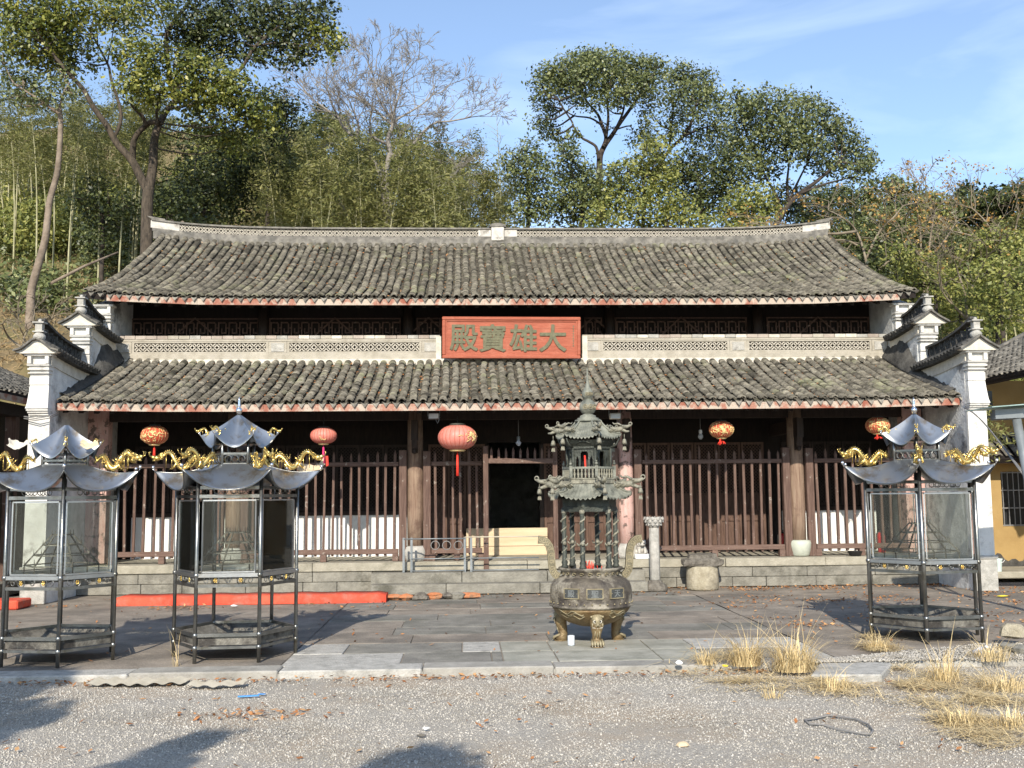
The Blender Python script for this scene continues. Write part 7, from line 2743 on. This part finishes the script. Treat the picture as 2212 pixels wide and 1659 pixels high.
for i, (pts, r0, r1) in enumerate(main):
    dy = 0 if i in (0,) else rg.uniform(-1.2, 1.2)
    q = [I(u, v, YB_, dy*k/len(pts)) for k, (u, v) in enumerate(pts)]
    if i == 0: q = [Vector((q[0].x, q[0].y, hill_z(q[0].x, q[0].y)-0.2))]+q
    o_ = limb(b, q, r0*px(YB_), r1*px(YB_), 8)
    if i == 12: continue
    d = (o_[-1]-o_[-4]).normalized()
    for k in range(3): grow(b, o_[-1], d+Vector((rg.gauss(0, 0.35), rg.gauss(0, 0.3), rg.gauss(0.1, 0.25))), 0.74, 0.022, 5, rg, 0.72, 0.02)
    if i:
        for k in range(3, len(o_)-2, 3):
            d = (o_[k+1]-o_[k-1]).normalized()
            ax = Vector((rg.gauss(0, .4), 1, rg.gauss(0, .4))).normalized()
            nd = Matrix.Rotation(rg.choice((-1, 1))*rg.uniform(0.5, 1.0), 3, ax) @ d
            nd.z = abs(nd.z)*0.8+0.1
            grow(b, o_[k], nd, 0.80, 0.020, 4 if i != 11 else 1, rg, 0.72, 0.02)
bp = I(842, 500, YB_)
t = thing('bare_tree', 'leafless grey tree with spreading fine twigs against the sky', 'tree', bp)
b.build('trunk_and_limbs', 'twig', t).location = -bp
# ------------------------------------------------------------------ camphors on the right
tree('camphor_tree', 'tall camphor with an open umbrella crown and visible dark trunk against the sky', 38,
 [([(1295, 480), (1295, 420), (1295, 362), (1297, 335), (1308, 312), (1323, 291), (1338, 268), (1361, 236), (1385, 200)], 9, 3, 0, 0.4),
  ([(1293, 345), (1288, 318), (1272, 306), (1256, 297), (1240, 275), (1235, 262), (1218, 236), (1205, 215)], 4, 1.6, 0, -0.6),
  ([(1303, 318), (1309, 297), (1300, 270), (1291, 247), (1267, 218), (1255, 190)], 5, 1.8, 0, 0.6),
  ([(1300, 270), (1275, 255), (1240, 250), (1215, 235)], 2.5, 1.2, 0.3, -0.2),
  ([(1309, 297), (1314, 255), (1312, 215), (1320, 170)], 4, 1.8, 0, 0.2),
  ([(1323, 291), (1345, 245), (1350, 205)], 3.5, 1.8, 0, -0.8),
  ([(1330, 280), (1360, 272), (1366, 285)], 2, 1, 0, -0.3)],
 [(1180, 160, 24), (1172, 190, 26), (1195, 175, 32), (1175, 220, 24), (1188, 240, 20), (1215, 155, 34), (1225, 195, 34), (1245, 145, 34), (1260, 180, 36), (1275, 128, 30), (1295, 150, 38), (1300, 190, 34), (1325, 140, 36), (1340, 175, 36), (1360, 150, 34), (1375, 185, 32), (1395, 150, 30), (1410, 175, 28), (1395, 205, 24), (1350, 205, 28), (1265, 215, 22), (1165, 258, 16), (1180, 275, 20), (1195, 290, 18), (1215, 300, 14), (1255, 128, 20), (1422, 145, 20), (1300, 225, 20), (1330, 220, 18), (1240, 285, 12), (1310, 275, 12)],
 'leaf_olive', 'bark_dark', leaf=0.125, dens=1.25, per=20, cl=0.17, seed=61, ydepth=1.4)
tree('camphor_tree', 'second open camphor crown just right of the umbrella shaped one', 39,
 [([(1400, 420), (1425, 360), (1445, 325), (1475, 295), (1495, 262), (1505, 220)], 5, 2, 0, 0), ([(1445, 325), (1450, 280), (1455, 230)], 3, 1.5, 0, 0.5), ([(1475, 295), (1510, 280), (1540, 270)], 3, 1.5, 0, -0.4)],
 [(1450, 175, 28), (1475, 160, 26), (1500, 180, 32), (1525, 175, 26), (1470, 205, 30), (1510, 215, 32), (1535, 205, 26), (1445, 215, 22), (1455, 250, 24), (1450, 285, 22), (1485, 250, 26), (1530, 250, 28), (1500, 290, 26), (1400, 235, 18), (1398, 265, 18), (1385, 295, 20), (1405, 300, 18), (1560, 235, 20), (1570, 270, 24), (1545, 300, 28), (1575, 310, 22)],
 'leaf_olive', 'bark_dark', leaf=0.125, dens=1.2, per=20, cl=0.17, seed=62, ydepth=1.4)
tree('camphor_tree', 'broad dense camphor with leaning dark limbs right of centre', 36,
 [([(1650, 560), (1665, 510), (1685, 470), (1705, 440), (1725, 420), (1760, 395), (1790, 370), (1815, 350)], 10, 2.5, 0, 0),
  ([(1690, 462), (1675, 420), (1655, 385), (1640, 345)], 4, 1.8, 0, 0.5), ([(1705, 442), (1700, 400), (1705, 350)], 4.5, 1.8, 0, -0.3), ([(1690, 465), (1720, 400), (1745, 350)], 4, 1.8, 0, 0.4), ([(1725, 420), (1775, 400), (1830, 385)], 3.5, 1.5, 0, -0.4)],
 [(1590, 215, 24), (1600, 245, 32), (1625, 230, 28), (1655, 215, 26), (1645, 255, 34), (1690, 245, 30), (1675, 280, 36), (1715, 215, 24), (1725, 250, 32), (1755, 235, 26), (1770, 265, 32), (1720, 290, 36), (1615, 290, 36), (1600, 325, 34), (1650, 320, 36), (1700, 330, 36), (1750, 315, 36), (1795, 290, 32), (1810, 325, 34), (1840, 310, 30), (1860, 340, 28), (1845, 370, 28), (1875, 360, 20), (1800, 360, 30), (1770, 350, 28), (1580, 355, 30), (1620, 365, 32), (1660, 365, 26), (1590, 390, 30), (1740, 222, 22), (1885, 345, 14), (1785, 240, 20), (1820, 270, 22)],
 'leaf_olive', 'bark_dark', leaf=0.125, dens=1.2, per=20, cl=0.17, seed=63, ydepth=1.5, base=True)
def bush(label, Y, blobs, leafm, seed, leaf=0.125, per=17, name='broadleaf_tree', dens=1.15):
    return evergreen(label, Y, blobs, leafm, seed, leaf, dens, per, 0.17, group='broadleaf trees behind the main ridge', name=name)
bush('rounded green tree at the left end of the right hand grove, thin top', 35, [(1110, 345, 24), (1140, 325, 26), (1155, 350, 28), (1125, 375, 28), (1165, 385, 34), (1100, 365, 16), (1150, 420, 38), (1140, 460, 36), (1175, 450, 36)], 'leaf_olive', 71)
bush('rounded green tree second from the left in the grove, under the umbrella crown', 34.5, [(1220, 325, 22), (1235, 345, 28), (1290, 395, 34), (1275, 420, 36), (1305, 435, 38), (1262, 372, 26), (1318, 385, 28), (1205, 375, 32), (1240, 380, 32), (1215, 415, 38), (1255, 420, 36), (1225, 460, 42), (1270, 465, 38)], 'leaf_olive', 72)
bush('bright rounded tree in the middle of the grove, straight above the name board end', 33.5, [(1395, 325, 26), (1425, 320, 24), (1385, 350, 34), (1420, 350, 34), (1355, 375, 34), (1395, 385, 38), (1440, 385, 32), (1340, 410, 36), (1380, 425, 40), (1425, 425, 38), (1330, 455, 38), (1375, 465, 40)], 'leaf_bush', 73)
bush('yellowish low tree right of the bright rounded one', 33, [(1440, 455, 38), (1470, 450, 34), (1450, 485, 34), (1490, 480, 30), (1520, 495, 26), (1300, 470, 34), (1410, 490, 34)], 'leaf_bush', 74)
bush('very dark tree in the shaded gap between the two camphors', 38.5, [(1490, 350, 40), (1520, 390, 48), (1480, 400, 44), (1540, 440, 48), (1500, 440, 44), (1560, 400, 40), (1550, 345, 34), (1460, 370, 30)], 'leaf_dark', 75)
bush('round yellow green tree under the dense right camphor', 34, [(1600, 430, 36), (1640, 425, 36), (1620, 465, 42), (1580, 465, 36), (1655, 465, 34), (1575, 495, 34), (1630, 495, 34)], 'leaf_bush', 76)
bush('dark tree on the skyline behind the yellow leaved branches', 40, [(1890, 415, 30), (1925, 400, 24), (1945, 420, 30), (1910, 445, 38), (1860, 440, 34), (1950, 460, 36), (1880, 480, 40), (1930, 500, 40), (1820, 430, 30), (1840, 470, 36), (1970, 425, 26), (1995, 440, 28), (2025, 445, 28), (2050, 455, 28), (1970, 480, 36), (2020, 490, 36)], 'leaf_olive', 77, leaf=0.16)
bush('dark feathery tree on the skyline at the right edge', 42, [(2090, 415, 20), (2075, 440, 30), (2115, 440, 32), (2150, 430, 28), (2185, 425, 30), (2210, 415, 26), (2100, 475, 40), (2150, 475, 40), (2200, 470, 40), (2060, 470, 30), (2240, 430, 40)], 'leaf_dark', 78, leaf=0.18)
bush('dark green tree low behind the right half of the ridge', 36, [(1760, 450, 34), (1800, 440, 30), (1790, 480, 36), (1740, 490, 34), (1830, 500, 36)], 'leaf_dark', 79)
bush('yellow green leafy tree behind the stepped gable, right edge', 28, [(2130, 590, 34), (2170, 580, 36), (2200, 620, 40), (2150, 640, 40), (2110, 640, 34), (2190, 680, 40), (2140, 690, 36)], 'leaf_bush', 80, leaf=0.12)
bush('yellow green leafy tree between the roof corner and the stepped gable', 30, [(1960, 590, 34), (1990, 570, 30), (2000, 620, 36), (2040, 600, 34), (2060, 640, 36), (2030, 660, 34), (2080, 600, 30), (1940, 560, 30), (2075, 690, 34)], 'leaf_bush', 81, leaf=0.12)
bush('dark shrubby tree low on the slope right of the roof corner', 32, [(1880, 560, 34), (1910, 590, 34), (1850, 530, 30), (1930, 540, 34), (1880, 600, 30)], 'leaf_dark', 82, leaf=0.13)
bush('olive shrubby tree in the middle of the right slope', 34, [(1980, 510, 34), (2020, 520, 36), (2060, 530, 36), (2000, 550, 34), (2100, 540, 34), (2140, 530, 34), (2190, 540, 36), (2080, 560, 30)], 'leaf_olive', 83, leaf=0.13)
bush('pale olive tree behind the yellow leaved branches', 38, [(1990, 450, 30), (2020, 470, 34), (1985, 490, 34), (2040, 500, 34), (2010, 430, 20)], 'leaf_bush', 84, dens=0.6)
# bare autumn trees with yellow leaves
def autumn(label, Y, base_uv, limbs, seed, leafn=7, col='twig_tan', depth=3, ln=0.95):
    rg = random.Random(seed)
    b = MB()
    tips = []
    for i, pts in enumerate(limbs):
        q = [I(u, v, Y, rg.uniform(-0.5, 0.5)*(k > 0)) for k, (u, v) in enumerate(pts)]
        o_ = limb(b, q, 3.6*px(Y), 1.2*px(Y), 6)
        d = (o_[-1]-o_[-4]).normalized()
        for k in range(3): grow(b, o_[-1], d+Vector((rg.gauss(0, 0.4), rg.gauss(0, 0.3), rg.gauss(0.1, 0.3))), ln*0.8, 0.018, depth, rg, 0.7, -0.03, 4, tips)
        for k in range(3, len(o_)-1, 3):
            d = (o_[k+1]-o_[k-1]).normalized()
            nd = Matrix.Rotation(rg.choice((-1, 1))*rg.uniform(0.5, 1.1), 3, Vector((0, 1, 0))) @ d
            grow(b, o_[k], nd, ln*0.75, 0.016, depth-1, rg, 0.7, -0.02, 4, tips)
    p0 = I(*base_uv, Y)
    t = thing('autumn_tree', label, 'tree', p0, 0, 'nearly bare autumn trees with yellow leaf bunches')
    b.build('branches', col, t).location = -p0
    if leafn:
        rng = np.random.default_rng(seed)
        tp = np.array([tuple(q) for q in tips])
        tp = tp[rng.random(len(tp)) < 0.34]
        pos = np.repeat(tp, leafn, 0)+rng.normal(size=(len(tp)*leafn, 3))*np.array([0.12, 0.12, 0.09])
        V, F = leaf_quads(pos, 0.075+0.05*rng.random(len(pos)), rng, 1.0, 0.6)
        o = link('leaves', arr_mesh('leaves', V, F, M['leaf_autumn'], tint=rng.random(len(pos))), t, -p0)
autumn('nearly bare tree with yellow leaf bunches right behind the ridge tip', 31, (1880, 620), [[(1880, 640), (1870, 560), (1850, 500), (1820, 470), (1790, 455)], [(1870, 560), (1900, 500), (1930, 470), (1950, 445)], [(1850, 500), (1800, 505), (1750, 500), (1715, 490)], [(1880, 600), (1925, 560), (1960, 540)], [(1870, 540), (1830, 520), (1790, 520)]], 91)
autumn('nearly bare yellow flecked tree at the right edge of the slope', 32, (2170, 640), [[(2175, 650), (2165, 580), (2150, 520), (2130, 480), (2100, 450)], [(2165, 580), (2190, 510), (2200, 460)], [(2150, 530), (2100, 510), (2060, 500)], [(2170, 600), (2215, 560), (2240, 520)]], 92, 7)
autumn('thin leafless tan tree with pale trunks in the middle of the right slope', 33, (1995, 620), [[(1998, 640), (1990, 560), (1988, 500), (1980, 450)], [(2003, 640), (2005, 560), (2012, 500), (2020, 455)], [(1990, 560), (1965, 520), (1945, 490)], [(2005, 560), (2040, 520), (2065, 480)]], 93, 6)
autumn('thin leafless sapling poking above the skyline at the right', 44, (1978, 440), [[(1978, 470), (1976, 430), (1975, 400)]], 94, 0, 'twig', 3, 1.0)
autumn('bare twiggy shrub tangle left of the right stepped gable', 29, (2080, 690), [[(2090, 700), (2085, 640), (2070, 590), (2060, 560)], [(2085, 650), (2110, 600), (2130, 560)], [(2090, 690), (2050, 650), (2030, 620)]], 95, 2, 'twig_tan')
autumn('bare twiggy bush on the left hillside above the stepped gable', 26.5, (60, 800), [[(70, 800), (60, 750), (40, 700)], [(70, 800), (90, 740), (110, 690)], [(60, 760), (20, 730), (5, 700)], [(75, 790), (50, 740), (70, 700)]], 96, 0, 'twig_tan', 3, 0.5)

# ------------------------------------------------------------------ bamboo
def bamboo_proto(seed, h, leaf_from, nleaf, bend, bare=False):
    rg = random.Random(seed)
    rng = np.random.default_rng(seed)
    b = MB()
    n = 14
    bx, by = rg.uniform(-1, 1)*bend, rg.uniform(-1, 1)*bend
    pts = [Vector((bx*(i/n)**2.6, by*(i/n)**2.6, h*i/n*(1-0.05*(i/n)**3*abs(bend)))) for i in range(n+1)]
    b.tube(pts, [0.042*(1-0.9*(i/n)**1.3) for i in range(n+1)], 5, cap=False)
    br = []
    for i in range(int(26 if not bare else 34)):
        t = leaf_from+(1-leaf_from)*i/26 if not bare else 0.35+0.65*i/34
        t = min(t, 0.995)
        k = t*n
        p = pts[int(k)].lerp(pts[min(n, int(k)+1)], k-int(k))
        a = rg.uniform(0, 6.28)
        L_ = rg.uniform(0.55, 1.15)*(1.25-t*0.7)
        d = Vector((math.cos(a), math.sin(a), rg.uniform(0.5, 1.0)))
        e = p+d*L_*0.55
        e2 = e+Vector((d.x*0.45, d.y*0.45, rg.uniform(-0.25, 0.15)))*L_
        b.tube([p, e, e2], [0.010, 0.007, 0.003], 3, cap=False)
        br += [(p, e, e2)]
    V = F = T = None
    if nleaf:
        idx = rng.integers(0, len(br), nleaf)
        pos = np.zeros((nleaf, 3))
        for q, i in enumerate(idx):
            p, e, e2 = br[i]
            t = rng.random()
            c = p.lerp(e, t) if rng.random() < 0.3 else e.lerp(e2, t)
            pos[q] = c
        pos += rng.normal(size=pos.shape)*np.array([0.16, 0.16, 0.12])
        nr = rng.normal(size=(nleaf, 3))*0.7+np.array([0, -0.4, 0.6])
        V, F = leaf_quads(pos, 0.13+0.11*rng.random(nleaf), rng, aspect=0.26, nrm=nr)
        T = np.clip(rng.normal(0.5, 0.25, nleaf), 0, 1)
    cm_ = b.mesh('culm', 'culm')
    fm = arr_mesh('foliage', V, F, M['leaf_bamboo'], tint=T) if nleaf else None
    return cm_, fm
leafy = [bamboo_proto(200+i, 9.0+0.8*i, 0.36+0.03*i, 1900, 1.0+0.3*i) for i in range(5)]
poles = [bamboo_proto(220+i, 10.5+0.6*i, 0.62, 800, 0.6+0.3*i) for i in range(4)]
bare_ = [bamboo_proto(240+i, 9.5, 0.5, 0, 0.4+0.3*i, True) for i in range(2)]
def bamboo(kind, u, v_base, Y, top_v, label, group, rg):
    x = P(u, v_base, Y).x
    z = hill_z(x, Y)-0.1
    cm_, fm = rg.choice(kind)
    h0 = max(v.co.z for v in cm_.vertices)
    zt_ = PZ(u, top_v, Y)
    s = (zt_-z)/h0
    t = thing('bamboo', label, 'bamboo', (x, Y, z), rg.uniform(0, 6.28), group)
    t.scale = (0.75+0.25*s, 0.75+0.25*s, max(0.3, s))
    link('culm', cm_, t)
    if fm: link('foliage', fm, t)
rg = random.Random(303)
for i in range(30):
    bamboo(poles, rg.uniform(-10, 300), 500, rg.uniform(33, 47), rg.uniform(175, 290), 'tall pale bamboo stem with a high leafy top on the left hillside', 'pale bamboo stems left of the big camphor', rg)
for i in range(26):
    bamboo(leafy, rg.uniform(-20, 330), 500, rg.uniform(38, 52), rg.uniform(200, 330), 'leafy yellow green bamboo in the grove on the left hillside', 'leafy bamboo behind the pale stems', rg)
for i in range(58):
    u = rg.uniform(560, 1075)
    top = float(np.interp(u, [560, 650, 740, 860, 960, 1040, 1075], [330, 260, 240, 290, 300, 370, 400]))+rg.uniform(-8, 70)
    bamboo(leafy, u, 500, rg.uniform(37, 52), top, 'leafy yellow green bamboo in the grove behind the bare tree', 'leafy bamboo behind the bare tree', rg)
for i in range(40):
    u = rg.uniform(590, 1110)
    bamboo(poles if u < 1000 else poles+bare_, u, 500, rg.uniform(33.0, 36.5), rg.uniform(290, 400), 'thin pale bamboo stem rising behind the left half of the main ridge', 'thin pale bamboo stems behind the ridge', rg)
bamboo(bare_[:1], 1087, 500, 38, 232, 'tall leafless bamboo with a feathery tip against the sky', None, rg)
bamboo(bare_[1:], 1062, 500, 38, 275, 'shorter leafless bamboo beside the feathery tipped one', None, rg)
for i in range(26):
    u = rg.uniform(1780, 2230)
    top = float(np.interp(u, [1780, 1900, 2050, 2230], [470, 500, 470, 430]))+rg.uniform(0, 90)
    bamboo(leafy, u, 600, rg.uniform(35, 46), top, 'leafy green bamboo among the trees of the right hillside', 'leafy bamboo on the right hillside', rg)
# bamboo sprig beside the right pier
t = thing('bamboo_sprig', 'small leafy bamboo sprig between the right white pier and the yellow building', 'bamboo', (P(2150, 900, 17.5).x, 17.5, 0.0))
rng = np.random.default_rng(9)
b = MB()
ps = []
for i in range(7):
    tip = Vector((rg.uniform(-0.30, 0.28), rg.uniform(-0.2, 0.2), rg.uniform(2.15, 3.05)))
    pts = [Vector((-0.62+0.03*i, 0.1, 0)), Vector((-0.58+0.02*i, 0.05, 1.9)), Vector((-0.45+tip.x*0.3, 0.0, 2.6+0.06*i)), tip]
    b.tube(pts, [0.012, 0.011, 0.008, 0.004], 4)
    for k in range(90):
        t_ = rg.uniform(0.1, 1.0)
        ps.append(pts[2].lerp(tip, t_)+Vector((rg.gauss(0, 0.10), rg.gauss(0, 0.10), rg.gauss(-0.03, 0.10))))
b.build('stems', 'culm', t)
pos = np.array([tuple(p) for p in ps])
V, F = leaf_quads(pos, 0.10+0.05*rng.random(len(pos)), rng, aspect=0.24, nrm=rng.normal(size=(len(pos), 3))+np.array([0, -0.3, 0.5]))
link('foliage', arr_mesh('foliage', V, F, M['leaf_bamboo'], tint=rng.random(len(pos))), t)

# fallen poles and low growth on the left hillside
for (u0, v0, u1, v1, lab) in ((110, 612, 255, 545, 'fallen pole leaning across the left hillside'), (395, 480, 320, 545, 'short fallen pole by the camphor foot')):
    a, c = P(u0, v0, 30), P(u1, v1, 31.5)
    b = MB()
    b.tube([a, a.lerp(c, 0.5)+Vector((0, 0, 0.05)), c], [0.05, 0.045, 0.03], 6)
    o = b.build('fallen_pole', 'bark_pale')
    props(o, lab, 'pole')
yy_ = 24.0
while yy_ < 40 and P(42, 640, yy_).z > hill_z(P(42, 640, yy_).x, yy_): yy_ += 0.05
p = P(42, 640, yy_)
t = thing('red_bag', 'small red bag hanging at the foot of the slender tree on the left hillside', 'bag', p)
zb_ = 0.0
b = MB()
b.lathe([(0.03, zb_), (0.11, zb_+0.02), (0.10, zb_+0.16), (0.06, zb_+0.24), (0.05, zb_+0.27)], 10, sy=0.6)
b.build('sack', 'tassel', t)
b = MB()
b.tube([(-0.04, 0, zb_+0.26), (0, 0, zb_+0.38), (0.04, 0, zb_+0.26)], 0.01, 4)
b.build('handle', 'tassel', t)
n = 22000
rng = np.random.default_rng(12)
xs2 = -26+17.6*rng.random(n)
ys2 = 23.6+20*rng.random(n)**1.4
zs2 = np.array([hill_z(x, y) for x, y in zip(xs2, ys2)])
pos = np.stack([xs2, ys2, zs2+0.05], 1)
nr = rng.normal(size=(n, 3))+np.array([0, -0.8, 0.2])
V, F = leaf_quads(pos, 0.10+0.14*rng.random(n), rng, aspect=0.16, nrm=nr)
o = link('hill_grass', arr_mesh('hill_grass', V, F, M['dry_grass'], tint=rng.random(n)))
props(o, kind='stuff')
# low shrubs covering the foot of the wood so no bare ground shows through
def thicket(name, u0, u1, Y0_, Y1_, n, leafm, seed, hmax):
    rng = np.random.default_rng(seed)
    bl = []
    for i in range(n):
        Y = rng.uniform(Y0_, Y1_)
        x = P(rng.uniform(u0, u1), 500, Y).x
        r = rng.uniform(0.5, 1.1)
        bl.append((Vector((x, Y, hill_z(x, Y)+rng.uniform(0.1, hmax))), r, r, r*0.8))
    V, F, T = crown_arrays(bl, rng, 0.5, 0.19, 12, 0.2, 0.5)
    o = link(name, arr_mesh(name, V, F, M[leafm], tint=T))
    props(o, kind='stuff')
thicket('undergrowth', 380, 1150, 40, 58, 140, 'leaf_bush', 31, 2.6)
thicket('undergrowth', 1060, 2300, 40, 56, 210, 'leaf_dark', 32, 3.6)
thicket('undergrowth', 1065, 1420, 39, 45, 90, 'leaf_olive', 35, 5.2)
thicket('undergrowth', 1560, 1900, 38, 44, 80, 'leaf_olive', 36, 5.0)
thicket('undergrowth', 1750, 2300, 29, 40, 90, 'leaf_bush', 33, 1.3)
thicket('undergrowth', 120, 420, 36, 50, 40, 'leaf_olive', 34, 1.5)

thicket('undergrowth', -20, 330, 37, 50, 90, 'leaf_bush', 37, 1.6)
thicket('undergrowth', -20, 300, 31, 38, 16, 'leaf_olive', 38, 0.4)
bush('leafy green tree in front of the bare yellow flecked branches behind the ridge tip', 33, [(1840, 500, 30), (1880, 520, 34), (1920, 500, 30), (1900, 470, 28), (1860, 550, 32), (1945, 520, 30)], 'leaf_olive', 85)
bush('leafy green tree low at the right edge below the dark skyline tree', 31, [(2100, 560, 32), (2150, 545, 34), (2195, 560, 34), (2175, 520, 30), (2215, 530, 30), (2130, 520, 28)], 'leaf_bush', 86)
bush('dark green tree closing the gap under the limbs of the dense right camphor', 40, [(1700, 420, 30), (1740, 430, 32), (1780, 420, 30), (1720, 460, 36), (1770, 465, 36), (1680, 455, 32)], 'leaf_dark', 87)

# ------------------------------------------------------------------ unseen tree added behind the viewer to cast the gravel shadows
sd = -sdir
def shade_pt(u, v, h):
    g = G(u, v, -0.05)
    return g+sd*(h/sd.z)
bl = []
for u, v, r in ((905, 1660, 0.30), (880, 1690, 0.24), (940, 1690, 0.24), (300, 1668, 0.19), (360, 1632, 0.17), (420, 1605, 0.13), (452, 1592, 0.085)):
    bl.append((shade_pt(u, v, 5.2), r, r, r))
for u, v, r in ((0, 1490, 0.45), (-70, 1495, 0.6), (55, 1475, 0.28), (-70, 1570, 0.5)):
    bl.append((shade_pt(u, v, 5.6), r, r, r))
b = MB()
base = Vector((-6.3, -5.0, -0.05))
fork = Vector((-6.0, -4.6, 3.2))
limb(b, [base, base.lerp(fork, 0.5)+Vector((0.1, 0, 0)), fork], 0.16, 0.11, 10)
for c, r, _, _ in bl:
    limb(b, [fork, fork.lerp(c, 0.5)+Vector((0, 0, 0.5)), c], 0.05, 0.012, 6)
t = thing('unseen_shade_tree', 'unseen leafy tree added behind the viewer to cast the shadows on the gravel', 'tree', base)
b.build('trunk', 'bark', t).location = -base
rng = np.random.default_rng(44)
V, F, T = crown_arrays(bl, rng, 4.5, 0.13, 14, 0.055, 0.7, shell=0.2)
link('crown', arr_mesh('crown', V, F, M['leaf_camphor'], tint=T), t, -base)
